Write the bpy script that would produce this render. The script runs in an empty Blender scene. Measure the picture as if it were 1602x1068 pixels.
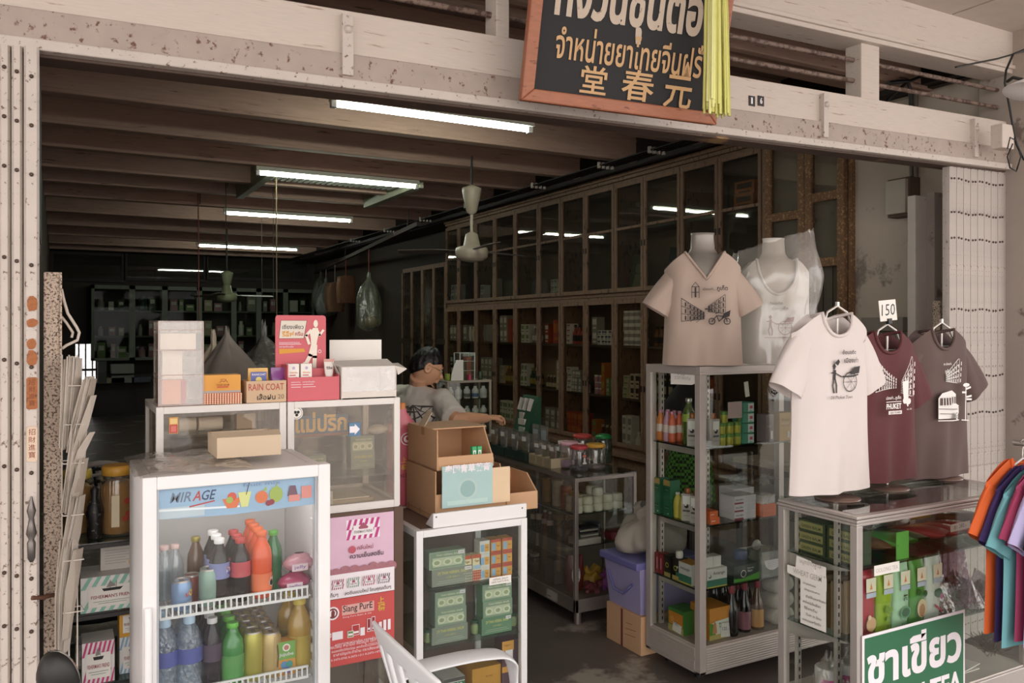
import bpy, math, random
from mathutils import Vector, Matrix
R = random.Random(7)
PI = math.pi
scene = bpy.context.scene
# ------------------------------------------------------------------ camera, sky, exposure
EYE, YAW, FOC = 1.6, math.radians(28.7),1300.0      # eye height (m), yaw to the right of the shop's depth axis, focal length in px of a 1602 px wide frame
cd = bpy.data.cameras.new('camera'); camera = bpy.data.objects.new('camera', cd)
scene.collection.objects.link(camera)
camera.location = (0,0, EYE); camera.rotation_euler = (PI/2,0,-YAW)
cd.sensor_fit = 'HORIZONTAL'; cd.sensor_width = 36; cd.lens = 36*FOC/1602; cd.shift_y = -19/1602
cd.clip_start = .05; cd.clip_end = 200
scene.camera = camera
world = bpy.data.worlds.new('overcast_sky'); scene.world = world; world.use_nodes = True
wn = world.node_tree; bg = wn.nodes['Background']
bg.inputs[0].default_value = (1.0,.955,.93,1); bg.inputs[1].default_value = 1.0
scene.view_settings.view_transform = 'Standard'; scene.view_settings.look = 'None'
scene.view_settings.exposure = 1.7; scene.view_settings.gamma = 1; scene.view_settings.use_curve_mapping = False
scene.cycles.transparent_max_bounces = 40; scene.cycles.max_bounces = 10; scene.cycles.diffuse_bounces = 5
scene.cycles.use_denoising = True; scene.cycles.sample_clamp_indirect = 4
TUBE = 18.0                                           # radiance of the fluorescent tubes


def at(px, py, Y=None, X=None, Z=None, D=None):
    """the point of a real plane (Y=, X=, Z= constant, or D metres ahead) that the photograph shows at pixel (px, py)"""
    t = (px-801)/FOC; u = (515-py)/FOC
    r = Vector((math.sin(YAW)+t*math.cos(YAW), math.cos(YAW)-t*math.sin(YAW), u))
    k = Y/r.y if Y is not None else X/r.x if X is not None else (Z-EYE)/r.z if Z is not None else D
    return Vector((0,0, EYE)) + r*k


# ------------------------------------------------------------------ materials
def lin(h):
    h = h.lstrip('#'); c = [int(h[i:i+2], 16)/255 for i in (0,2,4)]
    return tuple(x/12.92 if x <= .04045 else ((x+.055)/1.055)**2.4 for x in c)


MC = {}


def mat(hexa, rough=.6, metal=0.0, var=.10, scale=14.0, wear=None, wscale=9.0, wthr=.56, bump=0.0, stretch=None, coat=0.0, trans=0.0, alpha=1.0):
    key = (hexa, rough, metal, var, scale, wear, wscale, wthr, bump, stretch, coat, trans, alpha)
    if key in MC: return MC[key]
    m = bpy.data.materials.new('surface_' + hexa.strip('#')); m.use_nodes = True; MC[key] = m
    nt = m.node_tree; N = nt.nodes; L = nt.links; b = N['Principled BSDF']
    b.inputs['Roughness'].default_value = rough; b.inputs['Metallic'].default_value = metal
    b.inputs['Coat Weight'].default_value = coat; b.inputs['Transmission Weight'].default_value = trans; b.inputs['Alpha'].default_value = alpha
    c = lin(hexa); tc = N.new('ShaderNodeTexCoord'); vec = tc.outputs['Object']
    if stretch:
        mp = N.new('ShaderNodeMapping'); mp.inputs['Scale'].default_value = stretch; L.new(vec, mp.inputs[0]); vec = mp.outputs[0]
    nz = N.new('ShaderNodeTexNoise'); nz.inputs['Scale'].default_value = scale; nz.inputs['Detail'].default_value = 3; L.new(vec, nz.inputs['Vector'])
    mx = N.new('ShaderNodeMix'); mx.data_type = 'RGBA'
    mx.inputs[6].default_value = tuple(x*(1-var) for x in c)+(1,); mx.inputs[7].default_value = tuple(min(1, x*(1+var)) for x in c)+(1,)
    L.new(nz.outputs[0], mx.inputs[0]); col = mx.outputs[2]
    if wear:
        n2 = N.new('ShaderNodeTexNoise'); n2.inputs['Scale'].default_value = wscale; n2.inputs['Detail'].default_value = 6; n2.inputs['Roughness'].default_value = .65
        L.new(vec, n2.inputs['Vector'])
        rp = N.new('ShaderNodeMapRange'); rp.inputs[1].default_value = wthr; rp.inputs[2].default_value = wthr+.06; L.new(n2.outputs[0], rp.inputs[0])
        m2 = N.new('ShaderNodeMix'); m2.data_type = 'RGBA'; L.new(rp.outputs[0], m2.inputs[0]); L.new(col, m2.inputs[6]); m2.inputs[7].default_value = lin(wear)+(1,)
        col = m2.outputs[2]
    L.new(col, b.inputs['Base Color'])
    if bump:
        bp = N.new('ShaderNodeBump'); bp.inputs['Strength'].default_value = bump; bp.inputs['Distance'].default_value = .01
        L.new(nz.outputs[0], bp.inputs['Height']); L.new(bp.outputs[0], b.inputs['Normal'])
    return m


def flat(h, rough=.65): return mat(h, rough, var=.03)


def glow(hexa, s):
    key = ('glow', hexa, s)
    if key not in MC:
        m = bpy.data.materials.new('lit_' + hexa.strip('#')); m.use_nodes = True; MC[key] = m
        b = m.node_tree.nodes['Principled BSDF']; b.inputs['Base Color'].default_value = lin(hexa)+(1,)
        b.inputs['Emission Color'].default_value = lin(hexa)+(1,); b.inputs['Emission Strength'].default_value = s
    return MC[key]


def clear(tint='#ffffff', spec=.05, body=0.0, bodycol='#e8e6e2', wob=0.0, wscale=20, rough=.02, gain=.85):
    """a see-through sheet: lets light through (tinted), mirrors more at grazing angles; body is the share of the sheet that is milky"""
    key = ('clear', tint, spec, body, bodycol, wob, wscale, rough, gain)
    if key in MC: return MC[key]
    m = bpy.data.materials.new('clear_' + tint.strip('#')); m.use_nodes = True; MC[key] = m
    nt = m.node_tree; N = nt.nodes; L = nt.links
    for n in list(N):
        if n.type == 'BSDF_PRINCIPLED': N.remove(n)
    out = [n for n in N if n.type == 'OUTPUT_MATERIAL'][0]
    tr = N.new('ShaderNodeBsdfTransparent'); tr.inputs[0].default_value = lin(tint)+(1,)
    gl = N.new('ShaderNodeBsdfGlossy'); gl.inputs['Roughness'].default_value = rough; gl.inputs[0].default_value = (1,1,1,1)
    lw = N.new('ShaderNodeLayerWeight')
    pw = N.new('ShaderNodeMath'); pw.operation = 'POWER'; L.new(lw.outputs['Facing'], pw.inputs[0]); pw.inputs[1].default_value = 4
    ma = N.new('ShaderNodeMath'); ma.operation = 'MULTIPLY_ADD'; ma.use_clamp = True; L.new(pw.outputs[0], ma.inputs[0]); ma.inputs[1].default_value = gain; ma.inputs[2].default_value = spec
    a = tr.outputs[0]
    tc = N.new('ShaderNodeTexCoord'); nz = N.new('ShaderNodeTexNoise'); nz.inputs['Scale'].default_value = wscale; L.new(tc.outputs['Object'], nz.inputs['Vector'])
    if body:
        df = N.new('ShaderNodeBsdfDiffuse'); df.inputs[0].default_value = lin(bodycol)+(1,)
        mb = N.new('ShaderNodeMath'); mb.operation = 'MULTIPLY'; L.new(nz.outputs[0], mb.inputs[0]); mb.inputs[1].default_value = body*2; mb.use_clamp = True
        m1 = N.new('ShaderNodeMixShader'); L.new(mb.outputs[0], m1.inputs[0]); L.new(a, m1.inputs[1]); L.new(df.outputs[0], m1.inputs[2]); a = m1.outputs[0]
    if wob:
        bp = N.new('ShaderNodeBump'); bp.inputs['Strength'].default_value = wob; bp.inputs['Distance'].default_value = .02
        L.new(nz.outputs[0], bp.inputs['Height']); L.new(bp.outputs[0], gl.inputs['Normal'])
    ms = N.new('ShaderNodeMixShader'); L.new(ma.outputs[0], ms.inputs[0]); L.new(a, ms.inputs[1]); L.new(gl.outputs[0], ms.inputs[2])
    L.new(ms.outputs[0], out.inputs[0])
    return m


# ------------------------------------------------------------------ mesh building
TX = {}


def glyphs(body, bold=0.0):
    """flat polygons of a line of lettering (built-in font), in em units: (points, faces, width, y0, y1)"""
    k = (body, bold)
    if k not in TX:
        c = bpy.data.curves.new('lettering', 'FONT'); c.body = body; c.resolution_u = 2; c.offset = bold
        o = bpy.data.objects.new('lettering', c); scene.collection.objects.link(o)
        bpy.context.view_layer.update()
        m = o.evaluated_get(bpy.context.evaluated_depsgraph_get()).to_mesh()
        P = [(v.co.x, v.co.y) for v in m.vertices]; Fs = [tuple(p.vertices) for p in m.polygons]
        bpy.data.objects.remove(o); bpy.data.curves.remove(c)
        xs = [p[0] for p in P] or [0,1]; ys = [p[1] for p in P] or [0,1]
        TX[k] = ([(x-min(xs), y) for x, y in P], Fs, max(xs)-min(xs), min(ys), max(ys))
    return TX[k]


class MB:
    def __init__(s): s.v = []; s.f = []; s.mi = []; s.sm = []; s.mats = []; s.M = Matrix.Identity(4)
    def m(s, mt):
        if mt not in s.mats: s.mats.append(mt)
        return s.mats.index(mt)
    def add(s, pts, faces, mt, smooth=False):
        o = len(s.v); i = s.m(mt)
        for p in pts: s.v.append(s.M @ Vector(p))
        for f in faces: s.f.append([o+k for k in f]); s.mi.append(i); s.sm.append(smooth)
        return s
    def box(s, x0, y0, z0, x1, y1, z1, mt):
        P = [(x, y, z) for z in (z0, z1) for y in (y0, y1) for x in (x0, x1)]
        return s.add(P, [(0,2,3,1),(4,5,7,6),(0,1,5,4),(2,6,7,3),(0,4,6,2),(1,3,7,5)], mt)
    def cbox(s, c, d, mt): return s.box(c[0]-d[0]/2, c[1]-d[1]/2, c[2]-d[2]/2, c[0]+d[0]/2, c[1]+d[1]/2, c[2]+d[2]/2, mt)
    def lathe(s, prof, mt, seg=16, c=(0,0,0), sx=1.0, sy=1.0, cap=True):
        P = []; Fs = []; n = len(prof)
        for r, z in prof:
            for k in range(seg):
                a = 2*PI*k/seg; P.append((c[0]+r*sx*math.cos(a), c[1]+r*sy*math.sin(a), c[2]+z))
        for i in range(n-1):
            for k in range(seg):
                k2 = (k+1) % seg; Fs.append((i*seg+k, i*seg+k2,(i+1)*seg+k2,(i+1)*seg+k))
        s.add(P, Fs, mt, True)
        if cap:
            s.add(P[:seg], [tuple(range(seg-1,-1,-1))], mt); s.add(P[-seg:], [tuple(range(seg))], mt)
        return s
    def cyl(s, c, r, h, mt, seg=16): return s.lathe([(r, 0),(r, h)], mt, seg, c)
    def tube(s, pts, r, mt, seg=6, closed=False, flatz=1.0):
        pts = [Vector(p) for p in pts]; n = len(pts); P = []; Fs = []; prev = None
        for i, p in enumerate(pts):
            a = pts[i-1] if (i or closed) else p; b = pts[(i+1) % n] if (i < n-1 or closed) else p
            d = (b-a).normalized() if (b-a).length > 1e-9 else Vector((0,0,1))
            if prev is None:
                u = d.cross(Vector((0,0,1)));  u = d.cross(Vector((1,0,0))) if u.length < .05 else u
            else: u = prev-d*prev.dot(d)
            u.normalize(); w = d.cross(u); prev = u
            rr = r[i] if isinstance(r, (list, tuple)) else r
            for k in range(seg):
                an = 2*PI*k/seg; P.append(p+u*(rr*math.cos(an))+w*(rr*flatz*math.sin(an)))
        for i in range(n if closed else n-1):
            j = (i+1) % n
            for k in range(seg): k2 = (k+1) % seg; Fs.append((i*seg+k, i*seg+k2, j*seg+k2, j*seg+k))
        s.add(P, Fs, mt, True)
        if not closed: s.add(P[:seg], [tuple(range(seg-1,-1,-1))], mt); s.add(P[-seg:], [tuple(range(seg))], mt)
        return s
    def bar(s, a, b, w, h, mt, up=(0,0,1)):
        a = Vector(a); b = Vector(b); d = (b-a).normalized(); u = d.cross(Vector(up)); u = d.cross(Vector((1,0,0))) if u.length < .01 else u
        u.normalize(); n = u.cross(d); P = []
        for p in (a, b):
            for i, j in ((-1,-1),(1,-1),(1,1),(-1,1)): P.append(p+u*(w/2*i)+n*(h/2*j))
        return s.add(P, [(0,3,2,1),(4,5,6,7),(0,1,5,4),(1,2,6,5),(2,3,7,6),(3,0,4,7)], mt)
    def grid(s, fn, nu, nv, mt, wrap=False, smooth=True):
        P = [fn(i/nu, j/nv) for j in range(nv+1) for i in range(nu+(0 if wrap else 1))]; w = nu if wrap else nu+1; Fs = []
        for j in range(nv):
            for i in range(nu): i2 = (i+1) % w; Fs.append((j*w+i, j*w+i2,(j+1)*w+i2,(j+1)*w+i))
        return s.add(P, Fs, mt, smooth)
    def prism(s, pts, axis, lo, hi, mt):
        """an outline in two axes pushed out along the third: axis 'y' takes (x, z) points, 'x' takes (y, z), 'z' takes (x, y)"""
        n = len(pts); g = {'y': lambda p, t: (p[0], t, p[1]), 'x': lambda p, t: (t, p[0], p[1]), 'z': lambda p, t: (p[0], p[1], t)}[axis]
        P = [g(p, lo) for p in pts]+[g(p, hi) for p in pts]
        return s.add(P, [tuple(range(n)), tuple(range(2*n-1, n-1,-1))]+[(i, i+n, (i+1) % n+n, (i+1) % n) for i in range(n)], mt)
    def paint(s, o, U, V, items, lift=.0006, proj=None):
        """printing laid on a face: o is the face's corner, U to the reader's right, V up; each item sits a hair above the one before"""
        o = Vector(o); U = Vector(U).normalized(); V = Vector(V).normalized(); n = U.cross(V); h = lift
        def g(x, y):
            if proj: return proj(x, y, h)
            return o+U*x+V*y+n*h
        for it in items:
            k = it[0]
            if k == 'r': _, x, y, w, hh, mt = it; s.add([g(x, y), g(x+w, y), g(x+w, y+hh), g(x, y+hh)], [(0,1,2,3)], mt)
            elif k == 'c':
                x, y, r, mt = it[1:5]; ry = it[5] if len(it) > 5 else r
                s.add([g(x+r*math.cos(2*PI*i/16), y+ry*math.sin(2*PI*i/16)) for i in range(16)], [tuple(range(16))], mt)
            elif k == 'p': s.add([g(*p) for p in it[1]], [tuple(range(len(it[1])))], it[2])
            elif k == 'l':
                for (x0, y0),(x1, y1) in zip(it[1], it[1][1:]):
                    d = Vector((x1-x0, y1-y0)); L = d.length
                    if L < 1e-7: continue
                    q = Vector((-d.y, d.x))/L*it[2]/2; e = d/L*it[2]*.3
                    s.add([g(x0-e.x-q.x, y0-e.y-q.y), g(x1+e.x-q.x, y1+e.y-q.y), g(x1+e.x+q.x, y1+e.y+q.y), g(x0-e.x+q.x, y0-e.y+q.y)], [(0,1,2,3)], it[3])
            elif k == 't':                               # ('t', text, x, y, width, height or None, material[, bold, slant])
                body, x, y, w, hh, mt = it[1:7]; bold = it[7] if len(it) > 7 else 0; sl = it[8] if len(it) > 8 else 0
                P, Fs, W, y0, y1 = glyphs(body, bold); kx = w/W; ky = hh/(y1-y0) if hh else kx
                s.add([g(x+a*kx+(b-y0)*ky*sl, y+(b-y0)*ky) for a, b in P], Fs, mt)
            h += lift*.5
        return s
    def mesh(s, name):
        me = bpy.data.meshes.new(name); me.from_pydata([tuple(v) for v in s.v], [], s.f)
        for mt in s.mats: me.materials.append(mt)
        me.polygons.foreach_set('material_index', s.mi); me.polygons.foreach_set('use_smooth', s.sm); me.update()
        return me
    def build(s, name, parent=None, bevel=0, solid=0, sub=0):
        o = bpy.data.objects.new(name, s.mesh(name)); scene.collection.objects.link(o)
        if parent is not None: o.parent = parent
        if solid: md = o.modifiers.new('thickness', 'SOLIDIFY'); md.thickness = solid
        if sub: md = o.modifiers.new('smooth', 'SUBSURF'); md.levels = md.render_levels = sub
        if bevel: md = o.modifiers.new('bevel', 'BEVEL'); md.width = bevel; md.segments = 2; md.limit_method = 'ANGLE'
        return o


def tag(o, label, cat, group=None, kind=None):
    o['label'] = label; o['category'] = cat
    if group: o['group'] = group
    if kind: o['kind'] = kind
    return o


def thing(name, label, cat, loc=(0,0,0), rz=0.0, group=None):
    o = bpy.data.objects.new(name, None); scene.collection.objects.link(o); o.empty_display_size = .05
    o.location = loc; o.rotation_euler = (0,0, rz)
    return tag(o, label, cat, group)


def put(o, loc, rz=0.0):
    o.location = loc; o.rotation_euler = (0,0, rz); return o


def struct(mb, name, bevel=0):
    o = mb.build(name, bevel=bevel); o['kind'] = 'structure'; return o


KIDS = {}


def dup(src, loc, rz, label, group=None):
    c = src.copy(); scene.collection.objects.link(c); c.location = loc; c.rotation_euler = (0,0, rz); c['label'] = label
    if group: c['group'] = group
    if src.name not in KIDS: KIDS[src.name] = [(k, list(k.children)) for k in src.children]
    for k, gk in KIDS[src.name]:
        d = k.copy(); scene.collection.objects.link(d); d.parent = c
        for g in gk: e = g.copy(); scene.collection.objects.link(e); e.parent = d
    return c


ORD = ['first', 'second', 'third', 'fourth', 'fifth', 'sixth', 'seventh', 'eighth', 'ninth', 'tenth', 'eleventh', 'twelfth', 'thirteenth', 'fourteenth']
UP, RT, FACE = (0,0,1),(1,0,0),(0,-1,0)
SIDE = (0,-1,0)                                     # reading direction on a face that looks to -X
# shared surfaces
CREAM = mat('#ccbfb4', .7, wear='#a08776', wscale=5, wthr=.62, stretch=(1,6,14))
STEEL = mat('#aa9b91', .6, var=.14, wear='#694838', wscale=42, wthr=.585)
STEEL2 = mat('#c6bbb2', .55, wear='#6f5546', wscale=55, wthr=.60)
SLATM = mat('#b3a8a0', .55, var=.14, wear='#6a5042', wscale=60, wthr=.605)
JOIST = mat('#ab8d7e', .75, var=.22, scale=5, wear='#5d4a41', wscale=4, wthr=.62, stretch=(1,8,12))
CEIL = mat('#87726a', .8, var=.2, scale=6)
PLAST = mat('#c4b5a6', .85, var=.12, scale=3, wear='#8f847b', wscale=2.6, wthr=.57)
OLDWOOD = mat('#84664f', .65, var=.25, scale=7, wear='#4e3a2c', wscale=11, wthr=.57, stretch=(3,3,1))
DARKWOOD = mat('#2b2320', .7, var=.2)
RAWWOOD = mat('#8a5a40', .55, var=.3, scale=6, wear='#5e3a2a', wscale=7, wthr=.58, stretch=(2,8,8))
ALU = mat('#b4aba4', .35, metal=.75, var=.08, scale=4, stretch=(20,20,1))
ALUD = mat('#8d837c', .4, metal=.7, var=.1)
WHITE = mat('#e6e3e2', .4, var=.03)
WFRAME = mat('#dcd6d0', .5, var=.06, wear='#a0958c', wscale=14, wthr=.7)
PAPER = mat('#e9e4dc', .8, var=.04)
CARD = mat('#c69d78', .8, var=.08, scale=5)
CARD2 = mat('#c9b49a', .8, var=.07, scale=5)
BLACK = mat('#161413', .5, var=.1)
INK = flat('#231f1e')
GLASS = clear('#f4f7f5', .035, gain=.6)
PANE = clear('#dfe0dc', .04, body=.015, gain=.4, wob=.03, wscale=3)
DUSTY = clear('#eeeae4', .05, body=.10, bodycol='#d8cfc6', gain=.7)
FILM = clear('#f2f0ec', .10, body=.16, bodycol='#e9e4de', wob=.8, wscale=26, rough=.12, gain=.6)
STRING = mat('#6f5a52', .8)
# ------------------------------------------------------------------ the setting
FY = 2.6                                             # plane of the shop front
LX, RX, BY = -.12,4.45,17.5                        # left wall, face of the right-hand cabinets, back wall
b = MB(); b.box(-9,-1.3,-.1,12,19.8,0, mat('#5a504a', .45, var=.35, scale=1.6, wear='#9a8f84', wscale=1.5, wthr=.55)); struct(b, 'floor')
b = MB(); b.box(-14,-14,-.28,16,-1.3,-.18, mat('#b5aea8', .9)); struct(b, 'street')
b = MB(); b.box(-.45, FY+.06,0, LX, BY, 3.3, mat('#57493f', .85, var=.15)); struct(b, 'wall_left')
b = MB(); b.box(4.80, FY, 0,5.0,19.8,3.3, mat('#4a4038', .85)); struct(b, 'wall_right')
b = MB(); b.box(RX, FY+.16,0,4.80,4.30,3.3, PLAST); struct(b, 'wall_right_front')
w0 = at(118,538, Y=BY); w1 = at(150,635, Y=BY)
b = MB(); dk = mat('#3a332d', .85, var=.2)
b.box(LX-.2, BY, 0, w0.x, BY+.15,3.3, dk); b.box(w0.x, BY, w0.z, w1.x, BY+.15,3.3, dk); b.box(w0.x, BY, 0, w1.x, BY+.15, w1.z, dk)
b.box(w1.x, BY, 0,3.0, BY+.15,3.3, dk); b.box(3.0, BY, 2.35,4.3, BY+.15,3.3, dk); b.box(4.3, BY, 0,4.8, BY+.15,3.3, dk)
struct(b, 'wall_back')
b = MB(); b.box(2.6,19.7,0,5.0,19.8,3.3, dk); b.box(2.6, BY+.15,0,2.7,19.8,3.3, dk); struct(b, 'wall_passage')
b = MB()
for i in range(3): b.box(w0.x+(w1.x-w0.x)*(i+.5)/3-.012, BY+.03, w1.z, w0.x+(w1.x-w0.x)*(i+.5)/3+.012, BY+.06, w0.z, BLACK)
zc = (w0.z+w1.z)/2+.1; b.box(w0.x, BY+.02, zc-.02, w1.x, BY+.06, zc+.02, BLACK)
b.box(w0.x, BY+.10, w1.z, w1.x, BY+.105, w0.z, clear('#ffffff', .03, body=.4, bodycol='#f4f4f6')); struct(b, 'window_1')
# dark glazed transom over the back wall cabinets
for i, (a, c) in enumerate(((84,190),(199,318),(326,480))):
    p = at(a, 397, Y=BY-.03); q = at(c, 437, Y=BY-.03); b = MB()
    for x0, z0, x1, z1 in ((p.x, q.z-.06, q.x, q.z),(p.x, p.z, q.x, p.z+.06),(p.x-.06, q.z-.06, p.x, p.z+.06),(q.x, q.z-.06, q.x+.06, p.z+.06)): b.box(x0, BY-.07, z0, x1, BY-.005, z1, DARKWOOD)
    b.box(p.x, BY-.04, q.z, q.x, BY-.035, p.z, PANE); struct(b, 'window_%d' % (i+2))
# ceiling boards over joists
b = MB()
for i in range(62): b.box(LX-.2+i*.085, FY+.1,3.30, LX-.2+i*.085+.081,19.8,3.34, CEIL)
b.box(LX-.3, FY+.1,3.34,5.0,19.8,3.42, DARKWOOD); struct(b, 'ceiling')
JY = [3.3,4.1,4.9,5.72,6.59,7.42,8.36,9.16,10.15,11.47,12.94,14.3,15.7,16.8]
for i, y in enumerate(JY):
    b = MB(); b.box(LX-.05, y, 3.03,4.42, y+.09,3.30, JOIST); b.box(LX-.05, y-.012,3.03,4.42, y, 3.055, JOIST); b.box(LX-.05, y-.008,3.20,4.42, y, 3.215, JOIST)
    struct(b, 'trim_%d' % (i+1), bevel=.006)
b = MB(); b.box(4.34, FY+.1,3.0,4.40,17.4,3.3, DARKWOOD); b.box(4.40, FY+.1,2.99,4.8,17.4,3.3, DARKWOOD); struct(b, 'trim_30')
# arcade ceiling outside with its beams and boards
WC = mat('#c9bdb3', .75, wear='#94816f', wscale=7, wthr=.68)
b = MB()
for i in range(22): b.box(-6+i*.66,-1.2,3.16,-6+i*.66+.645, FY-.02,3.19, WC)
b.box(-6,-1.3,3.19,9, FY, 3.25, DARKWOOD); struct(b, 'ceiling_arcade')
b = MB(); b.box(-6,-1.3,3.16,9,-1.15,5.5, WC); struct(b, 'wall_street')


def facade(z0l, z0r, z1l, z1r, y0, y1, mt, xa=-.35, xb=4.40, name='trim_40', bev=.004):
    """a member of the shop front that climbs gently to the right, as the old front does"""
    b = MB(); P = [(xa, y0, z0l),(xb, y0, z0r),(xb, y0, z1r),(xa, y0, z1l),(xa, y1, z0l),(xb, y1, z0r),(xb, y1, z1r),(xa, y1, z1l)]
    b.add(P, [(0,1,2,3),(7,6,5,4),(0,4,5,1),(3,2,6,7),(0,3,7,4),(1,5,6,2)], mt)
    return struct(b, name, bev)


facade(2.458,2.553,2.60,2.697, FY-.005, FY+.10, CREAM, name='trim_41')          # cream beam
facade(2.372,2.467,2.458,2.553, FY-.02, FY+.06, STEEL, name='trim_42')          # rusty steel track
facade(2.343,2.438,2.374,2.469, FY-.035, FY+.07, STEEL2, name='trim_43')        # its rolled lower edge
facade(2.334,2.429,2.345,2.440, FY+.0, FY+.09, mat('#4f3d33', .7, wear='#9a7a52', wscale=3, wthr=.6), name='trim_44')
facade(2.885,2.945,3.17,3.17, FY-.03, FY+.12, CREAM, xa=.6, xb=4.45, name='trim_45')   # upper beam
facade(2.905,2.965,2.925,2.985, FY-.045, FY, CREAM, xa=.6, xb=4.45, name='trim_46')
facade(3.17,3.17,3.6,3.6, FY, FY+.1, CREAM, xa=-6, xb=9, name='wall_front_upper')
facade(2.60,2.64,3.17,3.17, FY+.02, FY+.10, CREAM, xa=-.5, xb=.45, name='trim_50')
fz = lambda x, z0, z1: z0+(z1-z0)*(x+.35)/4.75
# posts of the transom and straps on the beam
for i, (p0, p1) in enumerate(((769,797),(1343,1376))):
    a = at(p0,100, Y=FY); c = at(p1,100, Y=FY); b = MB(); b.box(a.x+.02, FY+.0, fz(a.x, 2.598,2.695), c.x, FY+.09,2.93, CREAM); struct(b, 'trim_%d' % (47+i),.004)
for p0, w in ((540,.036),(1284,.03),(1519,.03)):
    a = at(p0,100, Y=FY); zt = fz(a.x, 2.60,2.697); b = MB()
    b.box(a.x-w/2, FY-.032, zt-.215, a.x+w/2, FY-.004, zt-.02, STEEL2)
    o = b.build('iron_strap', bevel=.002)
    b2 = MB(); b2.M = Matrix.Translation((a.x, FY-.034, zt-.07)) @ Matrix.Rotation(PI/2,4, 'X'); b2.lathe([(.013,-.003),(.013,.004),(.004,.008)], STEEL2,10); b2.build('bolt', o)
    tag(o, {540: 'flat iron strap bolted across the beam at the left of the dark signboard', 1284: 'narrow iron strap on the beam right of the house number', 1519: 'narrow iron strap on the beam near the right-hand pillar'}[p0], 'strap', 'iron straps on the front beam')
for k, (ya, yb) in enumerate(((98,141),(130,168))):
    b = MB(); a = at(1355, ya, Y=FY+.045); c = at(1560, yb, Y=FY+.045); b.tube([(.45, FY+.045, a.z-.06), a, c], .011, mat('#7d695e', .7, wear='#4f3a30', wscale=40, wthr=.5),8)
    tag(b.build('iron_bar'),('upper' if k == 0 else 'lower')+' rusty iron bar of the open transom above the shop front', 'bar', 'iron bars of the transom')
# front walls beside the opening, and pillars
b = MB(); b.box(-5, FY-.02,0,-.36, FY+.25,3.2, mat('#b9aca2', .8, wear='#7a665a', wscale=4, wthr=.6)); struct(b, 'wall_front_left')
PIL = mat('#a99c92', .85, var=.15, scale=4, wear='#766a62', wscale=5, wthr=.6)
b = MB(); b.box(4.41, FY-.12,0,7.5, FY+.16,3.2, PIL); b.box(4.52, FY-.2,0,4.9, FY+.1,3.2, PIL); struct(b, 'wall_front_pillar', .01)
# inner ceiling edge seen through the transom
b = MB(); b.box(-.3,2.78,3.0,4.45,2.84,3.3, JOIST); b.box(-.3,3.05,2.98,4.45,3.1,3.3, JOIST); struct(b, 'trim_31', .006)


# ------------------------------------------------------------------ folding gates
def slat_mb(w, h, pts, z0=0.03, bolts=True):
    b = MB(); P = [(-w/2,.0),(-w/2+.006,-.012),(w/2-.006,-.012),(w/2,0),(w/2,.012),(-w/2,.012)]
    b.prism(P, 'z', z0, h, STEEL2)
    return b


BOLT = mat('#5a4a42', .5, metal=.5)
g = thing('folding_gate', 'rust flecked cream steel gate folded against the left end of the shop front', 'gate', (0, FY, 0))
xs = [at(p, 500, Y=FY).x for p in (-22,-2,18,37,63)]
for i in range(4):
    x0, x1 = xs[i], xs[i+1];     b = slat_mb(x1-x0-.003, fz(x0,2.345,2.44), None); bb = b
    for z in (2.30,2.17,2.04,1.80,1.53,1.25,.97,.83,.60,.3):
        bb.M = Matrix.Translation((0,-.013, z-.01*i)) @ Matrix.Rotation(PI/2,4, 'X'); bb.lathe([(.0055,0),(.0055,.003),(.002,.005)], BOLT, 8)
    o = b.build('gate_slat', g); o.location = ((x0+x1)/2,-.02-.008*i, 0)
xh = (xs[3]+xs[4])/2
b = MB(); b.M = Matrix.Translation((xh, FY-.062, at(50,870, Y=FY).z))
hz = at(50,770, Y=FY).z-at(50,870, Y=FY).z
b.lathe([(.004,0),(.009,.01*hz/.17),(.010,.05*hz/.17),(.006,.06),(.013,.075),(.008,.1),(.006,.115),(.011,.135),(.006,.155),(.002, hz)], mat('#6f6965', .35, metal=.8),10)
b.cbox((0,.012,.03),(.012,.03,.012), BOLT); b.cbox((0,.012,.14),(.012,.03,.012), BOLT)
o = b.build('gate_handle', g); o.matrix_parent_inverse = Matrix.Translation((0,-FY, 0))
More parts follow.
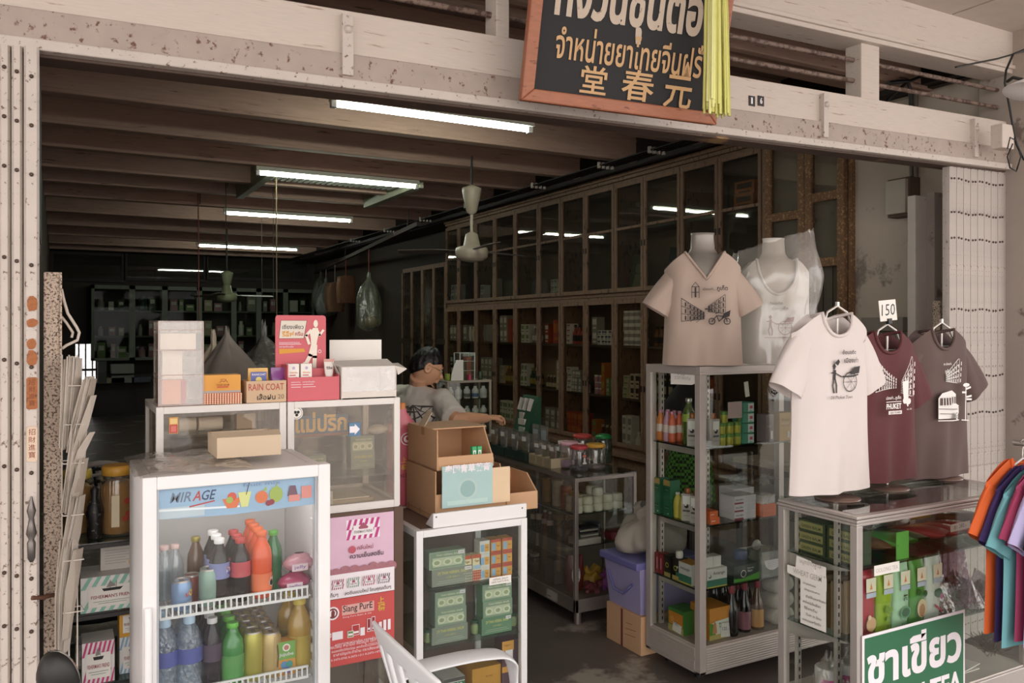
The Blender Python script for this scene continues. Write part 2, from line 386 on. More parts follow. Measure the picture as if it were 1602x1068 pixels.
# worn stickers on the left gate
RUSTP = mat('#a0633c', .8, var=.35, scale=90, wear='#6b4630', wscale=70, wthr=.56)
for k, (px_, py0, py1, w, kind) in enumerate(((50,640,590,.026, 'orange'),(50,722,667,.024, 'cream'),(50,486,463,.026, 'scrap'),(50,512,498,.026, 'scrap'),(50,572,548,.024, 'scrap'),(50,545,530,.022, 'scrap'))):
    a = at(px_, py0, Y=FY-.06); t_ = at(px_, py1, Y=FY-.06); h = t_.z-a.z; b = MB()
    if kind == 'scrap':
        n = 9; pts = [(w*.62*math.cos(2*PI*i/n)*R.uniform(.7,1.05), h*.62*math.sin(2*PI*i/n)*R.uniform(.75,1.05)) for i in range(n)]
        b.prism([(p[0], p[1]+h/2) for p in pts], 'y', -.0012,0, RUSTP)
    else:
        c1, c2 = (RUSTP, flat('#7c3f22')) if kind == 'orange' else (mat('#d8bfa8', .8), flat('#8a4a34'))
        q = .004; b.prism([(-w/2, q),(-w/2+q, 0),(w/2-q, 0),(w/2, q),(w/2, h-q),(w/2-q, h),(-w/2+q, h),(-w/2, h-q)], 'y', -.0012,0, c1)
        tx = '招財進寶'; s_ = h/4.6
        b.paint((-w/2,-.0013,0), RT, UP, [('t', ch, w/2-s_*.4, h-s_*(i+1.1), s_*.8, None, c2) for i, ch in enumerate(tx)], lift=.0003)
    o = b.build('gate_sticker'); o.location = a
    tag(o, ['orange worn paper charm with characters on the folded left gate', 'cream paper charm with characters below the orange one on left gate', 'topmost torn brown scrap of paper on the left gate', 'second torn brown scrap of paper from the top on left gate', 'lowest torn brown scrap of paper just above the orange charm', 'third torn scrap of paper from the top of left gate'][k], 'sticker', 'worn stickers on the left gate')
# speckled steel post with a hasp
SPECK = mat('#cbb7a4', .7, var=.1, wear='#5b463b', wscale=150, wthr=.51)
a = at(68,425, Y=FY+.03); c = at(97,425, Y=FY+.03)
g = thing('lock_post', 'speckled rusty steel post standing beside the folded left gate', 'post', (a.x, FY+.03,0))
b = MB(); w = c.x-a.x; b.box(0,0,0, w, .05, a.z, SPECK); b.box(w*.86,-.008,0, w, 0, a.z, SPECK); b.build('post_body', g, bevel=.003)
b = MB(); p = at(50,935, Y=FY-.06); q = at(84,930, Y=FY-.02); b.tube([p, (p+q)/2+Vector((0,-.004,-.002)), q], .006, mat('#6b4a3a', .6, metal=.4),8)
o = b.build('hasp', g); o.matrix_parent_inverse = Matrix.Translation((-a.x, -FY-.03,0))
b = MB(); P = [at(x, y, Y=FY+.05) for x, y in ((96,452),(100,470),(106,490),(120,512),(124,520),(121,532),(104,540),(97,545))]
b.tube(P, .0045, mat('#c4b8ac', .5),6); tag(b.build('loose_cable'), 'loose grey cable looped beside the speckled post', 'cable')
b = MB(); P = [at(x, y, Y=FY+.05) for x, y in ((96,495),(104,505),(114,520),(112,528))]
b.tube(P, .004, mat('#b9aca0', .5),6); tag(b.build('loose_cable'), 'short inner strand hanging inside the looped grey cable', 'cable')
# dark shutter leaf inside the left edge
b = MB(); b.box(LX+.005,3.2,1.95, LX+.05,4.6,2.75, mat('#4d3f37', .6)); b.box(LX+.05,3.25,2.0, LX+.055,4.55,2.7, DARKWOOD)
tag(b.build('shutter_leaf', bevel=.004), 'dark wooden shutter leaf standing open along the left wall', 'shutter')

# right folding gate: many narrow leaves stacked together
g = thing('folding_gate', 'cream steel concertina gate folded against the right-hand pillar, rows of rivets', 'gate', (0, FY+.02,0))
ga = at(1482,500, Y=FY+.02).x; gb = at(1573,500, Y=FY+.02).x; n = 17
for i in range(n):
    x0 = ga+(gb-ga)*i/n; w = (gb-ga)/n; b = MB(); hgt = fz(x0,2.345,2.44)
    b.prism([(0,.01),(.003,-.006),(w-.004,-.012),(w-.002,.004),(w-.002,.03),(0,.03)], 'z', .02, hgt, SLATM)
    bb = b
    for z in (2.36,2.19,2.06,1.70,1.36,1.17,.80,.55,.2):
        bb.M = Matrix.Translation((w/2,-.009, z+.004*math.sin(i*.9))) @ Matrix.Rotation(PI/2,4, 'X'); bb.lathe([(.006,0),(.005,.004)], BOLT, 8)
    o = b.build('gate_slat', g); o.location = (x0,0 if i % 2 else -.004,0)
# white post leaning in front of the plaster wall, electrical box, cables
a = at(1432,305, Y=2.95); c = at(1458,560, Y=2.95)
b = MB(); b.box(a.x, 2.95,0, c.x, 3.0, a.z, mat('#c2b8b0', .7, wear='#8f8378', wscale=6, wthr=.62)); tag(b.build('white_post', bevel=.004), 'square white painted post between plaster wall and folded right gate', 'post')
b = MB(); a = at(1462,300, Y=2.9); c = at(1478,700, Y=2.9); b.box(a.x, 2.9,0, c.x, 2.95, a.z, mat('#9b8f86', .75, wear='#6d5c50', wscale=7, wthr=.58)); tag(b.build('timber_jamb', bevel=.003), 'weathered grey timber upright right of the white post', 'post')
b = MB(); a = at(1468,470, Y=2.84); b.box(a.x, 2.83,.9, a.x+.05,2.875, a.z, SPECK); tag(b.build('lock_post', bevel=.003), 'short speckled lock post in front of the folded right gate', 'post')
a = at(1406,284, X=RX); c = at(1441,338, X=RX)
g = thing('fuse_box', 'cream fuse box with dark side on the plaster wall', 'fuse box', (RX, 0,0))
b = MB(); y0, y1 = c.y, a.y; b.box(-.10, y0, c.z, -.01, y1, a.z, mat('#5b4a3f', .7)); b.build('backboard', g)
b = MB(); b.box(-.13, y0+.01, c.z+.015,-.10, y1-.005, a.z-.012, mat('#b3a99c', .6)); b.build('cover', g, bevel=.004)
for (p0, p1, rr, lab) in ((1426,1426,.012, 'grey conduit pipe running up the plaster wall above the fuse box'),(1433,1433,.012, 'second conduit pipe beside the first above the fuse box')):
    a = at(p0,250, X=RX-.03); c = at(p1,282, X=RX-.03); b = MB(); b.tube([Vector((a.x, a.y, 2.98)), a, c], rr, mat('#6f645b', .6),8); tag(b.build('conduit'), lab, 'conduit')
b = MB(); P = [at(x, y, Y=FY-.16) for x, y in ((1602,78),(1585,85),(1574,110),(1572,130),(1578,160),(1585,200),(1590,225),(1602,250))]; b.tube(P, .006, BLACK, 6)
P = [at(x, y, Y=FY-.16) for x, y in ((1576,232),(1580,215),(1590,220),(1597,245),(1590,268),(1580,262),(1576,245),(1584,225))]; b.tube(P, .004, BLACK, 6)
tag(b.build('cable_bundle'), 'black cables coiled loosely on the right-hand pillar under the arcade beam', 'cable')
b = MB(); P = [at(x, y, Y=FY-.1) for x, y in ((1495,105),(1520,100),(1560,92),(1602,80))]; b.tube(P, .005, BLACK, 6); tag(b.build('loose_cable'), 'single black cable running along under the upper beam to the pillar', 'cable')
b = MB(); P = [at(x, y, Y=3.0) for x, y in ((1380,165),(1395,150),(1420,128),(1440,120),(1465,103),(1490,100))]; b.tube(P, .009, BLACK, 6); P = [at(x, y, Y=3.0) for x, y in ((1390,130),(1420,126),(1424,140),(1425,170))]; b.tube(P, .012, BLACK, 6)
tag(b.build('cable_bundle'), 'black cables and conduit bending behind the transom bars', 'cable')
b = MB(); a = at(1575,215, Y=FY-.14); b.cbox((a.x-.02, FY-.13, a.z),(.1,.06,.12), CREAM); tag(b.build('junction_box', bevel=.004), 'cream junction box at the right end of the front beam', 'box')
# old door with glazing bars between plaster wall and cabinets
def leaf(name, label, ya, yb, z0, z1, bars, mb_):
    g = thing(name, label, 'door', (RX-.02,0,0)); b = MB(); w = .055
    b.box(-.04, ya, z0,0, ya+w, z1, mb_); b.box(-.04, yb-w, z0,0, yb, z1, mb_)
    for z in bars: b.box(-.036, ya+w, z-.03,-.004, yb-w, z+.03, mb_)
    b.build('door_frame', g, bevel=.004); b = MB(); b.box(-.022, ya+w, z0,-.018, yb-w, z1, PANE); b.build('pane', g)
    return g


PEEL = mat('#7a5a40', .7, var=.3, wear='#b98f5f', wscale=60, wthr=.55)
leaf('glazed_door', 'peeling wooden glazed door leaf nearest the plaster wall, grille behind its upper pane', at(1330,300, X=RX).y, at(1268,300, X=RX).y, .3,2.95,(.32,1.15,1.62,2.04,2.47,2.92), PEEL)
leaf('glazed_door', 'peeling wooden glazed door leaf beside the tall wall cabinets', at(1268,300, X=RX).y+.004, at(1205,300, X=RX).y, .3,2.95,(.32,1.15,1.9,2.38,2.92), PEEL)
b = MB(); b.box(RX-.03, at(1332,300, X=RX).y-.03,.0, RX, at(1332,300, X=RX).y, 3.0, PEEL); b.box(RX-.05,4.27,0, RX, 4.33,3.0, OLDWOOD); struct(b, 'door_1')
yy = [at(p, 400, X=RX).y for p in (1320,1305,1290,1277)]
b = MB()
for y in yy: b.tube([(RX-.012, y, 1.62),(RX-.012, y, 2.04)], .004, mat('#7b5648', .6),6)
tag(b.build('window_grille'), 'thin rusty grille rods behind the door pane beside the plaster wall', 'grille')
# cables and porcelain cleats along the ceiling edge
g = thing('ceiling_wiring', 'row of dark electric wires on white porcelain cleats along the ceiling above the wall cabinets', 'wiring', (0,0,3.0))
b = MB()
for k in range(5): b.tube([(4.0+k*.035,3.4,0-.02),(4.0+k*.035,17,-.02)], .006, BLACK, 6)
b.build('wire', g)
PORC = mat('#b9b0a6', .4)
for y in (5.1,5.78,6.9,8.4,9.7,11,12.5):
    b = MB()
    for k in range(4): b.cyl((4.0+k*.045, y, -.045),.016,.05, PORC, 8)
    b.build('cleat', g)
# lamp by the pillar and a meter box low on the plaster wall
p = at(1607,136, Y=FY-.35); g = thing('wall_lamp', 'white conical lamp shade reaching in beside the right-hand pillar', 'lamp', p); b = MB(); b.M = Matrix.Rotation(.25,4, 'Y'); b.lathe([(.10,-.02),(.03,.03),(.015,.04)], WHITE, 24, cap=False); b.build('shade', g, solid=.003)
b = MB(); b.tube([(0,0,.03),(.06,.1,.08),(.10, FY-.2-p.y, .08)], .008, BLACK, 8); b.build('bracket', g)
for k, (q, lab) in enumerate((((1362,497,1428,518), 'grey lidded box fixed on the plaster wall behind the 150 card'),((1357,520,1432,590), 'larger grey metal box on the plaster wall behind the maroon T-shirt'))):
    a = at(q[0], q[1], X=RX); c = at(q[2], q[3], X=RX); b = MB(); b.box(RX-.09, c.y, c.z, RX-.001, a.y, a.z, mat('#8d847b', .6, wear='#6a6058', wscale=9, wthr=.6)); tag(b.build('meter_box', bevel=.004), lab, 'box', 'boxes on the plaster wall')
# ------------------------------------------------------------------ tube lights under the joists
TUBEM = glow('#f2fbea', TUBE)
for i, (pa, pb, Y, lab) in enumerate((((517,170),(832,200),4.945, 'fluorescent tube light nearest the street under the ceiling joists'),
                                     ((400,270),(654,290),7.44, 'second fluorescent tube light from the street, in front of the ceiling hatch'),
                                     ((350,335),(551,345),10.19, 'third fluorescent tube light from the street, just behind the ceiling hatch'),
                                     ((307,385),(467,391),14.34, 'farthest and smallest fluorescent tube light near the back wall'))):
    a = at(*pa, Y=Y); c = at(*pb, Y=Y); Lh = (c.x-a.x)/2
    g = thing('tube_light', lab, 'ceiling light', ((a.x+c.x)/2, Y, 2.965),0, 'tube lights on the shop ceiling')
    b = MB(); b.prism([(-.03,.06),(.03,.06),(.045,.02),(.012,.022),(-.012,.022),(-.045,.02)], 'x', -Lh, Lh, mat('#d9dccf', .4)); b.build('reflector', g)
    b = MB(); b.M = Matrix.Translation((-Lh+.04,0,0)) @ Matrix.Rotation(PI/2,4, 'Y'); b.cyl((0,0,0),.014,2*Lh-.08, TUBEM, 12); b.build('tube', g)
    for s in (-1,1):
        b = MB(); b.cbox((s*(Lh-.018),0,.01),(.035,.04,.06), WHITE); b.cyl((s*(Lh-.05),0,.0),.012,.02, ALU, 8); b.build('lamp_holder', g, bevel=.004)


# ------------------------------------------------------------------ ceiling fans
def ceiling_fan(loc, top, label, s, blades, col):
    g = thing('ceiling_fan', label, 'ceiling fan', loc, 0, 'ceiling fans'); m1 = mat(col, .4, var=.15); m2 = mat('#5d544d', .5)
    b = MB(); b.lathe([(.012, top),(.085*s, top-.03),(.085*s, top-.06),(.045*s, top-.24*s),(.018, top-.26*s)], m1,20); b.build('canopy', g)
    b = MB(); b.cyl((0,0,.1),.013, top-.3, m1,10); b.build('down_rod', g); b = MB(); b.cyl((0,0, top-.01),.01,3.045-loc[2]-top, BLACK, 8); b.build('ceiling_hook', g)
    b = MB(); b.lathe([(.02,.19*s),(.055*s, .17*s),(.075*s, .07*s),(.14*s, .05*s),(.145*s, .02*s),(.14*s, -.03*s),(.10*s, -.06*s),(.04*s, -.07*s),(.01,-.075*s)], m1,24); b.build('motor_housing', g)
    for k in range(3):
        a = blades+2*PI*k/3; b = MB(); b.M = Matrix.Rotation(a, 4, 'Z') @ Matrix.Translation((0,0,.03*s)) @ Matrix.Rotation(.2,4, 'X')
        b.bar((.1*s, 0,0),(.25*s, 0,0),.03,.006, m2)
        b.prism([(.2*s, -.045),(.3*s, -.07),(.66*s, -.06),(.68*s, 0),(.66*s, .05),(.3*s, .05),(.2*s, .03)], 'z', -.003,.003, m2); b.build('blade', g)
    return g


p = at(738,397, D=6.9); ceiling_fan((p.x, p.y, p.z),2.80-p.z, 'nearer ceiling fan with grey blades before the tall wall cabinets', .95,.35, '#b7ab98')
p = at(355,465, D=11.9); ceiling_fan((p.x, p.y, p.z),2.44-p.z, 'farther small ceiling fan hanging before the back wall cabinets', 1.0,.12, '#8d9474')

# ------------------------------------------------------------------ ceiling hatch
HG = mat('#a2a48c', .6, var=.15)
ya, yb = 7.55,9.1; xa = at(350,322, Z=3.0).x; xb = at(545,332, Z=3.0).x
g = thing('ceiling_hatch', 'open hatch frame with pale side boards between the tube lights', 'hatch', (xa, ya, 3.0))
for x0, x1 in ((0,.07),(xb-xa-.0, xb-xa+.09)):
    b = MB(); b.box(x0,0,-.02, x1, yb-ya, .28, HG); b.build('side_board', g, bevel=.003)
b = MB()
for k in range(22): b.box(.1+k*(xb-xa-.15)/22,.02,.02,.1+k*(xb-xa-.15)/22+.035,.5,.04, mat('#c9ccc0', .4))
b.build('grating', g)

# ------------------------------------------------------------------ rod with hanging bags
ra = at(655,350, Z=2.8); rb = at(490,428, Z=2.8)
b = MB(); b.bar(ra, rb, .05,.05, mat('#3a2c25', .8, var=.3)); g = b.build('hanging_pole'); g_label = 'dark wooden pole slung under the joists carrying the hanging bags'
tag(g, g_label, 'pole')
for t in (.06,.55):
    b = MB(); p = ra.lerp(rb, t); b.tube([p, p+Vector((.02,0,.24))], .006, BLACK, 6); b.build('sling', g)


def on_pole(px): # point of the pole seen in the photo's column px
    lo, hi = 0.0,1.0
    for _ in range(40):
        t = (lo+hi)/2; q = ra.lerp(rb, t); f = q.x*math.sin(YAW)+q.y*math.cos(YAW); x = 801+FOC*(q.x*math.cos(YAW)-q.y*math.sin(YAW))/f
        lo, hi = (t, hi) if x > px else (lo, t)
    return ra.lerp(rb, (lo+hi)/2)


def sack(b, top, w, h, mt, seed, neck=.12, knot=.03, depth=.7, crumple=.10, flatb=.0):
    rr = random.Random(seed); ph = [rr.uniform(0,6.28) for _ in range(6)]
    prof = [(0, knot*.6),(.04, knot),(neck, knot*.9),(.25,.30*w),(.45,.44*w),(.7,.5*w),(.88,.47*w),(.97,.3*w),(1,.02)]
    def f(u, v):
        a = 2*PI*u; i = 0
        while i < len(prof)-2 and prof[i+1][0] < v: i += 1
        (z0, r0),(z1, r1) = prof[i], prof[i+1]; t = max(0, min(1,(v-z0)/(z1-z0))); r = r0+(r1-r0)*t
        r *= 1+crumple*(math.sin(5*a+ph[0]+4*v)+.6*math.sin(9*a+ph[1]-7*v)+.4*math.sin(14*a+ph[2]))
        return (top[0]+r*math.cos(a), top[1]+r*depth*math.sin(a), top[2]-v*h+.015*math.sin(3*a+ph[3]))
    b.grid(f, 40,18, mt, wrap=True)


BAGC = clear('#dfe2d8', .12, body=.22, bodycol='#c6cdb8', wob=1.0, wscale=14, rough=.15, gain=.6)
BAGG = mat('#6d716c', .3, var=.3, scale=10, bump=.6)
for k, (px_, py, pw, ph_, m_, lab) in enumerate(((577,425,40,92, BAGC, 'clear plastic bag of goods on a red cord, largest of the hanging bags'),
                                                (502,425,30,62, mat('#4b4a40', .5, bump=.4), 'dark olive bag leftmost of the bags on the pole'),
                                                (510,435,34,60, BAGG, 'shiny grey plastic bag behind the pink display stand'),
                                                (541,432,28,42, mat('#7a5238', .7, var=.2), 'brown paper parcel hanging highest on the pole'),
                                                (524,442,30,46, mat('#6e4c34', .7, var=.2), 'brown paper parcel hanging lower, left of the other parcel'))):
    q = on_pole(px_); sc = q.length/FOC*1.0; f = (q.x*math.sin(YAW)+q.y*math.cos(YAW))/FOC
    zt = EYE+(515-py)*f; w = pw*f; h = ph_*f
    g = thing('hanging_bag', lab, 'bag', (q.x, q.y, zt),0, 'bags hanging from the pole')
    b = MB()
    if 'parcel' in lab:
        b.grid(lambda u, v: (w*.5*math.copysign(abs(math.cos(2*PI*u))**.5, math.cos(2*PI*u))*(1-.25*abs(2*v-1)**3), w*.4*math.copysign(abs(math.sin(2*PI*u))**.5, math.sin(2*PI*u)),-v*h+.01*math.sin(9*u)),24,8, m_, wrap=True)
        b.box(-w*.42,-w*.3,-h, w*.42, w*.3,-h*.02, m_); b.build('parcel', g)
    else: sack(b, (0,0,0), w, h, m_, k); b.build('sack', g)
    if k == 0:
        b = MB(); b.lathe([(.02,0),(.09,.03),(.1,.1),(.05,.16),(.02,.17)], mat('#a98d55', .6),12, c=(.03,-.02,-h*.95)); b.build('contents', g)
    b = MB(); b.tube([(0,0,-.01),(0,0,2.772-zt)], .006, mat('#a8483c' if k in (0,3) else '#8d8880', .7),6); b.build('cord', g)
# cords and strings hanging in front of the back of the shop
for k, (px_, y0, y1, D, r, c_, lab) in enumerate(((432,250,600,7.6,.006, '#6e5f49', 'thick brown pull cord hanging across the tube lights'),
                                                 (310,352,500,9.5,.007, '#7d3f3c', 'dark red cord hanging above the tall clear box'),
                                                 (353,268,420,8.4,.005, '#2b2623', 'thin black cord hanging left of the ceiling hatch'),
                                                 (427,300,480,9.0,.003, '#5e5448', 'thin pale string hanging beside the thick brown pull cord'),
                                                 (409,355,470,10.5,.003, '#4b433b', 'thinnest dark string hanging left of the brown pull cord'))):
    a = at(px_, y0, D=D); c = at(px_+1, y1, D=D); a.z = 3.30; b = MB(); b.tube([a, c], r, mat(c_, .8),6)
    b.tube([a+Vector((0,0,-.27)), a+Vector((.02,0,-.26)), a+Vector((.02,0,0))], r*.8, BLACK, 5)
    tag(b.build('pull_cord'), lab, 'cord', 'cords hanging from the joists')

# ------------------------------------------------------------------ signboard over the opening
BLs = at(813,157, Y=2.45); BRs = at(1117,196, Y=2.27)
Wd = (BRs-BLs).length; U = (BRs-BLs).normalized(); t = math.radians(11.5)
V = Vector((.0,-math.sin(t), math.cos(t))); V = (V-U*V.dot(U)).normalized(); Nn = U.cross(V)
SM = Matrix((( U.x, V.x, Nn.x, BLs.x),(U.y, V.y, Nn.y, BLs.y),(U.z, V.z, Nn.z, BLs.z),(0,0,0,1)))
Hs = .80; fw_ = .042
g = thing('signboard', 'dark painted shop signboard in a reddish wooden frame, leaning out over the entrance', 'sign'); g.matrix_world = SM
REDW = mat('#a3664a', .5, var=.2, scale=9, wear='#6f3f2d', wscale=6, wthr=.6, stretch=(3,12,12))
b = MB(); b.box(.01,.01,-.03, Wd-.01, Hs-.01,-.002, mat('#131012', .62, var=.3, scale=3, wear='#3d3634', wscale=2.2, wthr=.62))
GOLD = mat('#c9a070', .5, var=.12); BEIGE = mat('#c5b4a2', .6, wear='#8e7c6e', wscale=30, wthr=.6)
T2 = 'จำหน่ายยาไทยจีนฝรั่ง'
it = [('t', 'ทั่งวันชุนต๋อง', .088,.236,.60,.245, BEIGE, .035),('t', T2,.105,.152,.575,.112, GOLD, .014),('t', '堂', .205,.052,.095,.092, GOLD, .012),('t', '春', .355,.048,.12,.104, GOLD, .012),('t', '元', .515,.040,.105,.112, GOLD, .012)]
b.paint((0,0,0),(1,0,0),(0,1,0), it, lift=.0012); b.build('painted_board', g)
b = MB()
for P in ([(0,0),(Wd, 0),(Wd-fw_, fw_),(fw_, fw_)], [(0,0),(fw_, fw_),(fw_, Hs-fw_),(0, Hs)], [(Wd, 0),(Wd, Hs),(Wd-fw_, Hs-fw_),(Wd-fw_, fw_)], [(0, Hs),(fw_, Hs-fw_),(Wd-fw_, Hs-fw_),(Wd, Hs)]):
    b.prism(P, 'z', -.025,.022, REDW)
b.build('sign_frame', g, bevel=.005)
for x in (.2, Wd-.2): b = MB(); b.tube([(x, Hs*.8,-.03),(x, Hs*.85,-.25)], .006, BLACK, 6); b.build('hanger', g)
# yellow raffia tassel
a = at(1122,0, Y=2.12); c = at(1121,176, Y=2.12)
b = MB(); rr = random.Random(4); h = a.z-c.z+.28
YEL = [mat('#d9d77e', .5), mat('#e6e59a', .5), mat('#c6c266', .5)]
for k in range(60):
    x = rr.uniform(-.034,.034); y = rr.uniform(-.02,.02); l = h*rr.uniform(.93,1.02); w = rr.uniform(.006,.012)
    b.tube([(x*.6, y*.6,0),(x, y, -l*.5),(x*1.15+rr.uniform(-.006,.006), y*1.2,-l)], w*.5, YEL[k % 3], 5)
g = b.build('raffia_tassel'); g.location = (c.x, c.y, a.z+.28)
tag(g, 'yellow raffia tassel hanging in front of the right edge of the signboard', 'tassel')
# house number
for k, (px_, ch) in enumerate(((1176, '1'),(1190, '6'))):
    a = at(px_, 158, Y=FY-.006); b = MB(); b.box(-.017,-.004,-.021,.017,0,.021, mat('#2c2623', .5, wear='#8a7a70', wscale=60, wthr=.62))
    b.paint((-.017,-.004,-.021), RT, UP, [('t', ch, .010,.008,.014 if k else .010,.027, WHITE, .03)]); o = b.build('house_number'); o.location = (a.x, FY-.005, a.z)
    tag(o, 'small dark house number plate reading %s on the cream beam' % ch, 'number plate', 'house number plates')
# ------------------------------------------------------------------ small goods (one of each kind is built, then copied along the shelves)
def carton(name, label, cat, w, d, h, mt, items=(), group=None, top=None):
    """a printed box: w along X, d along Y, h up; printing on the face that looks to the street"""
    b = MB(); b.box(-w/2,-d/2,0, w/2, d/2, h, mt)
    if top: b.box(-w/2,-d/2, h, w/2, d/2, h+.0008, top)
    if items: b.paint((-w/2,-d/2,0), RT, UP, items)
    o = b.build(name); return tag(o, label, cat, group)


def bottle(name, label, prof, body, capm, cap, lab=None, group=None, seg=14, items=None, inner=None, cat='bottle'):
    """prof: outline of the body (r, z); cap: (r, z0, z1); lab: (z0, z1, r, material); items: printing on the label's street side"""
    g = thing(name, label, cat, (0,0,0),0, group)
    b = MB(); b.lathe(prof, body, seg); b.build('bottle_body', g)
    if inner: b = MB(); b.lathe(inner[0], inner[1], seg); b.build('contents', g)
    b = MB(); r, z0, z1 = cap; b.lathe([(r*.96, z0),(r, z0+.002),(r, z1-.002),(r*.9, z1)], capm, seg); b.build('cap', g)
    if lab:
        z0, z1, r, lm = lab; b = MB(); b.lathe([(r, z0),(r, z1)], lm, seg*2, cap=False)
        if items:
            def pj(x, y, h): a = -PI/2+x/r; return ((r+h)*math.cos(a),(r+h)*math.sin(a), z0+y)
            b.paint((0,0,0), RT, UP, items, proj=pj)
        b.build('bottle_label', g)
    return g


def can(name, label, r, h, mt, items=None, group=None, band=None):
    g = thing(name, label, 'can', (0,0,0),0, group)
    b = MB(); b.lathe([(r*.82,0),(r, .006),(r, h-.014),(r*.84, h-.003)], mt, 18)
    def pj(x, y, hh): a = -PI/2+x/r; return ((r+hh)*math.cos(a),(r+hh)*math.sin(a), y)
    if items: b.paint((0,0,0), RT, UP, items, proj=pj)
    b.build('can_body', g)
    b = MB(); b.lathe([(r*.86, h-.006),(r*.87, h),(r*.80, h+.001),(r*.78, h-.004),(.001, h-.004)], ALU, 18); b.cbox((0, r*.2, h-.003),(.012,.022,.002), ALUD); b.build('can_lid', g)
    return g


# ------------------------------------------------------------------ tall cabinets along the right wall
YB = [4.36,4.81,5.25,5.73,6.16,6.63,7.07,7.51,8.02,8.51,9.0,9.49,9.88]
ZT, ZM1, ZM0, ZB = 2.96,1.99,1.90,.56
DEP = .33
BACKM = mat('#6c5a49', .8, var=.2)
UNITS = ['first', 'second', 'third', 'fourth', 'fifth', 'sixth']
SH = {'upper': [1.99,2.50], 'lower': [.56,.985,1.455]}
for u in range(6):
    y0, ym, y1 = YB[2*u], YB[2*u+1], YB[2*u+2]
    for tier in ('upper', 'lower'):
        za, zb = (1.90, ZT) if tier == 'upper' else (ZB-.06,1.895)
        g = thing('wall_cabinet', '%s tier glazed wooden wall cabinet, %s from the street' % (tier, UNITS[u]), 'cabinet', (RX, y0, za),0, 'glazed wall cabinets')
        b = MB(); H = zb-za
        b.box(.02,0,0, DEP, .025, H, OLDWOOD); b.box(.02, y1-y0-.025,0, DEP, y1-y0, H, OLDWOOD)
        b.box(DEP-.02,.025,0, DEP, y1-y0-.025, H, mat('#a48d76', .8, var=.12) if u in (1,3) else BACKM); b.box(0,0,0, DEP, y1-y0,.045 if tier == 'lower' else .03, OLDWOOD); b.box(0,0, H-.025 if tier == 'lower' else H-.05, DEP, y1-y0, H, OLDWOOD)
        b.build('carcass', g)
        for z in SH[tier][1:] :
            b = MB(); b.box(.04,.026, z-za-.022, DEP-.021, y1-y0-.026, z-za, mat('#6a5a4c', .6)); b.build('shelf', g)
        for d, (a_, c_) in enumerate(((0, ym-y0),(ym-y0, y1-y0))):
            b = MB(); w = .036; lo = .048 if tier == 'lower' else .033; ht = .027 if tier == 'lower' else .052
            # frame of one glazed door
            b.box(-.028, a_+.004, lo, -.001, a_+w, H-ht, OLDWOOD); b.box(-.028, c_-w, lo, -.001, c_-.004, H-ht, OLDWOOD)
            b.box(-.026, a_+w, lo, -.003, c_-w, lo+.038, OLDWOOD); b.box(-.026, a_+w, H-ht-.04,-.003, c_-w, H-ht, OLDWOOD)
            if tier == 'upper': b.box(-.024, a_+w, 2.5-za-.012,-.004, c_-w, 2.5-za+.012, OLDWOOD)
            o = b.build('cabinet_door', g, bevel=.003)
            b = MB(); b.box(-.014, a_+w-.004, lo+.034,-.011, c_-w+.004, H-ht-.036, PANE if tier == 'upper' else clear('#eceae4', .03, gain=.5)); b.build('pane', o)
            b = MB(); b.cbox((-.032, c_-w/2-.004 if d == 0 else a_+w/2+.004, H*.42),(.008,.012,.05), BLACK); b.build('lock_plate', o)
    b = MB(); b.box(RX, y0,0,4.78, y1, ZB-.062, OLDWOOD)
    for k in range(2): b.box(RX-.012, y0+.02+(y1-y0)*k/2,.08, RX, y0-.02+(y1-y0)*(k+1)/2,.44, OLDWOOD); b.cbox((RX-.02, y0+(y1-y0)*(k+.5)/2,.33),(.016,.05,.012), BLACK)
    b.box(RX-.06, y0, ZB-.10, RX, y1, ZB-.062, OLDWOOD)
    tag(b.build('base_cabinet', bevel=.004), 'dark wooden base cupboard below the lower wall cabinet, %s from the street' % UNITS[u], 'cupboard', 'base cupboards')
b = MB(); b.box(RX-.05,4.34, ZT, RX+.3,9.88, ZT+.045, OLDWOOD); b.box(RX-.03,4.34, ZT-.03, RX, 9.88, ZT, OLDWOOD); struct(b, 'trim_60', .004)
# further, lower cabinets deeper inside
for u, (y0, y1) in enumerate(((9.9,10.69),(10.69,11.47))):
    g = thing('wall_cabinet', 'shorter dim wall cabinet beyond the tall ones, %s of two' % ('nearer' if u == 0 else 'farther'), 'cabinet', (RX, y0,.5),0, 'dim wall cabinets deeper inside')
    b = MB(); b.box(.02,0,-.5, DEP, .025,1.95, OLDWOOD); b.box(.02, y1-y0-.025,-.5, DEP, y1-y0,1.95, OLDWOOD); b.box(DEP-.02,0,-.5, DEP, y1-y0,1.95, BACKM); b.box(0,0,1.92, DEP, y1-y0,1.98, OLDWOOD); b.box(0,0,.9, DEP, y1-y0,.97, OLDWOOD); b.box(0,0,-.5, DEP, y1-y0,.03, OLDWOOD); b.box(.03,0,1.4, DEP, y1-y0,1.42, OLDWOOD)
    b.build('carcass', g)
    for d in range(2):
        a_ = (y1-y0)*d/2; c_ = (y1-y0)*(d+1)/2; b = MB()
        for z0, z1 in ((.97,1.92),(.03,.9)):
            b.box(-.02, a_, z0,0, a_+.035, z1, OLDWOOD); b.box(-.02, c_-.035, z0,0, c_, z1, OLDWOOD)
        o = b.build('cabinet_door', g); b = MB(); b.box(-.012, a_+.03,.03,-.009, c_-.03,1.92, PANE); b.build('pane', o)

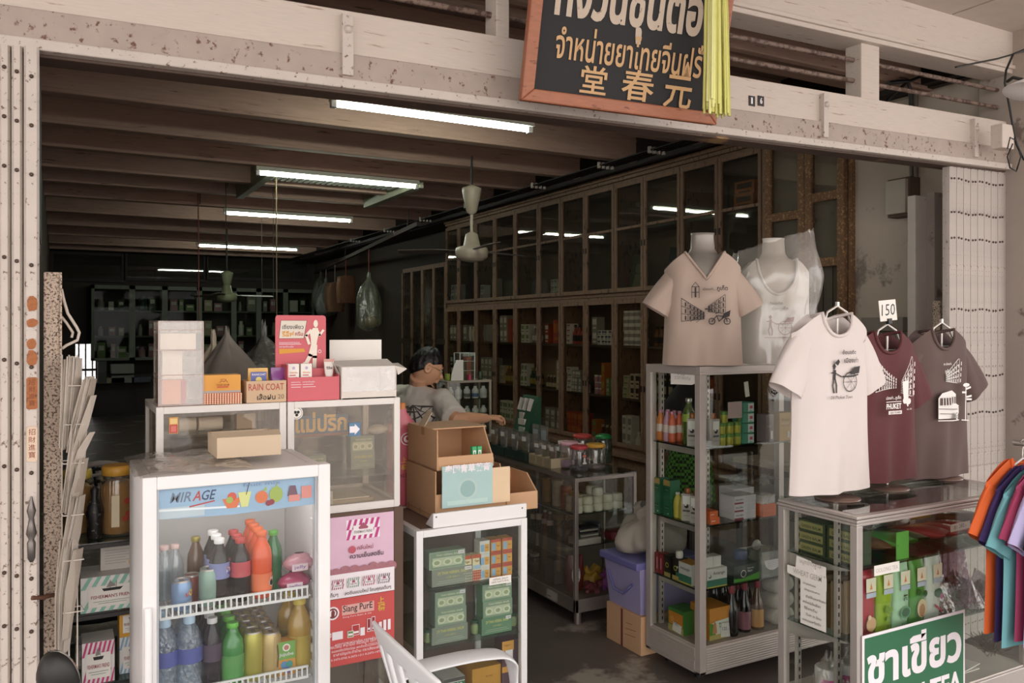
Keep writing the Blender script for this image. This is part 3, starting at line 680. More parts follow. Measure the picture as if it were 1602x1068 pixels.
# goods inside the wall cabinets: prototypes far smaller than a hand in the picture, one mesh or two each
PAL = {'white': '#ebe5da', 'cream': '#cdbc9c', 'red': '#b04a36', 'dark red': '#5f2620', 'orange': '#c4702f', 'green': '#7f9a62', 'dark green': '#2f4634', 'black': '#211d1c', 'grey': '#a39c94', 'blue': '#4c5b78', 'brown': '#5d3f2c', 'pink': '#b5808a', 'yellow': '#b59a48', 'amber': '#7a4f24'}


def small(kind, colour, w, h, second='white'):
    m_ = mat(PAL[colour], .5, var=.08); s_ = mat(PAL[second], .5); nm = {'box': 'medicine_box', 'bottle': 'medicine_bottle', 'jar': 'medicine_jar', 'tin': 'medicine_tin', 'packet': 'medicine_packet'}[kind]
    b = MB(); d = min(w, .09)
    if kind == 'box':
        b.box(-.04,-w/2,0,.05, w/2, h, m_); b.paint((-.04, w/2,0), SIDE, UP, [('r', w*.12, h*.45, w*.76, h*.4, s_),('r', w*.2, h*.15, w*.6, h*.12, s_)])
    elif kind == 'bottle':
        r = w/2; b.lathe([(r*.9,0),(r, .005),(r, h*.55),(r*.45, h*.72),(r*.4, h*.86)], m_, 12); b.lathe([(r*.5, h*.86),(r*.5, h)], s_, 12); b.lathe([(r*1.02, h*.15),(r*1.02, h*.45)], s_, 12, cap=False)
    elif kind == 'jar':
        r = w/2; b.lathe([(r*.9,0),(r, .005),(r, h*.75),(r*.8, h*.8)], m_, 12); b.lathe([(r*.9, h*.78),(r*.9, h)], s_, 12)
    elif kind == 'tin':
        r = w/2; b.lathe([(r, 0),(r, h)], m_, 12); b.lathe([(r*1.02, h*.2),(r*1.02, h*.7)], s_, 12, cap=False)
    else:
        b.grid(lambda u, v: (.02*math.sin(2*PI*u)*math.sin(PI*min(v+.03,1)), w/2*math.cos(2*PI*u), v*h),12,6, m_, wrap=True)
    o = b.build(nm); return o, nm


CATS = {'box': 'box', 'bottle': 'bottle', 'jar': 'jar', 'tin': 'tin', 'packet': 'packet'}
PROTO = {}


def goods(spec, X, ya, yb, z, where, stack=1, kx=0.0):
    """a row of one kind of goods on a shelf from ya (street side) to yb; stacked if asked"""
    kind, colour, w, h, second = spec; stack += (kind == 'box' and stack*h < .17); n = max(1, int((yb-ya)/(w*1.06))); step = (yb-ya)/n
    for i in range(n):
        for s in range(stack):
            if spec not in PROTO: PROTO[spec] = small(kind, colour, w, h, second); o = PROTO[spec][0]; new = True
            else: o = PROTO[spec][0].copy(); scene.collection.objects.link(o); new = False
            o.location = (X+R.uniform(-.006,.006)+kx, ya+step*(i+.5), z+s*h*1.001); o.rotation_euler = (0,0, R.uniform(-.05,.05))
            lv = '' if stack == 1 else (', bottom' if s == 0 else ', top' if s == stack-1 else ', %s tier' % ORD[s])
            tag(o, '%s%s %s, %s' % ('' if n == 1 else ORD[min(i, 13)]+' ', colour, 'medicine '+kind, where)+lv, CATS[kind], 'medicines in the wall cabinets')


def fill(bay, shelf, specs, X=RX+.06):
    """specs: list of (spec, share of the bay, stack); bays and shelves counted from the street and from below"""
    y0, y1 = YB[bay]+.045, YB[bay+1]-.045; y = y0; tot = sum(s[1] for s in specs)
    z = [ZB-.014,.986,1.456,1.931,2.501][shelf]; L = y1-y0
    for j, (spec, share, stack) in enumerate(specs):
        ye = y+L*share/tot
        if spec: goods(spec, X, y+.004, ye-.004, z, '%s in %s bay' % (['bottom shelf', 'middle shelf', 'top shelf', 'upper cabinet floor', 'upper cabinet shelf'][shelf], ORD[bay]), stack)
        y = ye


B = lambda c, w, h, s='white': ('box', c, w, h, s)
fill(1,2, [(('bottle', 'amber', .075,.17, 'black'),3,1)]); fill(1,1, [(('box', 'red', .09,.12, 'orange'),2,2),(B('white', .1,.08, 'grey'),2,3)])
fill(2,2, [(None, 1,1),(('bottle', 'amber', .06,.17, 'black'),3,1)]); fill(2,1, [(B('black', .066,.16, 'cream'),5,1),(B('white', .09,.10, 'black'),1,2)]); fill(2,0, [(B('white', .07,.18, 'grey'),2,1),(B('blue', .06,.22, 'white'),1,1),(B('white', .1,.12, 'grey'),1,2)])
fill(3,2, [(('tin', 'white', .072,.062, 'grey'),4,5)]); fill(3,1, [(B('dark red', .09,.10, 'dark red'),1,1),(B('cream', .06,.11, 'black'),2,1),(B('cream', .07,.05, 'green'),2,4)]); fill(3,0, [(('bottle', 'white', .055,.15, 'white'),2,1),(B('white', .06,.14, 'grey'),2,2)])
fill(4,2, [(B('white', .05,.045, 'blue'),3,2),(B('grey', .08,.13, 'white'),1,1)]); fill(4,1, [(B('green', .05,.08, 'cream'),2,1),(B('orange', .05,.15, 'yellow'),1,1),(('jar', 'pink', .055,.06, 'white'),2,3)]); fill(4,0, [(('bottle', 'dark red', .055,.16, 'cream'),3,1),(B('orange', .08,.10, 'green'),1,2)])
fill(5,2, [(('bottle', 'red', .055,.19, 'black'),5,1),(B('white', .07,.05, 'pink'),1,4)]); fill(5,1, [(('bottle', 'white', .06,.13, 'white'),1,1),(B('grey', .05,.07, 'white'),2,3),(B('white', .08,.06, 'grey'),1,4)]); fill(5,0, [(B('red', .035,.12, 'orange'),5,1)])
fill(6,2, [(B('red', .11,.24, 'orange'),2,1),(B('red', .07,.10, 'white'),1,2)]); fill(6,1, [(B('cream', .1,.15, 'white'),1,1),(('bottle', 'brown', .05,.14, 'cream'),2,1)]); fill(6,0, [(B('grey', .09,.12, 'white'),3,1)])
fill(7,2, [(('bottle', 'grey', .06,.18, 'white'),2,1),(B('white', .07,.1, 'green'),2,2)]); fill(7,1, [(('bottle', 'dark green', .06,.2, 'yellow'),3,1),(B('white', .06,.12, 'green'),2,1)]); fill(7,0, [(('jar', 'white', .09,.11, 'white'),4,1)])
fill(8,2, [(B('red', .09,.26, 'red'),2,1),(B('grey', .08,.15, 'white'),2,1)]); fill(8,1, [(('bottle', 'amber', .06,.2, 'yellow'),3,1),(B('cream', .1,.1, 'grey'),1,1)]); fill(8,0, [(B('white', .06,.12, 'green'),5,1)])
fill(9,2, [(('packet', 'grey', .06,.2, 'white'),4,1)]); fill(9,1, [(B('grey', .09,.14, 'white'),3,1)]); fill(10,2, [(('packet', 'white', .06,.18, 'white'),3,1),(B('grey', .1,.2, 'white'),1,1)]); fill(10,1, [(B('white', .07,.16, 'grey'),3,1)])
fill(11,2, [(B('grey', .09,.2, 'white'),3,1)]); fill(11,1, [(B('white', .1,.2, 'grey'),1,1),(B('dark green', .08,.14, 'white'),2,1)])
# upper tier: leaning prints, boxes and wrapped goods behind the glass
for k, (bay, w, h, c1, c2, tilt, lab) in enumerate(((3,.22,.34, '#5d5f48', '#8a8a6a', .0, 'greenish framed print leaning inside the upper cabinet, fourth bay'),(2,.17,.36, '#3f4343', '#9a9e96', .12, 'dark framed portrait card leaning inside the upper cabinet, third bay'),(1,.20,.20, '#8c8680', '#5b5651', 0, 'grey patterned picture card in the upper cabinet, second bay'))):
    b = MB(); b.box(-.006,-w/2,0,.006, w/2, h, mat(c1,.6)); q = mat(c2,.6, var=.3, scale=40); b.paint((-.006, w/2,0), SIDE, UP, [('r', w*.12, h*.12, w*.76, h*.76, mat(c1,.6, var=.5, scale=30)),('c', w*.5, h*.62, w*.2, q),('p', [(w*.2, h*.14),(w*.8, h*.14),(w*.66, h*.48),(w*.34, h*.48)], q)])
    o = b.build('picture_card'); o.location = (RX+.07,(YB[bay]+YB[bay+1])/2,1.932); o.rotation_euler = (tilt, .12,0); tag(o, lab, 'picture card', 'pictures in the upper cabinets')
fill(6,3, [(B('white', .06,.06, 'grey'),2,2),(None, 1,1)]); fill(0,4, [(B('orange', .2,.10, 'brown'),1,1)]); fill(9,3, [(B('cream', .08,.13, 'grey'),1,1),(None, 2,1),(B('white', .09,.1, 'grey'),1,1)]); fill(11,3, [(B('white', .1,.12, 'grey'),2,1)])
for k, (y, z, w, h, lab) in enumerate((((YB[0]+YB[1])/2,2.505,.34,.22, 'crumpled plastic wrapping inside the upper cabinet nearest the street'),((YB[8]+YB[7])/2+.03,1.935,.26,.28, 'shiny plastic bundle in the open door of the upper cabinet'))):
    b = MB(); sack(b, (0,0, h), w, h, FILM, 30+k, crumple=.14, depth=.55); o = b.build('plastic_bundle'); o.location = (RX+.16, y, z); o.rotation_euler = (0,0, PI/2); tag(o, lab, 'bundle', 'plastic bundles in the upper cabinets')

# ------------------------------------------------------------------ cabinets on the back wall
DG = mat('#62685a', .6, var=.15)
PXB = [143,207,258,312,366,405,447,492]
for u in range(7):
    p = at(PXB[u], 450, Y=BY-.4); q = at(PXB[u+1], 560, Y=BY-.4); g = thing('back_cabinet', '%s dim green cabinet from the left along the back wall' % ORD[u], 'cabinet', (p.x, BY-.4,0),0, 'back wall cabinets')
    w = q.x-p.x; zt = 2.42; z0 = 1.02; b = MB()
    b.box(0,0, z0,.05,.36, zt, DG); b.box(w-.05,0, z0, w, .36, zt, DG); b.box(0,0, zt-.07, w, .36, zt, DG); b.box(0,0, z0, w, .36, z0+.05, DG); b.box(0,.34, z0, w, .36, zt, DARKWOOD); b.build('carcass', g)
    for z in (1.48,1.96): b = MB(); b.box(.05,.03, z-.03, w-.05,.34, z, DG); b.build('shelf', g)
    b = MB(); b.box(.05,.008, z0+.05, w-.05,.012, zt-.07, clear('#e4e6e2', .004, gain=.05)); b.build('pane', g)
    b = MB(); b.box(0,-.15,0, w, .36,.60, DARKWOOD); b.box(-.0,-.2,.58, w, .36,.62, DARKWOOD); b.box(w*.1,-.158,.08, w*.9,-.15,.5, mat('#241c19', .6)); b.build('base_cupboard', g)
    where = '%s cabinet of the back wall' % ORD[u]
    for sh, z in enumerate((1.07,1.481,1.961)):
        x = .1; n = 0
        while x < w-.18 and n < 4:
            ww = R.uniform(.07,.17); hh = R.uniform(.12,.3); col = R.choice(['white', 'cream', 'grey', 'pink', 'green', 'grey', 'dark green']); b = MB()
            if R.random() < .7: b.box(0,0,0, ww, .1, hh, mat(PAL[col], .5)); b.paint((0,0,0), RT, UP, [('r', ww*.15, hh*.5, ww*.7, hh*.3, mat('#efe9dc', .5))]); nm = 'stored_box'; kd = 'box'
            else: b.lathe([(ww*.45,0),(ww*.45, hh*.7),(ww*.3, hh*.8),(ww*.3, hh)], mat(PAL[col], .4),12, c=(ww/2,.06,0)); nm = 'stored_jar'; kd = 'jar'
            o = b.build(nm); o.location = (p.x+x, BY-.34, z); tag(o, '%s %s, %s on the %s shelf, %s' % (col, kd, ['first', 'second', 'third', 'fourth'][n], ['bottom', 'middle', 'top'][sh], where), kd, 'goods in the back wall cabinets'); x += ww+R.uniform(.02,.12); n += 1
# grey stacked drawers or cartons and odds and ends on the back counter
for k, (x0, y0, x1, y1, c_, nm, lab) in enumerate(((174,632,210,616, '#83867a', 'grey_carton', 'upper of two long grey cartons stacked on the back counter'),(174,646,210,633, '#7b7e73', 'grey_carton', 'lower of two long grey cartons stacked on the back counter'),(165,658,195,648, '#8a7f63', 'paper_bundle', 'yellowed bundle of papers on the back counter'),(206,657,236,647, '#3c4250', 'blue_tray', 'dark blue tray of odds and ends on the back counter'),(153,632,167,614, '#4a4d49', 'grey_box', 'dim grey box left of the grey cartons at the back'),(153,652,167,634, '#43453f', 'grey_box', 'dim dark box below the other at the far left back'))):
    a = at(x0, y0, Y=BY-.75); c = at(x1, y1, Y=BY-.75); b = MB(); b.box(a.x, BY-.75,.62 if k in (1,2,3,5) else (.62+(c.z-a.z)), c.x, BY-.45,.62+(c.z-a.z)*(1 if k in (1,2,3,5) else 2), mat(c_, .6)); tag(b.build(nm, bevel=.004), lab, nm.split('_')[1])
# ------------------------------------------------------------------ drinks fridge at the front
FRY = 2.30
fx0, fx1 = .190,.676; FW = fx1-fx0
LINER = mat('#d9d6d3', .45, var=.03)
g = thing('drinks_fridge', 'white upright drinks fridge with a glass door and blue fruit drink header', 'fridge', (fx0, FRY, 0))
b = MB(); b.box(0,.045,.06,.03,.43,1.21, WHITE); b.box(FW-.03,.045,.06, FW, .43,1.21, WHITE); b.box(.03,.40,.06, FW-.03,.43,1.21, LINER); b.box(.03,.045,1.18, FW-.03,.40,1.21, WHITE); b.box(.03,.045,.06, FW-.03,.40,.40, LINER)
b.box(.02,.07,0, FW-.02,.41,.06, BLACK); b.build('fridge_body', g, bevel=.004)
b = MB(); b.box(.06,.06,1.155, FW-.06,.085,1.175, glow('#fff6ee', 2.2)); b.build('fridge_lamp', g)  # assumed glowing strip behind the header, added to brighten the liner and bottles
b = MB(); D0, D1 = .0,.042; z0, z1 = .12,1.222
b.box(0, D0, z0,.034, D1, z1, WHITE); b.box(FW-.034, D0, z0, FW, D1, z1, WHITE); b.box(.034, D0, z1-.034, FW-.034, D1, z1, WHITE); b.box(.034, D0, z0, FW-.034, D1, z0+.06, WHITE)
b.box(.034, D0+.012, z0+.06,.040, D1, z1-.034, mat('#b9bcc0', .4)); b.box(FW-.04, D0+.012, z0+.06, FW-.034, D1, z1-.034, mat('#b9bcc0', .4))
door = b.build('fridge_door', g, bevel=.005)
b = MB(); b.box(.036,.018, z0+.06, FW-.036,.022, z1-.034, clear('#f6f8f8', .04, gain=.5)); b.build('door_glass', door)
b = MB(); b.tube([(.012,-.004,.40),(.012,-.018,.43),(.012,-.018,.86),(.012,-.004,.89)], .010, WHITE, 10); b.build('door_handle', door)
SKYB = mat('#9fc0de', .4, var=.12, scale=6, stretch=(1,1,8)); b = MB(); hx0, hz0, hw, hh = .038,1.108, FW-.076,.080
b.prism([(hx0, hz0),(hx0+hw*.45, hz0-.006),(hx0+hw, hz0+.0),(hx0+hw, hz0+hh),(hx0, hz0+hh)], 'y', .0225,.024, SKYB)
NAVY, RED_, CRIM = flat('#2b3f66', .4), flat('#b83a3a', .4), flat('#b5484d', .4)
OR, LG, YG, PK = flat('#d9713f', .4), flat('#9db24f', .4), flat('#d8d98c', .4), flat('#d98a80', .4)
x = lambda f: f*hw
def cup(cx, cy, w, h, c1): return [('p', [(cx-w*.5, cy+h),(cx+w*.5, cy+h),(cx+w*.25, cy),(cx-w*.25, cy)], c1)]
it = [('r', 0,0, x(.28), hh*.35, mat('#c9d6df', .4)),('p', [(x(.0),.02),(x(.5),.012),(x(.5),.017),(x(0),.026)], mat('#e7eef2', .4)),
      ('t', 'MIR', x(.07),.040,.052,.026, flat('#6b7a92', .4),.012,.25),('t', 'A', x(.205),.040,.021,.026, RED_, .012,.25),('t', 'GE', x(.255),.040,.034,.026, NAVY, .012,.25),('l', [(x(.19),.026),(x(.34),.036)], .0035, RED_)]
it += cup(x(.45),.012,.05,.026, OR)+[('c', x(.45),.042,.012, flat('#cf4f38', .4)),('c', x(.435),.034,.009, LG)]
it += cup(x(.53),.012,.035,.040, YG)+[('l', [(x(.54),.045),(x(.56),.075)], .002, INK),('c', x(.64),.034,.017, OR),('p', [(x(.645),.05),(x(.67),.062),(x(.675),.05)], LG),('c', x(.735),.038,.018, LG, .022),('p', [(x(.73),.055),(x(.745),.055),(x(.739),.074)], LG),('c', x(.685),.016,.008, flat('#8f2a3a', .4)),('c', x(.705),.018,.008, flat('#8f2a3a', .4))]
it += [('p', [(x(.81),.03),(x(.88),.03),(x(.865),.058),(x(.825),.058)], flat('#6d4a5d', .4)),('r', x(.82),.014, x(.075),.018, PK),('r', x(.905),.02, x(.07),.034, PK),('t', 'fruit mix', x(.52),.066,.10,.009, flat('#6f90b5', .4))]
b.paint((hx0,.0224, hz0), RT, UP, it, lift=.0003); b.build('header_poster', door)
WIRE = mat('#eceae8', .4, var=.02)
for k, zs in enumerate((.848,.622)):
    b = MB()
    for i in range(15): xx = .045+(FW-.09)*i/14; b.tube([(xx, .055, zs-.004),(xx, .395, zs-.004)], .002, WIRE, 5)
    for y in (.06,.16,.27,.39): b.tube([(.04, y, zs-.008),(FW-.04, y, zs-.008)], .0025, WIRE, 5)
    b.box(.045,.046, zs-.010, FW-.05,.052, zs-.003, WIRE); b.box(.045,.046, zs+.020, FW-.05,.052, zs+.026, WIRE)
    n = 26
    for i in range(n+1): xx = .047+(FW-.10)*i/n; b.box(xx-.0022,.047, zs-.004, xx+.0022,.051, zs+.021, WIRE)
    b.build('wire_shelf', g)
for xx in (.032, FW-.036):
    b = MB()
    for k in range(16): b.box(xx, .06,.45+k*.045, xx+.005,.085,.472+k*.045, WHITE)
    b.build('shelf_rail', g)


def soda(name, label, liquid, capc, labelc, h=.175, r=.027, items=None, group=None, lab=(.40,.64), neckliquid=True):
    pr = [(r*.78,0),(r*.95, h*.03),(r, h*.10),(r*.93, h*.32),(r, h*.42),(r, h*.60),(r*.9, h*.72),(r*.55, h*.84),(r*.42, h*.90),(r*.42, h*.93)]
    return bottle(name, label, pr, liquid, capc, (r*.52, h*.92, h),(h*lab[0], h*lab[1], r*1.02, labelc) if labelc else None, group, 14, items)


def shelfpos(px_, row, zs, d=.052): # column px at the front row of a shelf, rows going back
    a = at(px_, 900, Y=FRY+.085); return (a.x+.0*row, FRY+.085+d*row, zs)


COLA = mat('#1c0f0d', .2); ORANGE = mat('#e2582a', .25); DKPURP = mat('#241722', .2)
CAPW, CAPR, CAPO, CAPG, CAPY = (mat(c, .4) for c in ('#e8e4e2', '#b93a36', '#e0662e', '#5aa23c', '#d8bd52'))
def row(proto, label_of, px_, zs, n, d=.052, grp=None):
    for r_ in range(n):
        loc = shelfpos(px_, r_, zs, d)
        if r_ == 0: put(proto, loc); proto['label'] = label_of(0); proto['group'] = grp
        else: dup(proto, loc, 0, label_of(r_), grp)


nth = lambda k: ['front', 'second', 'third', 'fourth', 'fifth'][k]
Z1, Z2 = .850,.624
r1 = .027
lb = [('r', .012,0,.05,.042, flat('#8a8fc0', .4)),('c', .026,.02,.011, flat('#f1ecec', .4)),('p', [(.016,.022),(.036,.024),(.034,.029),(.026,.0315),(.018,.029)], flat('#c23b3b', .4)),('p', [(.016,.018),(.036,.016),(.033,.011),(.026,.009),(.019,.011)], flat('#3b4f9c', .4))]
row(soda('soda_bottle', '', COLA, CAPW, mat('#8f93bf', .4),.178, r1, lb), lambda k: '%s white capped cola bottle with lilac label, upper fridge shelf' % nth(k),343, Z1,3, grp='white capped cola bottles')
lb = [('t', 'Zero', .030,.012,.03,.015, WHITE, .01)]
row(soda('soda_bottle', '', COLA, CAPR, mat('#c4545a', .4),.172, r1, lb), lambda k: '%s red capped cola bottle with pink label, upper fridge shelf' % nth(k),376, Z1,3, grp='red capped cola bottles')
lb = [('c', .028,.022,.012, flat('#f0e7dc', .4)),('c', .026,.02,.008, INK),('c', .037,.014,.005, flat('#5f9a3c', .4)),('t', 'fruit', .02,.03,.018,.007, WHITE, .01)]
row(soda('soda_bottle', '', ORANGE, CAPO, mat('#ea7a4c', .4),.185,.029, lb, lab=(.12,.38)), lambda k: '%s orange soda bottle of the row on upper fridge shelf' % nth(k),409, Z1,4, grp='orange soda bottles')
o = soda('soda_bottle', 'green soda bottle right of the orange ones, upper fridge shelf', mat('#1f6a35', .15, coat=.5), CAPG, None, .17,.026); put(o, shelfpos(434,1, Z1))
for k, p in enumerate((252,268,285)):
    o = soda('water_bottle', ['clear small bottle nearest the hinge side, upper fridge shelf', 'clear small bottle behind the blue energy drink can', 'clear small bottle third along the left of the upper fridge shelf'][k], clear('#e8eef0', .10, body=.18, bodycol='#d8dce0'), mat('#d8b8b0', .4), None, .15,.024, None, 'small clear bottles'); put(o, shelfpos(p-4,2, Z1))
o = soda('tonic_bottle', 'brown glass tonic bottle with gold cap behind the coffee can', mat('#5a3a20', .15, coat=.5), mat('#9a8a3a', .35, metal=.5), None, .165,.024); put(o, shelfpos(315,2, Z1))
BLUEC = mat('#8aa3c8', .3, metal=.3)
it = [('c', .026,.045,.009, flat('#f0cf5a', .4)),('p', [(.006,.046),(.022,.050),(.024,.041),(.010,.036)], flat('#c8403a', .4)),('p', [(.046,.046),(.030,.050),(.028,.041),(.042,.036)], flat('#c8403a', .4)),('t', 'energy drink', .010,.018,.034,.008, WHITE, .01)]
o = can('drink_can', 'blue energy drink can with red and yellow emblem', .026,.078, BLUEC, it); put(o, shelfpos(284,0, Z1))
o = can('drink_can', 'dark red drink can between the blue can and coffee can', .024,.075, mat('#8f3d30', .35)); put(o, shelfpos(304,1, Z1))
it = [('c', .035,.042,.019, flat('#e9e5e2', .4)),('c', .035,.042,.0175, flat('#231b1a', .4)),('t', 'COFFEE', .020,.044,.03,.007, WHITE, .012),('t', 'ice', .027,.030,.016,.008, WHITE, .012)]
o = can('drink_can', 'grey green coffee can with a black oval badge', .027,.10, mat('#8fa89a', .35, metal=.3), it); put(o, shelfpos(327,0, Z1))
for k, (p, zz, mm, lab) in enumerate(((462,.0, '#b0486a', 'pink jelly pack lying front right on the upper fridge shelf'),(470,.052, '#c08a94', 'paler pink jelly pack on top of the other at upper right'))):
    b = MB(); b.grid(lambda u, v: (.045*math.cos(2*PI*u)*(1+.08*math.sin(12*u)),.04*math.sin(2*PI*u),.026-.026*math.cos(PI*v)) if False else (.048*math.cos(2*PI*u)*math.sin(PI*min(max(v, .04),.96))**.6*(1+.06*math.sin(25*u)),.036*math.sin(2*PI*u)*math.sin(PI*min(max(v, .04),.96))**.6,.054*v),24,8, mat(mm, .25, var=.3, scale=60, coat=.5), wrap=True)
    b.paint((-.03,-.0375,.012), RT, UP, [('r', 0,0,.045,.02, flat('#e3c9cf', .4)),('t', 'jelly', .006,.004,.034,.012, flat('#7d5a9a', .4),.01)]); o = b.build('jelly_pack'); l = shelfpos(p, .25, Z1); o.location = (l[0], l[1], l[2]+zz); tag(o, lab, 'packet', 'pink jelly packs')
# lower shelf
WATER = clear('#dfe8f0', .12, body=.20, bodycol='#b9c4d4', wob=.9, wscale=60, gain=.7)
for k, p in enumerate((258,296)):
    pr = [(.030,0),(.034,.01),(.031,.04),(.034,.06),(.031,.085),(.034,.10),(.034,.135),(.028,.16),(.014,.183),(.013,.19)]
    o = bottle('water_bottle', ['clear water bottle with blue label, leftmost on the lower fridge shelf', 'clear water bottle with blue band, second on the lower fridge shelf'][k], pr, WATER, mat('#b9cfe4', .4),(.0155,.185,.207),(.085,.125,.0348, mat('#5a62a5', .4)), 'water bottles', 14, [('r', .045,.004,.016,.032, flat('#dfe3ec', .4)),('c', .053,.022,.004, flat('#3f4a94', .4))] if k == 0 else [('r', .018,.018,.07,.021, flat('#c9d2da', .4)),('c', .053,.010,.003, WHITE)])
    put(o, shelfpos(p, 0, Z2))
    dup(o, shelfpos(p, 1.35, Z2),0, 'clear water bottle behind the %s one, lower fridge shelf' % ['leftmost', 'second'][k], 'water bottles')
lb = [('r', .012,.0,.055,.05, flat('#d9d3d6', .4)),('c', .043,.026,.013, flat('#b23aa8', .4)),('t', 'grape', .016,.004,.045,.011, flat('#5b2a5a', .4),.01)]
row(soda('soda_bottle', '', DKPURP, mat('#d7d2d0', .4), mat('#544454', .4),.19,.026, lb), lambda k: '%s dark grape drink bottle with white cap, lower fridge shelf' % nth(k),332, Z2,5,.05, 'grape drink bottles')
lb = [('r', .018,.004,.05,.052, flat('#2c2f24', .4)),('t', 'Aloe', .025,.022,.036,.014, flat('#b9c86a', .4),.01),('l', [(.022,.048),(.064,.048)], .002, flat('#c0b070', .4)),('c', .036,.01,.005, flat('#6fae4a', .4)),('c', .05,.01,.005, flat('#a8cf6a', .4))]
row(soda('soda_bottle', '', mat('#3f8a3f', .15, coat=.6), mat('#6cbf45', .35), mat('#5a9a52', .3),.168,.031, lb, lab=(.08,.50)), lambda k: '%s green aloe drink bottle of the row, lower fridge shelf' % nth(k),364, Z2,5,.058, 'green aloe bottles')
YC = mat('#bdb255', .3, metal=.35, var=.15); it = [('r', .012,.012,.05,.05, mat('#c9bd55', .35)),('t', 'TEA', .025,.03,.03,.014, flat('#6b7a2a', .4),.01),('r', .02,.016,.04,.006, flat('#f0ead0', .4))]
row(can('drink_can', '', .0265,.135, YC, it), lambda k: '%s yellow green tea can of the row, lower fridge shelf' % nth(k),396, Z2,5,.056, 'yellow tea cans')
it = [('r', .003,.0,.03,.115, flat('#cfae6a', .4)),('r', .045,.004,.025,.11, flat('#4f8f5f', .4)),('l', [(.012,.03),(.016,.06),(.012,.09)], .004, flat('#7d5a35', .4))]
row(can('drink_can', '', .0265,.125, mat('#cdb27a', .3, metal=.3), it), lambda k: '%s gold drink can with green stripe, lower fridge shelf' % nth(k),424, Z2,5,.056, 'gold drink cans')
a = at(446,1052, Y=FRY+.08)
it = [('r', 0,.045,.052,.05, flat('#7fae55', .4)),('c', .026,.078,.011, flat('#f0ebe4', .4)),('c', .026,.078,.007, flat('#c9806f', .4)),('t', 'jujube', .006,.052,.04,.013, WHITE, .015),('c', .02,.03,.010, flat('#5f8fc0', .4)),('c', .034,.03,.010, flat('#4a9a8a', .4)),('c', .028,.014,.010, flat('#6a6ab8', .4))]
o = carton('drink_carton', 'small green and orange drink carton with a swirl, lower fridge shelf', 'carton', .052,.04,.095, mat('#d79a4a', .4), it); put(o, (a.x, FRY+.085, Z2))
lb = [('p', [(.02,.0),(.075,.0),(.07,.05),(.045,.07),(.022,.055)], flat('#7fa83c', .4)),('c', .045,.062,.018, flat('#e9e6d2', .4)),('c', .036,.066,.011, flat('#a94a3e', .4)),('t', 'tea', .05,.05,.02,.01, INK, .01)]
o = soda('tea_bottle', 'large amber green tea bottle with yellow cap, right of lower fridge shelf', mat('#b08a3c', .15, coat=.5), CAPY, mat('#b9a04a', .3),.20,.036, lb, lab=(.04,.50)); put(o, shelfpos(471,.35, Z2))
dup(o, shelfpos(466,1.9, Z2),0, 'amber green tea bottle behind the large one, lower fridge shelf')
# things on the fridge
b = MB(); zt = 1.2225
b.grid(lambda u, v: (fx0-.018+u*.30, FRY+.01+v*.38, zt+.003+.010*abs(math.sin(7*u+3*v))*(1-abs(2*u-1)**4)),20,14, FILM); tag(b.build('plastic_sheet'), 'crumpled clear plastic sheet lying on top of the drinks fridge', 'sheet')
a = at(345,722, Y=FRY+.03); c = at(450,690, Y=FRY+.03)
b = MB(); w = c.x-a.x; T = .004
b.box(0,0,0, w, T, .058, CARD2); b.box(0,.16,0, w, .16+T, .058, CARD2); b.box(0, T, 0, T, .16,.058, CARD2); b.box(w-T, T, 0, w, .16,.058, CARD2); b.box(T, T, 0, w-T, .16, T, CARD2); b.add([(0,0,.058),(w, 0,.058),(w+.002,.035,.07),(-.012,.03,.068)], [(0,1,2,3)], CARD2)
o = b.build('beige_box', solid=.001); o.location = (a.x+.012, FRY+.16, zt+.012); tag(o, 'open beige cardboard tray on the right of the fridge top', 'box')

# ------------------------------------------------------------------ glass counter cases behind the fridge
CY0, CY1 = 2.74,3.10
CASEG = clear('#f4f0ea', .05, body=.05, bodycol='#d8cfc6', gain=.7)


def case(name, label, x0, x1, y0, y1, z0, z1, shelves, frame=WFRAME, fr=.022, glassm=GLASS, back=None, solid_base=None, cat='display case', top=True, legs=0, sidefr=None):
    g = thing(name, label, cat, (x0, y0,0)); w = x1-x0; d = y1-y0; b = MB(); s = sidefr or fr
    for xx in (0, w-fr):
        for yy in (0, d-s): b.box(xx, yy, z0, xx+fr, yy+s, z1, frame)
    for zz in (z0, z1-fr):
        b.box(fr, 0, zz, w-fr, s, zz+fr, frame); b.box(fr, d-s, zz, w-fr, d, zz+fr, frame); b.box(0, s, zz, fr, d-s, zz+fr, frame); b.box(w-fr, s, zz, w, d-s, zz+fr, frame)
    b.build('case_frame', g, bevel=.002)
    b = MB(); b.box(fr, .006, z0+fr, w-fr, .010, z1-fr, glassm); b.build('front_pane', g)
    b = MB(); b.box(.006, s, z0+fr, .010, d-s, z1-fr, glassm); b.build('side_pane', g)
    b = MB(); b.box(w-.010, s, z0+fr, w-.006, d-s, z1-fr, glassm); b.build('side_pane', g)
    if top: b = MB(); b.box(fr, s, z1-.008, w-fr, d-s, z1-.002, glassm if top is True else top); b.build('top_pane', g)
    b = MB(); b.box(fr, d-.012, z0+fr, w-fr, d-.006, z1-fr, back or glassm); b.build('back_panel', g)
    b = MB(); b.box(.003,.003, z0-.004 if not solid_base else z0-.004, w-.003, d-.003, z0+.012, solid_base or frame); b.build('base_panel', g)
    for zz in shelves: b = MB(); b.box(.014,.014, zz-.006, w-.014, d-.014, zz, clear('#dfe6e0', .08, gain=.5)); b.build('glass_shelf', g)
    return g


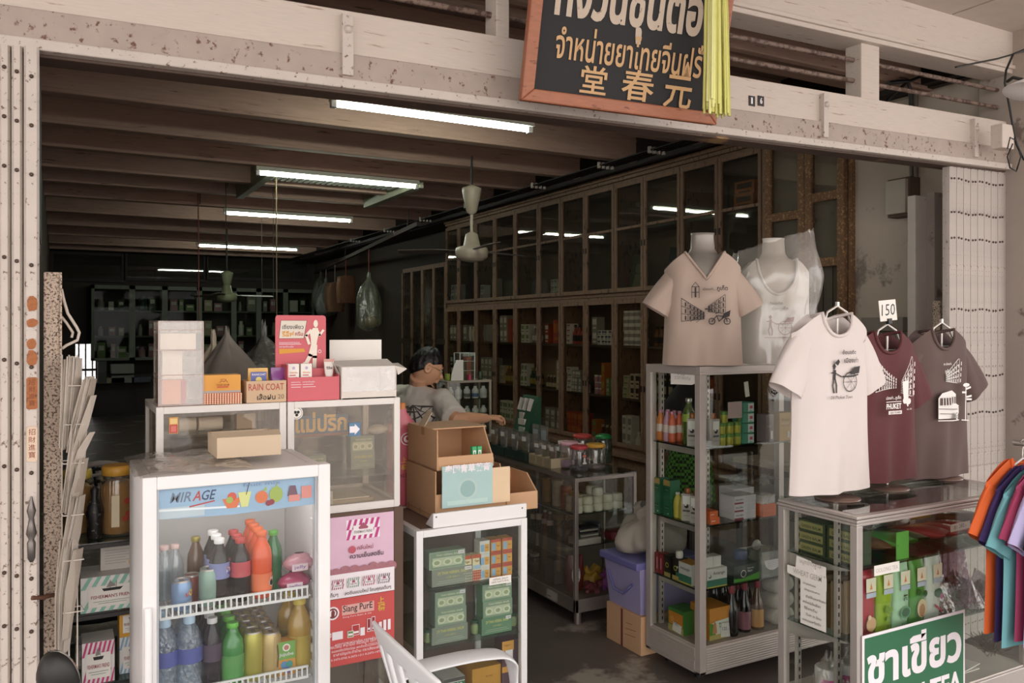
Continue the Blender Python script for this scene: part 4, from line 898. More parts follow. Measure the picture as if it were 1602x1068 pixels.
c1x0, c1x1 = at(244,640, Y=CY0).x, at(449,640, Y=CY0).x-.002; c2x0, c2x1 = at(450,640, Y=CY0).x, at(626,640, Y=CY0).x
ZC = 1.362
case('glass_case', 'white framed glass counter case behind the fridge, carrying the clear box', c1x0, c1x1, CY0, CY1,.985, ZC, [1.27], glassm=CASEG)
case('glass_case', 'white framed glass case with a Thai name board inside', c2x0, c2x1, CY0, CY1,.985, ZC, [1.10], glassm=CASEG)
b = MB(); b.box(c1x0, CY0,0, c1x1, CY1,.98, DARKWOOD); tag(b.build('counter_base'), 'dark counter base under the glass case behind the fridge', 'counter')
# wooden stand with posters under the name board case
g = thing('poster_stand', 'dark wooden stand with posters on its glass front under the name board case', 'stand', (c2x0, CY0,0)); w = c2x1-c2x0+.012; d = CY1-CY0; BW = mat('#5b4436', .6, var=.25, scale=6)
b = MB()
for xx in (0, w-.035):
    for yy in (0, d-.035): b.box(xx, yy, 0, xx+.035, yy+.035,.98, BW)
b.box(.035,0,.945, w-.035,.03,.98, BW); b.box(.035,0,.30, w-.035,.03,.335, mat('#a9a096', .6)); b.box(.0,.035,.95,.03, d-.035,.98, BW); b.box(w-.03,.035,.95, w, d-.035,.98, BW); b.box(.03, d-.03,0, w-.03, d, .98, mat('#6e655d', .8, wear='#8d8379', wscale=5)); b.build('stand_frame', g, bevel=.002)
b = MB(); b.box(.035,.012,.335, w-.035,.016,.945, CASEG); b.build('front_pane', g)
b = MB(); b.box(w-.012,.035,.3, w-.008, d-.035,.95, CASEG); b.build('side_pane', g)
# posters (taped on the front)
PKB, PKD, MAG, WHT = mat('#dcb8cc', .6, var=.08), flat('#a3566a'), flat('#c23f86'), flat('#eee6ea')
a = at(490,915, Y=CY0-.004); c = at(616,810, Y=CY0-.004); pw, ph = c.x-a.x, .272; pz = .695
def pack(x_, y_, w_, h_, c_, base=WHT):
    it = [('r', x_, y_, w_, h_, base)]; n = 6
    for i in range(n): t0 = i/n; it.append(('p', [(x_+w_*t0, y_),(x_+w_*(t0+.5/n), y_),(x_+w_*min(1, t0+1/n), y_+h_*.5),(x_+w_*min(1, t0+.5/n), y_+h_*.5)], c_)); it.append(('p', [(x_+w_*t0, y_+h_*.5),(x_+w_*(t0+.5/n), y_+h_*.5),(x_+w_*min(1, t0+1/n), y_+h_),(x_+w_*min(1, t0+.5/n), y_+h_)], c_))
    return it+[('r', x_+w_*.2, y_+h_*.2, w_*.6, h_*.5, base),('t', "FISHERMAN'S FRIEND", x_+w_*.23, y_+h_*.3, w_*.54, h_*.14, INK, .01),('p', [(x_+w_*.38, y_+h_*.5),(x_+w_*.62, y_+h_*.5),(x_+w_*.65, y_+h_*.58),(x_+w_*.5, y_+h_*.82),(x_+w_*.35, y_+h_*.58)], PKD)]
it = pack(pw*.40, ph*.70, pw*.42, ph*.25, MAG)+pack(pw*-.02+.003, ph*.66, pw*.16, ph*.24, MAG)
it += [('c', pw*.47, ph*.58, pw*.045, flat('#c05a6a')),('t', 'กลิ่นใหม่', pw*.53, ph*.57, pw*.2, None, PKD, .01),('t', 'ความเย็นสดชื่น', pw*.44, ph*.47, pw*.42, None, INK, .012)]
for i in range(9): it.append(('c', pw*(.04+.115*i), ph*.315, pw*.07, mat('#a8717a', .7, var=.2, scale=90), ph*(.07+.012*math.sin(i*2.3))))
it.append(('r', 0,0, pw, ph*.30, WHT))
for i, c_ in enumerate((PKD, PKD, flat('#7f9a86'), PKD, flat('#6b6470'))): it += pack(pw*(.02+.19*i), ph*.12, pw*.15, ph*.12, c_)
it.append(('t', 'สดชื่นแบบใหม่ โดนคุณเต็มๆ', pw*.36, ph*.03, pw*.58, None, INK, .01)); it.append(('t', 'คุณเต็มๆ', pw*.08, ph*.03, pw*.2, None, INK, .01))
b = MB(); b.box(0,-.0012,0, pw, 0, ph, PKB); b.paint((0,-.0012,0), RT, UP, it, lift=.0003); o = b.build('poster'); o.location = (a.x, CY0-.002, pz); tag(o, 'pink poster with striped mint packets on the wooden stand', 'poster')
REDP, GOLDP = mat('#c8524f', .6, var=.05), flat('#d9b04a'); a = at(500,1000, Y=CY0-.004); c = at(617,915, Y=CY0-.004); pw, ph = c.x-a.x, .225; pz2 = pz-ph-.004
it = [('c', pw*.17, ph*.80, pw*.085, WHT),('c', pw*.17, ph*.80, pw*.065, flat('#7b3b3c')),('c', pw*.17, ph*.80, pw*.045, WHT),('p', [(pw*.15, ph*.74),(pw*.19, ph*.74),(pw*.20, ph*.82),(pw*.17, ph*.86),(pw*.15, ph*.82)], flat('#7b3b3c')),
      ('r', pw*.29, ph*.745, pw*.43, ph*.15, flat('#dba7a0')),('t', 'Siang PurE', pw*.302, ph*.76, pw*.396, ph*.13, INK, .012),('t', 'Siang Pure Balm & Oil', pw*.30, ph*.70, pw*.38,.006, WHT),('t', '上', pw*.77, ph*.84, pw*.09, None, GOLDP, .02),('t', '標', pw*.77, ph*.72, pw*.10, None, GOLDP, .02)]
for i, (fx, fy, w_, h_, c_) in enumerate(((.03,.44,.05,.06, WHT),(.10,.45,.05,.06, flat('#d98a80')),(.16,.40,.14,.12, WHT),(.42,.42,.1,.16, flat('#b03a3a')),(.36,.40,.08,.10, flat('#6f8a4a')),(.53,.40,.06,.12, WHT),(.62,.44,.05,.20, flat('#8f3030')),(.68,.44,.05,.22, flat('#8f3030')),(.78,.42,.04,.14, WHT),(.84,.42,.04,.16, WHT),(.90,.42,.04,.16, WHT))):
    it += [('r', pw*fx, ph*fy, pw*w_, ph*h_, WHT),('r', pw*(fx+.006), ph*(fy+.008), pw*(w_-.012), ph*(h_-.016), c_),('r', pw*(fx+.012), ph*(fy+.03), pw*(w_-.024), ph*.03, WHT)]
for i, (t_, w_) in enumerate((('บรรเทาอาการปวดเมื่อย คลายกล้ามเนื้อ', .6),('วิงเวียน หน้ามืด คัดจมูก ใช้ทา ใช้ดม', .78),('แมลงสัตว์กัดต่อย พกติดตัวไว้ใช้ได้ทุกวัน', .7),('ยาสามัญประจำบ้าน ตราเสียงเพียว', .66))): it.append(('t', t_, pw*(.5-w_/2), ph*(.32-.055*i), pw*w_, None, WHT))
it += [('t', '0-2473-0742 0-2473-1311 0-2473-1475', pw*.14, ph*.10, pw*.66,.007, WHT),('r', pw*.03, ph*.03, pw*.04, ph*.05, flat('#c9c26a')),('r', pw*.08, ph*.03, pw*.06, ph*.05, flat('#6f9a4a'))]
b = MB(); b.box(0,-.0012,0, pw, 0, ph, REDP); b.paint((0,-.0012,0), RT, UP, it, lift=.0003); o = b.build('poster'); o.location = (a.x, CY0-.002, pz2); tag(o, 'red poster with oils and balms below the pink poster', 'poster')
b = MB(); b.box(0,0,0,.18,.14,.10, mat('#a99c8d', .8)); o = b.build('grey_carton'); o.location = (c2x0+.13, CY0+.08,.337-.335+.001); tag(o, 'grey cardboard box on the floor inside the poster stand', 'box')
b = MB(); b.bar((0,0,0),(.02,.1,.56),.035,.012, mat('#8d6a4e', .7)); o = b.build('wooden_batten'); o.location = (c2x0+.09, CY0+.1,.01); tag(o, 'wooden batten leaning inside the poster stand', 'batten')

# inside the upper cases
YELT = flat('#d9cf7a')


def herbal(style):
    w, d, h = .088,.055,.058
    if style == 'window':
        it = [('r', .002,.002, w-.004, h-.004, mat('#879a84', .5)),('r', .008,.008, w-.016, h-.028, mat('#c3c8ad', .4, var=.2, scale=40))]
        for i in range(3): it += [('c', .018+.026*i, .022,.0115, mat('#d8dcc0', .3)),('c', .018+.026*i, .022,.007, mat('#9aa882', .4))]
        it += [('t', 'THAI HERBAL BALM', .016, h-.014,.06,.006, flat('#dfe0c0'),.01)]
    else:
        it = [('t', '29 THAI HERBAL BALM', .012, h-.020,.066,.010, YELT, .012),('t', '( 29 ชนิด )', .032, h-.034,.026, None, YELT, .01),('l', [(.014,.016),(.074,.016)], .0015, flat('#b9bda8')),('l', [(.010,.010),(.08,.010)], .0015, flat('#b9bda8'))]
    return w, d, h, it


HP = {}


def balm(style, loc, label, base='#8f9a8a', price=False):
    w, d, h, it = herbal(style)
    if price: it = it+[('r', w-.018, h-.014,.015,.011, WHT),('t', '160', w-.016, h-.011,.011,.005, INK)]
    o = carton('balm_box', label, 'box', w, d, h, mat(base, .5), it, 'thai herbal balm boxes'); put(o, loc); return o


zs = 1.1005
for k, (px_, st, bz, lab) in enumerate(((490, 'window', 0, 'grey green balm box with round windows, left in the name board case'),(567, 'plain', 0, 'grey balm box with yellow lettering, lower of two in the name board case'),(566, 'window', .0585, 'balm box with round windows on top of the yellow lettered one'))):
    a = at(px_, 700, Y=CY0+.14); balm(st, (a.x, CY0+.16, zs+bz), lab)
a = at(458,680, Y=CY0+.06); c = at(543,655, Y=CY0+.06)
g = thing('name_board', 'hanging name board of gold Thai letters on dark blue in the glass case', 'sign', (a.x, CY0+.05, a.z)); w = c.x-a.x; hb = .062
b = MB(); b.box(0,0,0, w, .008, hb, mat('#47617a', .5, var=.2)); b.box(0,-.004,-.008, w, .010,0, mat('#8a5a4a', .6)); b.paint((0,0,0), RT, UP, [('t', 'แม่ปริก', .006,.006, w-.012,.068, mat('#d3a95a', .4),.03)], lift=.0025); b.build('board', g)
b = MB(); b.tube([(w*.2,.01, hb-.004),(w*.2,.012, ZC-a.z-.0265)], .0015, INK, 5); b.build('hanger', g); b = MB(); b.tube([(w*.8,.01, hb-.004),(w*.8,.012, ZC-a.z-.0265)], .0015, INK, 5); b.build('hanger', g)
a = at(464,646, Y=CY0+.0035); b = MB(); b.M = Matrix.Rotation(PI/2,4, 'X'); b.cyl((0,0,0),.021,.001, PAPER, 24); b.paint((0,0,.0011),(1,0,0),(0,1,0), [('c', 0,0,.018, INK),('c', 0,0,.0165, PAPER),('c', -.005,.003,.005, INK),('c', .005,.003,.005, INK),('c', 0,-.006,.005, INK)]); o = b.build('round_sticker'); o.location = (a.x, CY0+.0045, a.z); tag(o, 'round white trademark sticker at the top left of the case glass', 'sticker')
a = at(553,682, Y=CY0+.0045); b = MB(); b.box(-.016,-.001,0,.024,0,.046, flat('#5d7f9c')); b.paint((-.016,-.001,0), RT, UP, [('p', [(.002,.012),(.020,.012),(.020,.004),(.038,.023),(.020,.042),(.020,.034),(.002,.034)], WHT)]); o = b.build('arrow_card'); o.location = (a.x, CY0+.0045, a.z); tag(o, 'small blue card with a white arrow beside the name board', 'card')
b = MB(); a = at(590,676, Y=CY0+.16); b.grid(lambda u, v: (-.04+.08*v, .02*math.cos(2*PI*u)*math.sin(PI*v)**.5+.0,.018+.018*math.sin(2*PI*u)*math.sin(PI*v)**.5),14,10, mat('#b9b0a2', .35, var=.3, scale=60), wrap=True); o = b.build('candy_bag'); o.location = (a.x, CY0+.16,1.2176); tag(o, 'twisted pale candy bag on the balm boxes in the case', 'bag')
b = MB(); b.box(0,0,0,.20,.16,.014, mat('#b5a890', .6)); b.box(.01,.01,.014,.19,.15,.018, mat('#d8d0c0', .6)); o = b.build('flat_box'); o.location = (c2x0+.11, CY0+.05,.998); tag(o, 'flat pale box lying on the floor of the name board case', 'box')
a = at(515,790, Y=CY0+.05); b = MB(); b.box(0,0,0,.06,.06,.05, mat('#d9d4cc', .6)); b.paint((0,0,0), RT, UP, [('l', [(.005*i, .002),(.005*i, .048)], .0008, flat('#8fae9a')) for i in range(1,12)]+[('l', [(.002,.006*i),(.058,.006*i)], .0008, flat('#8fae9a')) for i in range(1,8)]); o = b.build('grid_box'); o.location = (a.x-.05, CY0+.04,.998); tag(o, 'small box with a green grid print, bottom left of the name board case', 'box')
for k, (p0, p1, lab) in enumerate(((279,306, 'left white paper roll in the case behind the fridge'),(310,347, 'right white paper roll in the case behind the fridge'))):
    a = at(p0,664, Y=CY0+.12); c = at(p1,664, Y=CY0+.12); b = MB(); b.M = Matrix.Rotation(PI/2,4, 'Y'); r = .022; L = c.x-a.x
    b.lathe([(r, 0),(r, L)], PAPER, 16); b.lathe([(r*.45, L),(r*.4, L+.0008)], mat('#8a8079', .7),12); o = b.build('paper_roll'); o.location = (a.x, CY0+.12,1.271+r); tag(o, lab, 'roll', 'paper rolls')
a = at(271,678, Y=CY0+.0045); b = MB(); b.box(-.012,-.001,0,.014,0,.05, flat('#d8a05a')); b.paint((-.012,-.001,0), RT, UP, [('r', .002,.002,.022,.025, RED_),('r', .005,.005,.016,.019, flat('#d97a70')),('r', .003,.030,.02,.016, flat('#e8c98a'))]); o = b.build('small_label'); o.location = (a.x, CY0+.0045, a.z); tag(o, 'orange and red label stuck inside the case glass at the left', 'label')
a = at(385,674, Y=CY0+.1); b = MB(); b.box(-.03,0,0,.03,.04,.05, mat('#cdbba8', .6)); o = b.build('checked_box'); b2 = None; o.location = (a.x, CY0+.1,1.271); tag(o, 'pale checked box beside the paper rolls', 'box')
b = MB(); sack(b, (0,0,.11),.16,.11, mat('#8a7a6a', .4, var=.3, scale=20),5, crumple=.15); o = b.build('packet_heap'); o.location = (c1x0+.12, CY0+.14,1.0); tag(o, 'brown plastic bag of packets at the bottom of the case behind the fridge', 'bag')
b = MB(); b.lathe([(.005,0),(.018,.01),(.02,.022),(.012,.034),(.004,.036)], flat('#d9663a'),12); o = b.build('orange_sachet'); o.location = (at(262,708, Y=CY0+.04).x, CY0+.04,.999); tag(o, 'small round orange sachet at the bottom left of the case', 'sachet')

# ------------------------------------------------------------------ on top of the counter cases
ZT1 = ZC+.001
a = at(248,632, Y=CY0+.02); c = at(318,503, Y=CY0+.02)
g = thing('clear_box', 'tall clear acrylic tiered box standing left on the counter', 'box', (a.x, CY0+.02, ZT1)); w = c.x-a.x; h = .262; d = .15; AC = clear('#f6f2ee', .07, body=.07, bodycol='#f0e9e2', gain=.7)
b = MB()
b.box(0,0,0, w, .003, h, AC); b.box(0, d-.003,0, w, d, h, AC); b.box(0,.003,0,.003, d-.003, h, AC); b.box(w-.003,.003,0, w, d-.003, h, AC); b.build('box_walls', g)
EDG = mat('#b9a39c', .4)
b = MB()
for xx in (0, w): b.bar((xx, 0,0),(xx, 0, h),.003,.003, EDG)
for zz in (.0015,.095,.172,.235, h): b.bar((0,-.0005, zz),(w, -.0005, zz),.003,.0025, EDG); b.bar((0,0, zz),(0, d, zz),.003,.0025, EDG)
b.build('box_edging', g)
b = MB()
for zz in (.0,.17): b.box(.003,.003, zz, w-.003, d-.003, zz+.003, AC)
b.build('tier', g)
o = carton('tissue_pack', 'white paper goods in the upper tier of the tall clear box', 'packet', w*.8,.08,.05, PAPER); put(o, (a.x+w*.46, CY0+.085, ZT1+.174))
o = carton('orange_box', 'orange and red box at the bottom of the tall clear box', 'box', w*.55,.08,.075, mat('#d9884a', .5), [('r', w*.42,0, w*.13,.075, flat('#a83f30'))]); put(o, (a.x+w*.36, CY0+.075, ZT1+.004))
o = carton('white_packet', 'white folded packet standing mid height in the tall clear box', 'packet', w*.45,.04,.09, PAPER); put(o, (a.x+w*.34, CY0+.08, ZT1+.08))
a = at(319,632, Y=CY0+.02); c = at(377,588, Y=CY0+.02); w = c.x-a.x; h = .092
TGO, TGR, SIL = mat('#dc9a3c', .5, var=.05), flat('#bf5a3c'), flat('#a9a09a')
it = [('r', 0,0, w, h*.38, TGR),('r', 0, h*.38, w, h*.08, SIL)]+[('c', w*(i+.5)/15, h*.38*(j+.5)/6,.0026, flat('#e6c8a8')) for i in range(15) for j in range(6)]
it += [('t', 'TIGER BALM', w*.30, h*.64, w*.34,.006, flat('#8a3a24'),.02),('l', [(w*.33, h*.60),(w*.61, h*.60)], .004, flat('#c0503a')),('l', [(w*.38, h*.76),(w*.45, h*.82),(w*.50, h*.78),(w*.55, h*.83),(w*.60, h*.76)], .0018, flat('#8a3a24')),('l', [(w*.40, h*.85),(w*.47, h*.87),(w*.56, h*.86)], .0016, flat('#8a3a24'))]
o = carton('balm_carton', 'orange balm carton with a red dotted lower band on the counter', 'box', w, .08, h, TGO, it); put(o, ((a.x+c.x)/2, CY0+.065, ZT1))
a = at(385,630, Y=CY0+.02); c = at(447,598, Y=CY0+.02); w = c.x-a.x; h = .070
g = thing('sign_box', 'open brown carton lettered RAIN COAT in red on the counter', 'box', (a.x, CY0+.012, ZT1)); b = MB(); CDB = mat('#c9ab8c', .8)
b.box(0,0,0, w, .004, h, CDB); b.box(0,.10,0, w, .104, h, CDB); b.box(0,.004,0,.004,.10, h, CDB); b.box(w-.004,.004,0, w, .10, h, CDB); b.box(.004,.004,0, w-.004,.10,.004, CDB)
b.paint((0,0,0), RT, UP, [('t', 'RAIN COAT', .006, h*.56, w-.014,.022, flat('#b04a3f'),.008),('t', 'เสื้อฝน', w*.26, h*.12, w*.46, None, INK, .012),('t', '20', w*.78, h*.14, w*.16, None, flat('#7a6a5a'),.0)]); b.build('carton_body', g)
pk = [(-.01,.045,.03, '#d8a43c', 'orange raincoat pack standing in the brown carton, left'),(.055,.05,.022, '#8a4a8f', 'purple raincoat pack standing in the brown carton, right')]
for k, (dx, y, z, c_, lab) in enumerate(pk):
    b = MB(); w2 = .072 if k == 0 else .05; b.grid(lambda u, v: (w2/2*math.cos(2*PI*u)*(1-.1*v),.014*math.sin(2*PI*u)*math.sin(PI*min(1, v+.12))**.7, v*.105),18,8, mat(c_, .3, var=.15, coat=.4), wrap=True)
    if k == 0: b.paint((-w2*.36,-.0155,.055), RT, UP, [('r', 0,0, w2*.7,.038, flat('#5a5f9c', .4)),('t', 'RAINCOAT', .004,.026, w2*.6,.007, WHT, .01),('c', w2*.35,.012,.010, flat('#d8c46a', .4))])
    o = b.build('raincoat_pack'); o.location = (a.x+.055+dx*1.0, CY0+.012+y, ZT1+.005); tag(o, lab, 'packet', 'raincoat packs')
# pink display stand with the running figure
a = at(436,632, Y=CY0+.05); c = at(516,490, Y=CY0+.05); w = c.x-a.x; h = .285; PKM = mat('#cb6068', .55, var=.05)
g = thing('display_stand', 'pinkish red cardboard display stand with a white running figure', 'display stand', (a.x, CY0+.012, ZT1))
b = MB(); rr = .010; pts = [(0,0),(w, 0)]+[(w-rr+rr*math.cos(t_), h-rr+rr*math.sin(t_)) for t_ in (0,.5,1.05,1.57)]+[(rr+rr*math.cos(t_), h-rr+rr*math.sin(t_)) for t_ in (1.57,2.1,2.6,3.14)]
b.prism(pts, 'y', .085,.089, PKM); CRF = flat('#e9dfd0')
fgx = lambda q: [(w*x_, h*y_) for x_, y_ in q]
it = [('p', fgx([(.10,.94),(.62,.94),(.56,.66+.06),(.06,.66+.06)]), flat('#7a3f40')),('p', fgx([(.11,.935),(.61,.935),(.55,.725),(.07,.725)]), flat('#dcd2c4')),('t', 'เซียงเพียว', w*.13, h*.835, w*.42, None, flat('#5a5552'),.02),('t', 'รีลีฟ', w*.12, h*.745, w*.24, None, flat('#d99a3c'),.03),('t', 'ครีม', w*.38, h*.755, w*.16, None, flat('#a8423f'),.02)]
it += [('t', 'ช่วยบรรเทาอาการปวด', w*.07, h*.665, w*.40, None, WHT),('l', fgx([(.07,.655),(.5,.655)]),.0016, WHT),('t', 'คลายกล้ามเนื้อ', w*.07, h*.615, w*.28, None, WHT),('p', fgx([(.07,.60),(.56,.60),(.58,.56),(.07,.54)]), flat('#d99a3c')),('c', w*.87, h*.565, w*.035, WHT),('c', w*.87, h*.565, w*.025, PKM)]
it += [('c', w*.79, h*.90, w*.045, CRF, h*.045),('p', fgx([(.74,.85),(.83,.85),(.86,.80),(.82,.70),(.80,.62),(.70,.62),(.69,.72),(.67,.80)]), CRF),('l', fgx([(.69,.82),(.60,.76),(.655,.66)]),.009, CRF),('l', fgx([(.84,.80),(.87,.76),(.94,.82)]),.008, CRF),('l', fgx([(.73,.63),(.68,.52),(.58,.40)]),.014, CRF),('l', fgx([(.78,.63),(.77,.50),(.76,.36)]),.014, CRF),('l', fgx([(.58,.40),(.55,.43)]),.007, CRF),('l', fgx([(.755,.36),(.83,.345)]),.008, CRF)]
b.paint((0,.085,0), RT, UP, it, lift=.0003); b.build('back_board', g)
b = MB(); tw = w*1.0+.022
b.box(.02,0,0, tw, .003,.078, PKM); b.box(.02,.003,0,.023,.085,.12, PKM); b.box(tw-.003,.003,0, tw, .085,.085, PKM); b.box(.023,.003,0, tw-.003,.085,.003, PKM); b.box(.023,.05,.003, tw-.003,.053,.105, PKM)
b.paint((.02,0,0), RT, UP, [('t', 'บรรเทาปวด', .012,.060,.03, None, WHT),('t', 'คลายกล้ามเนื้อ', .05,.060,.04, None, WHT),('l', [(.012,.054),(.045,.054)], .0016, WHT),('l', [(.05,.054),(.085,.054)], .0016, WHT),('l', [(.012,.046),(.042,.046)], .0016, WHT),('l', [(.05,.046),(.092,.046)], .0016, WHT)]); b.build('tray', g)
for k, dx in enumerate((.043,.086)):
    o = carton('cream_box', ['left', 'right'][k]+' slim white cream box with red figure in the pink display stand', 'box', .036,.03,.088, PAPER, [('c', .018,.074,.005, flat('#b8a8c8')),('t', 'รีลีฟครีม', .005,.056,.026, None, flat('#d98a50'),.01),('l', [(.006,.05),(.024,.05)], .003, flat('#b8504a')),('c', .027,.040,.0042, flat('#b8504a')),('p', [(.023,.036),(.031,.036),(.029,.018),(.022,.018)], flat('#b8504a')),('l', [(.024,.033),(.013,.026),(.017,.015)], .003, flat('#b8504a'))], 'cream boxes in the display stand'); put(o, (a.x+dx, CY0+.012+.028, ZT1+.0345))
b = MB(); b.grid(lambda u, v: (.018*(.62+.38*v)*math.cos(2*PI*u),.010*(1-v*.9)*math.sin(2*PI*u),.012+v*.085),16,6, mat('#d9cfc8', .35), wrap=True); b.grid(lambda u, v: (.0184*(.62+.18*v)*math.cos(2*PI*u),.0104*(1-.5*v)*math.sin(2*PI*u),.013+v*.04),16,3, flat('#d97a5a', .4), wrap=True); b.lathe([(.011,0),(.011,.013)], mat('#d96a5a', .4),12); b.box(-.0182,-.0015,.092,.0182,.0015,.102, mat('#c9938a', .4))
b.paint((-.013,-.0078,.055), RT, (0,.08,1), [('t', 'รีลีฟ', .002,.012,.022, None, flat('#5a4a48'),.01)]); o = b.build('cream_tube'); o.location = (a.x+tw-.028, CY0+.012+.028, ZT1+.0345); tag(o, 'upright cream tube at the right of the pink display stand', 'tube')
# open white carton with a clear drawer
a = at(535,624, Y=CY0+.01); c = at(618,572, Y=CY0+.01); w = c.x-a.x; h = .108
g = thing('white_carton', 'white open carton with flaps up and a clear front, right end of the counter', 'box', (a.x, CY0+.005, ZT1)); WC2 = mat('#d8cfc6', .7); d = .16
b = MB(); b.box(0,0,0, w, .003,.024, WC2); b.box(0, d, 0, w, d+.003, h, WC2); b.box(-.003,0,0,0, d, h, WC2); b.box(w, 0,0, w+.003, d, h, WC2); b.box(0,0,0, w, d, .003, WC2); b.build('carton_body', g)
b = MB(); b.box(0,.001,.024, w, .003, h, clear('#f4f0ec', .10, body=.25, bodycol='#efe8e2')); b.build('clear_window', g)
for nm, P in (('flap', [(0,0, h),(w, 0, h),(w*.97,.07, h+.022),(-.03,.07, h+.018)]),('flap', [(w, 0, h),(w, d, h),(w+.062, d*.85, h+.004),(w+.05,.02, h-.012),(w+.01,0, h-.03)]),('flap', [(0,0, h*.62),(0, d, h*.8),(-.022, d*.8, h+.022),(-.026,.03, h+.02)])):
    b = MB(); n = len(P); q = [(p[0], p[1]+.001, p[2]+.002) for p in P]; b.add(list(P)+q, [tuple(range(n)), tuple(range(2*n-1, n-1,-1))]+[(i, (i+1) % n, (i+1) % n+n, i+n) for i in range(n)], WC2 if nm != 'x' else CARD2); b.build(nm, g)
p0 = at(515,560, Y=CY0+.19); p1 = at(596,531, Y=CY0+.19); b = MB(); b.box(p0.x-a.x, d+.02, h-.02, p1.x-a.x, d+.023, p1.z-ZT1, PAPER); b.box(p0.x-a.x, d+.003, h-.02, p1.x-a.x, d+.02, h-.017, PAPER); b.build('lid', g)
# bags and bundles on a table behind the counter
g = thing('wooden_table', 'dark wooden table behind the glass cases carrying the bundles', 'table', (.34,3.2,0)); b = MB(); b.box(0,0,.94,.70,1.0,.975, DARKWOOD); b.build('table_top', g)
for xx in (.02,.64):
    for yy in (.02,.94): b = MB(); b.box(xx, yy, 0, xx+.04, yy+.04,.94, DARKWOOD); b.build('leg', g)
for k, (px_, py, D, w, mt_, nk, nm, lab) in enumerate(((355,516,3.2,.36, mat('#7d776e', .75, var=.3, scale=6),.06, 'net_bundle', 'grey gathered cloth bundle tied at its top behind the orange balm carton'),(412,505,3.75,.32, mat('#55554f', .2, var=.5, scale=30, bump=.9),.12, 'plastic_bag', 'dark shiny plastic bag behind the raincoat carton'),(334,520,4.05,.2, mat('#c4b59c', .4, var=.4, scale=22),.12, 'paper_bag', 'crumpled pale bag behind the tall clear box'))):
    p = at(px_, py, D=D); b = MB(); sack(b, (0,0, p.z-.985), w, p.z-.985, mt_, 12+k*5, neck=nk, knot=.012, crumple=.08+.06*(k > 0), depth=.6); put(tag(b.build(nm), lab, nm.split('_')[1]),(p.x, p.y, .976+.012))
# ------------------------------------------------------------------ rack of jars and mint boxes left of the fridge
RY0, RY1, rx0, rx1 = 2.78,3.20,.022,.236
g = thing('shop_rack', 'black framed rack of glass shelves squeezed between gate post and fridge', 'rack', (rx0, RY0,0)); w = rx1-rx0; d = RY1-RY0; RK = mat('#2d2826', .5)
b = MB()
for xx in (0, w-.012):
    for yy in (0, d-.012): b.box(xx, yy, 0, xx+.012, yy+.012,1.16, RK)
for zz in (.12,.53,.745,.955):
    b.box(.012,0, zz-.012, w-.012,.01, zz, RK); b.box(.012, d-.01, zz-.012, w-.012, d, zz, RK); b.box(0,.012, zz-.012,.01, d-.012, zz, RK); b.box(w-.01,.012, zz-.012, w, d-.012, zz, RK)
b.build('rack_frame', g)
for zz in (.12,.53,.745,.955): b = MB(); b.box(.006,.006, zz, w-.006, d-.006, zz+.005, clear('#ccd8d0', .08, gain=.6)); b.build('glass_shelf', g)
MINTG, ORG2, PNK2, BLU2 = flat('#8fc0ac'), flat('#d8a03c'), flat('#c2447a'), flat('#8fb4cf')


def mint(name, label, w, d, h, stripe, base='#e6e3de', top=None, band=False):
    it = []; n = 7
    for i in range(n):
        t0 = i/n
        for s0, s1, sl in ((0,.34,1),(.66,1,-1)):
            it.append(('p', [(w*t0, h*s0),(w*(t0+.5/n), h*s0),(w*min(1, t0+.5/n+.12), h*s1),(w*min(1, t0+.12), h*s1)], stripe))
    if band: it = [('r', 0, h*.66, w, h*.34, stripe),('r', 0,0, w, h*.16, stripe)]
    it += [('r', w*.12, h*.14, w*.76, h*.60, PAPER),('t', "FISHERMAN'S FRIEND", w*.16, h*.38, w*.68, max(h*.10,.006), flat('#8e2f3a'),.015),('p', [(w*.36, h*.58),(w*.62, h*.58),(w*.67, h*.66),(w*.33, h*.66)], INK),('l', [(w*.46, h*.64),(w*.46, h*.88)], w*.008, INK),('l', [(w*.56, h*.64),(w*.56, h*.84)], w*.008, INK),('p', [(w*.46, h*.86),(w*.56, h*.70),(w*.40, h*.68)], flat('#8a8480')),('l', [(w*.2, h*.30),(w*.8, h*.30)], h*.012, flat('#6f8f80')),('l', [(w*.28, h*.24),(w*.72, h*.24)], h*.012, flat('#6f8f80'))]
    return carton(name, label, 'box', w, d, h, mat(base, .55, var=.03), it, 'mint boxes')


o = mint('mint_box', 'large green striped mint carton lying on the rack left of the fridge', .172,.14,.105, MINTG); put(o, (at(176,940, Y=RY0+.01).x, RY0+.08,.751))
o = mint('mint_box', 'pink striped mint box at the lower left of the rack', .088,.10,.125, PNK2); put(o, (at(154,1050, Y=RY0+.01).x, RY0+.06,.536))
o = mint('mint_box', 'blue striped mint box beside the pink striped one', .078,.10,.112, BLU2); put(o, (at(209,1050, Y=RY0+.04).x, RY0+.10,.536))
o = mint('mint_box', 'orange mint box stacked on the blue striped one', .078,.10,.090, ORG2, '#d8a03c', band=True); put(o, (at(209,1000, Y=RY0+.04).x, RY0+.10,.6485))
o = mint('mint_box', 'grey and white mint box with a pill picture, left of the orange one', .075,.09,.075, flat('#b9b4ae'), band=True); put(o, (at(140,1000, Y=RY0+.1).x, RY0+.20,.536))
b = MB(); b.box(-.06,-.05,0,.05,.05,.075, mat('#d2cbc2', .7)); b.paint((-.06,-.05,0), RT, UP, [('l', [(.012,.06-.008*i),(.09-.02*(i % 2),.06-.008*i)], .0015, flat('#a89f96')) for i in range(6)]+[('c', .09,.02,.012, flat('#d8b45a'))]); o = b.build('paper_box'); put(o, (at(190,900, Y=RY0+.1).x, RY0+.12,.857)); tag(o, 'pale printed paper box on top of the green striped mint carton', 'box')
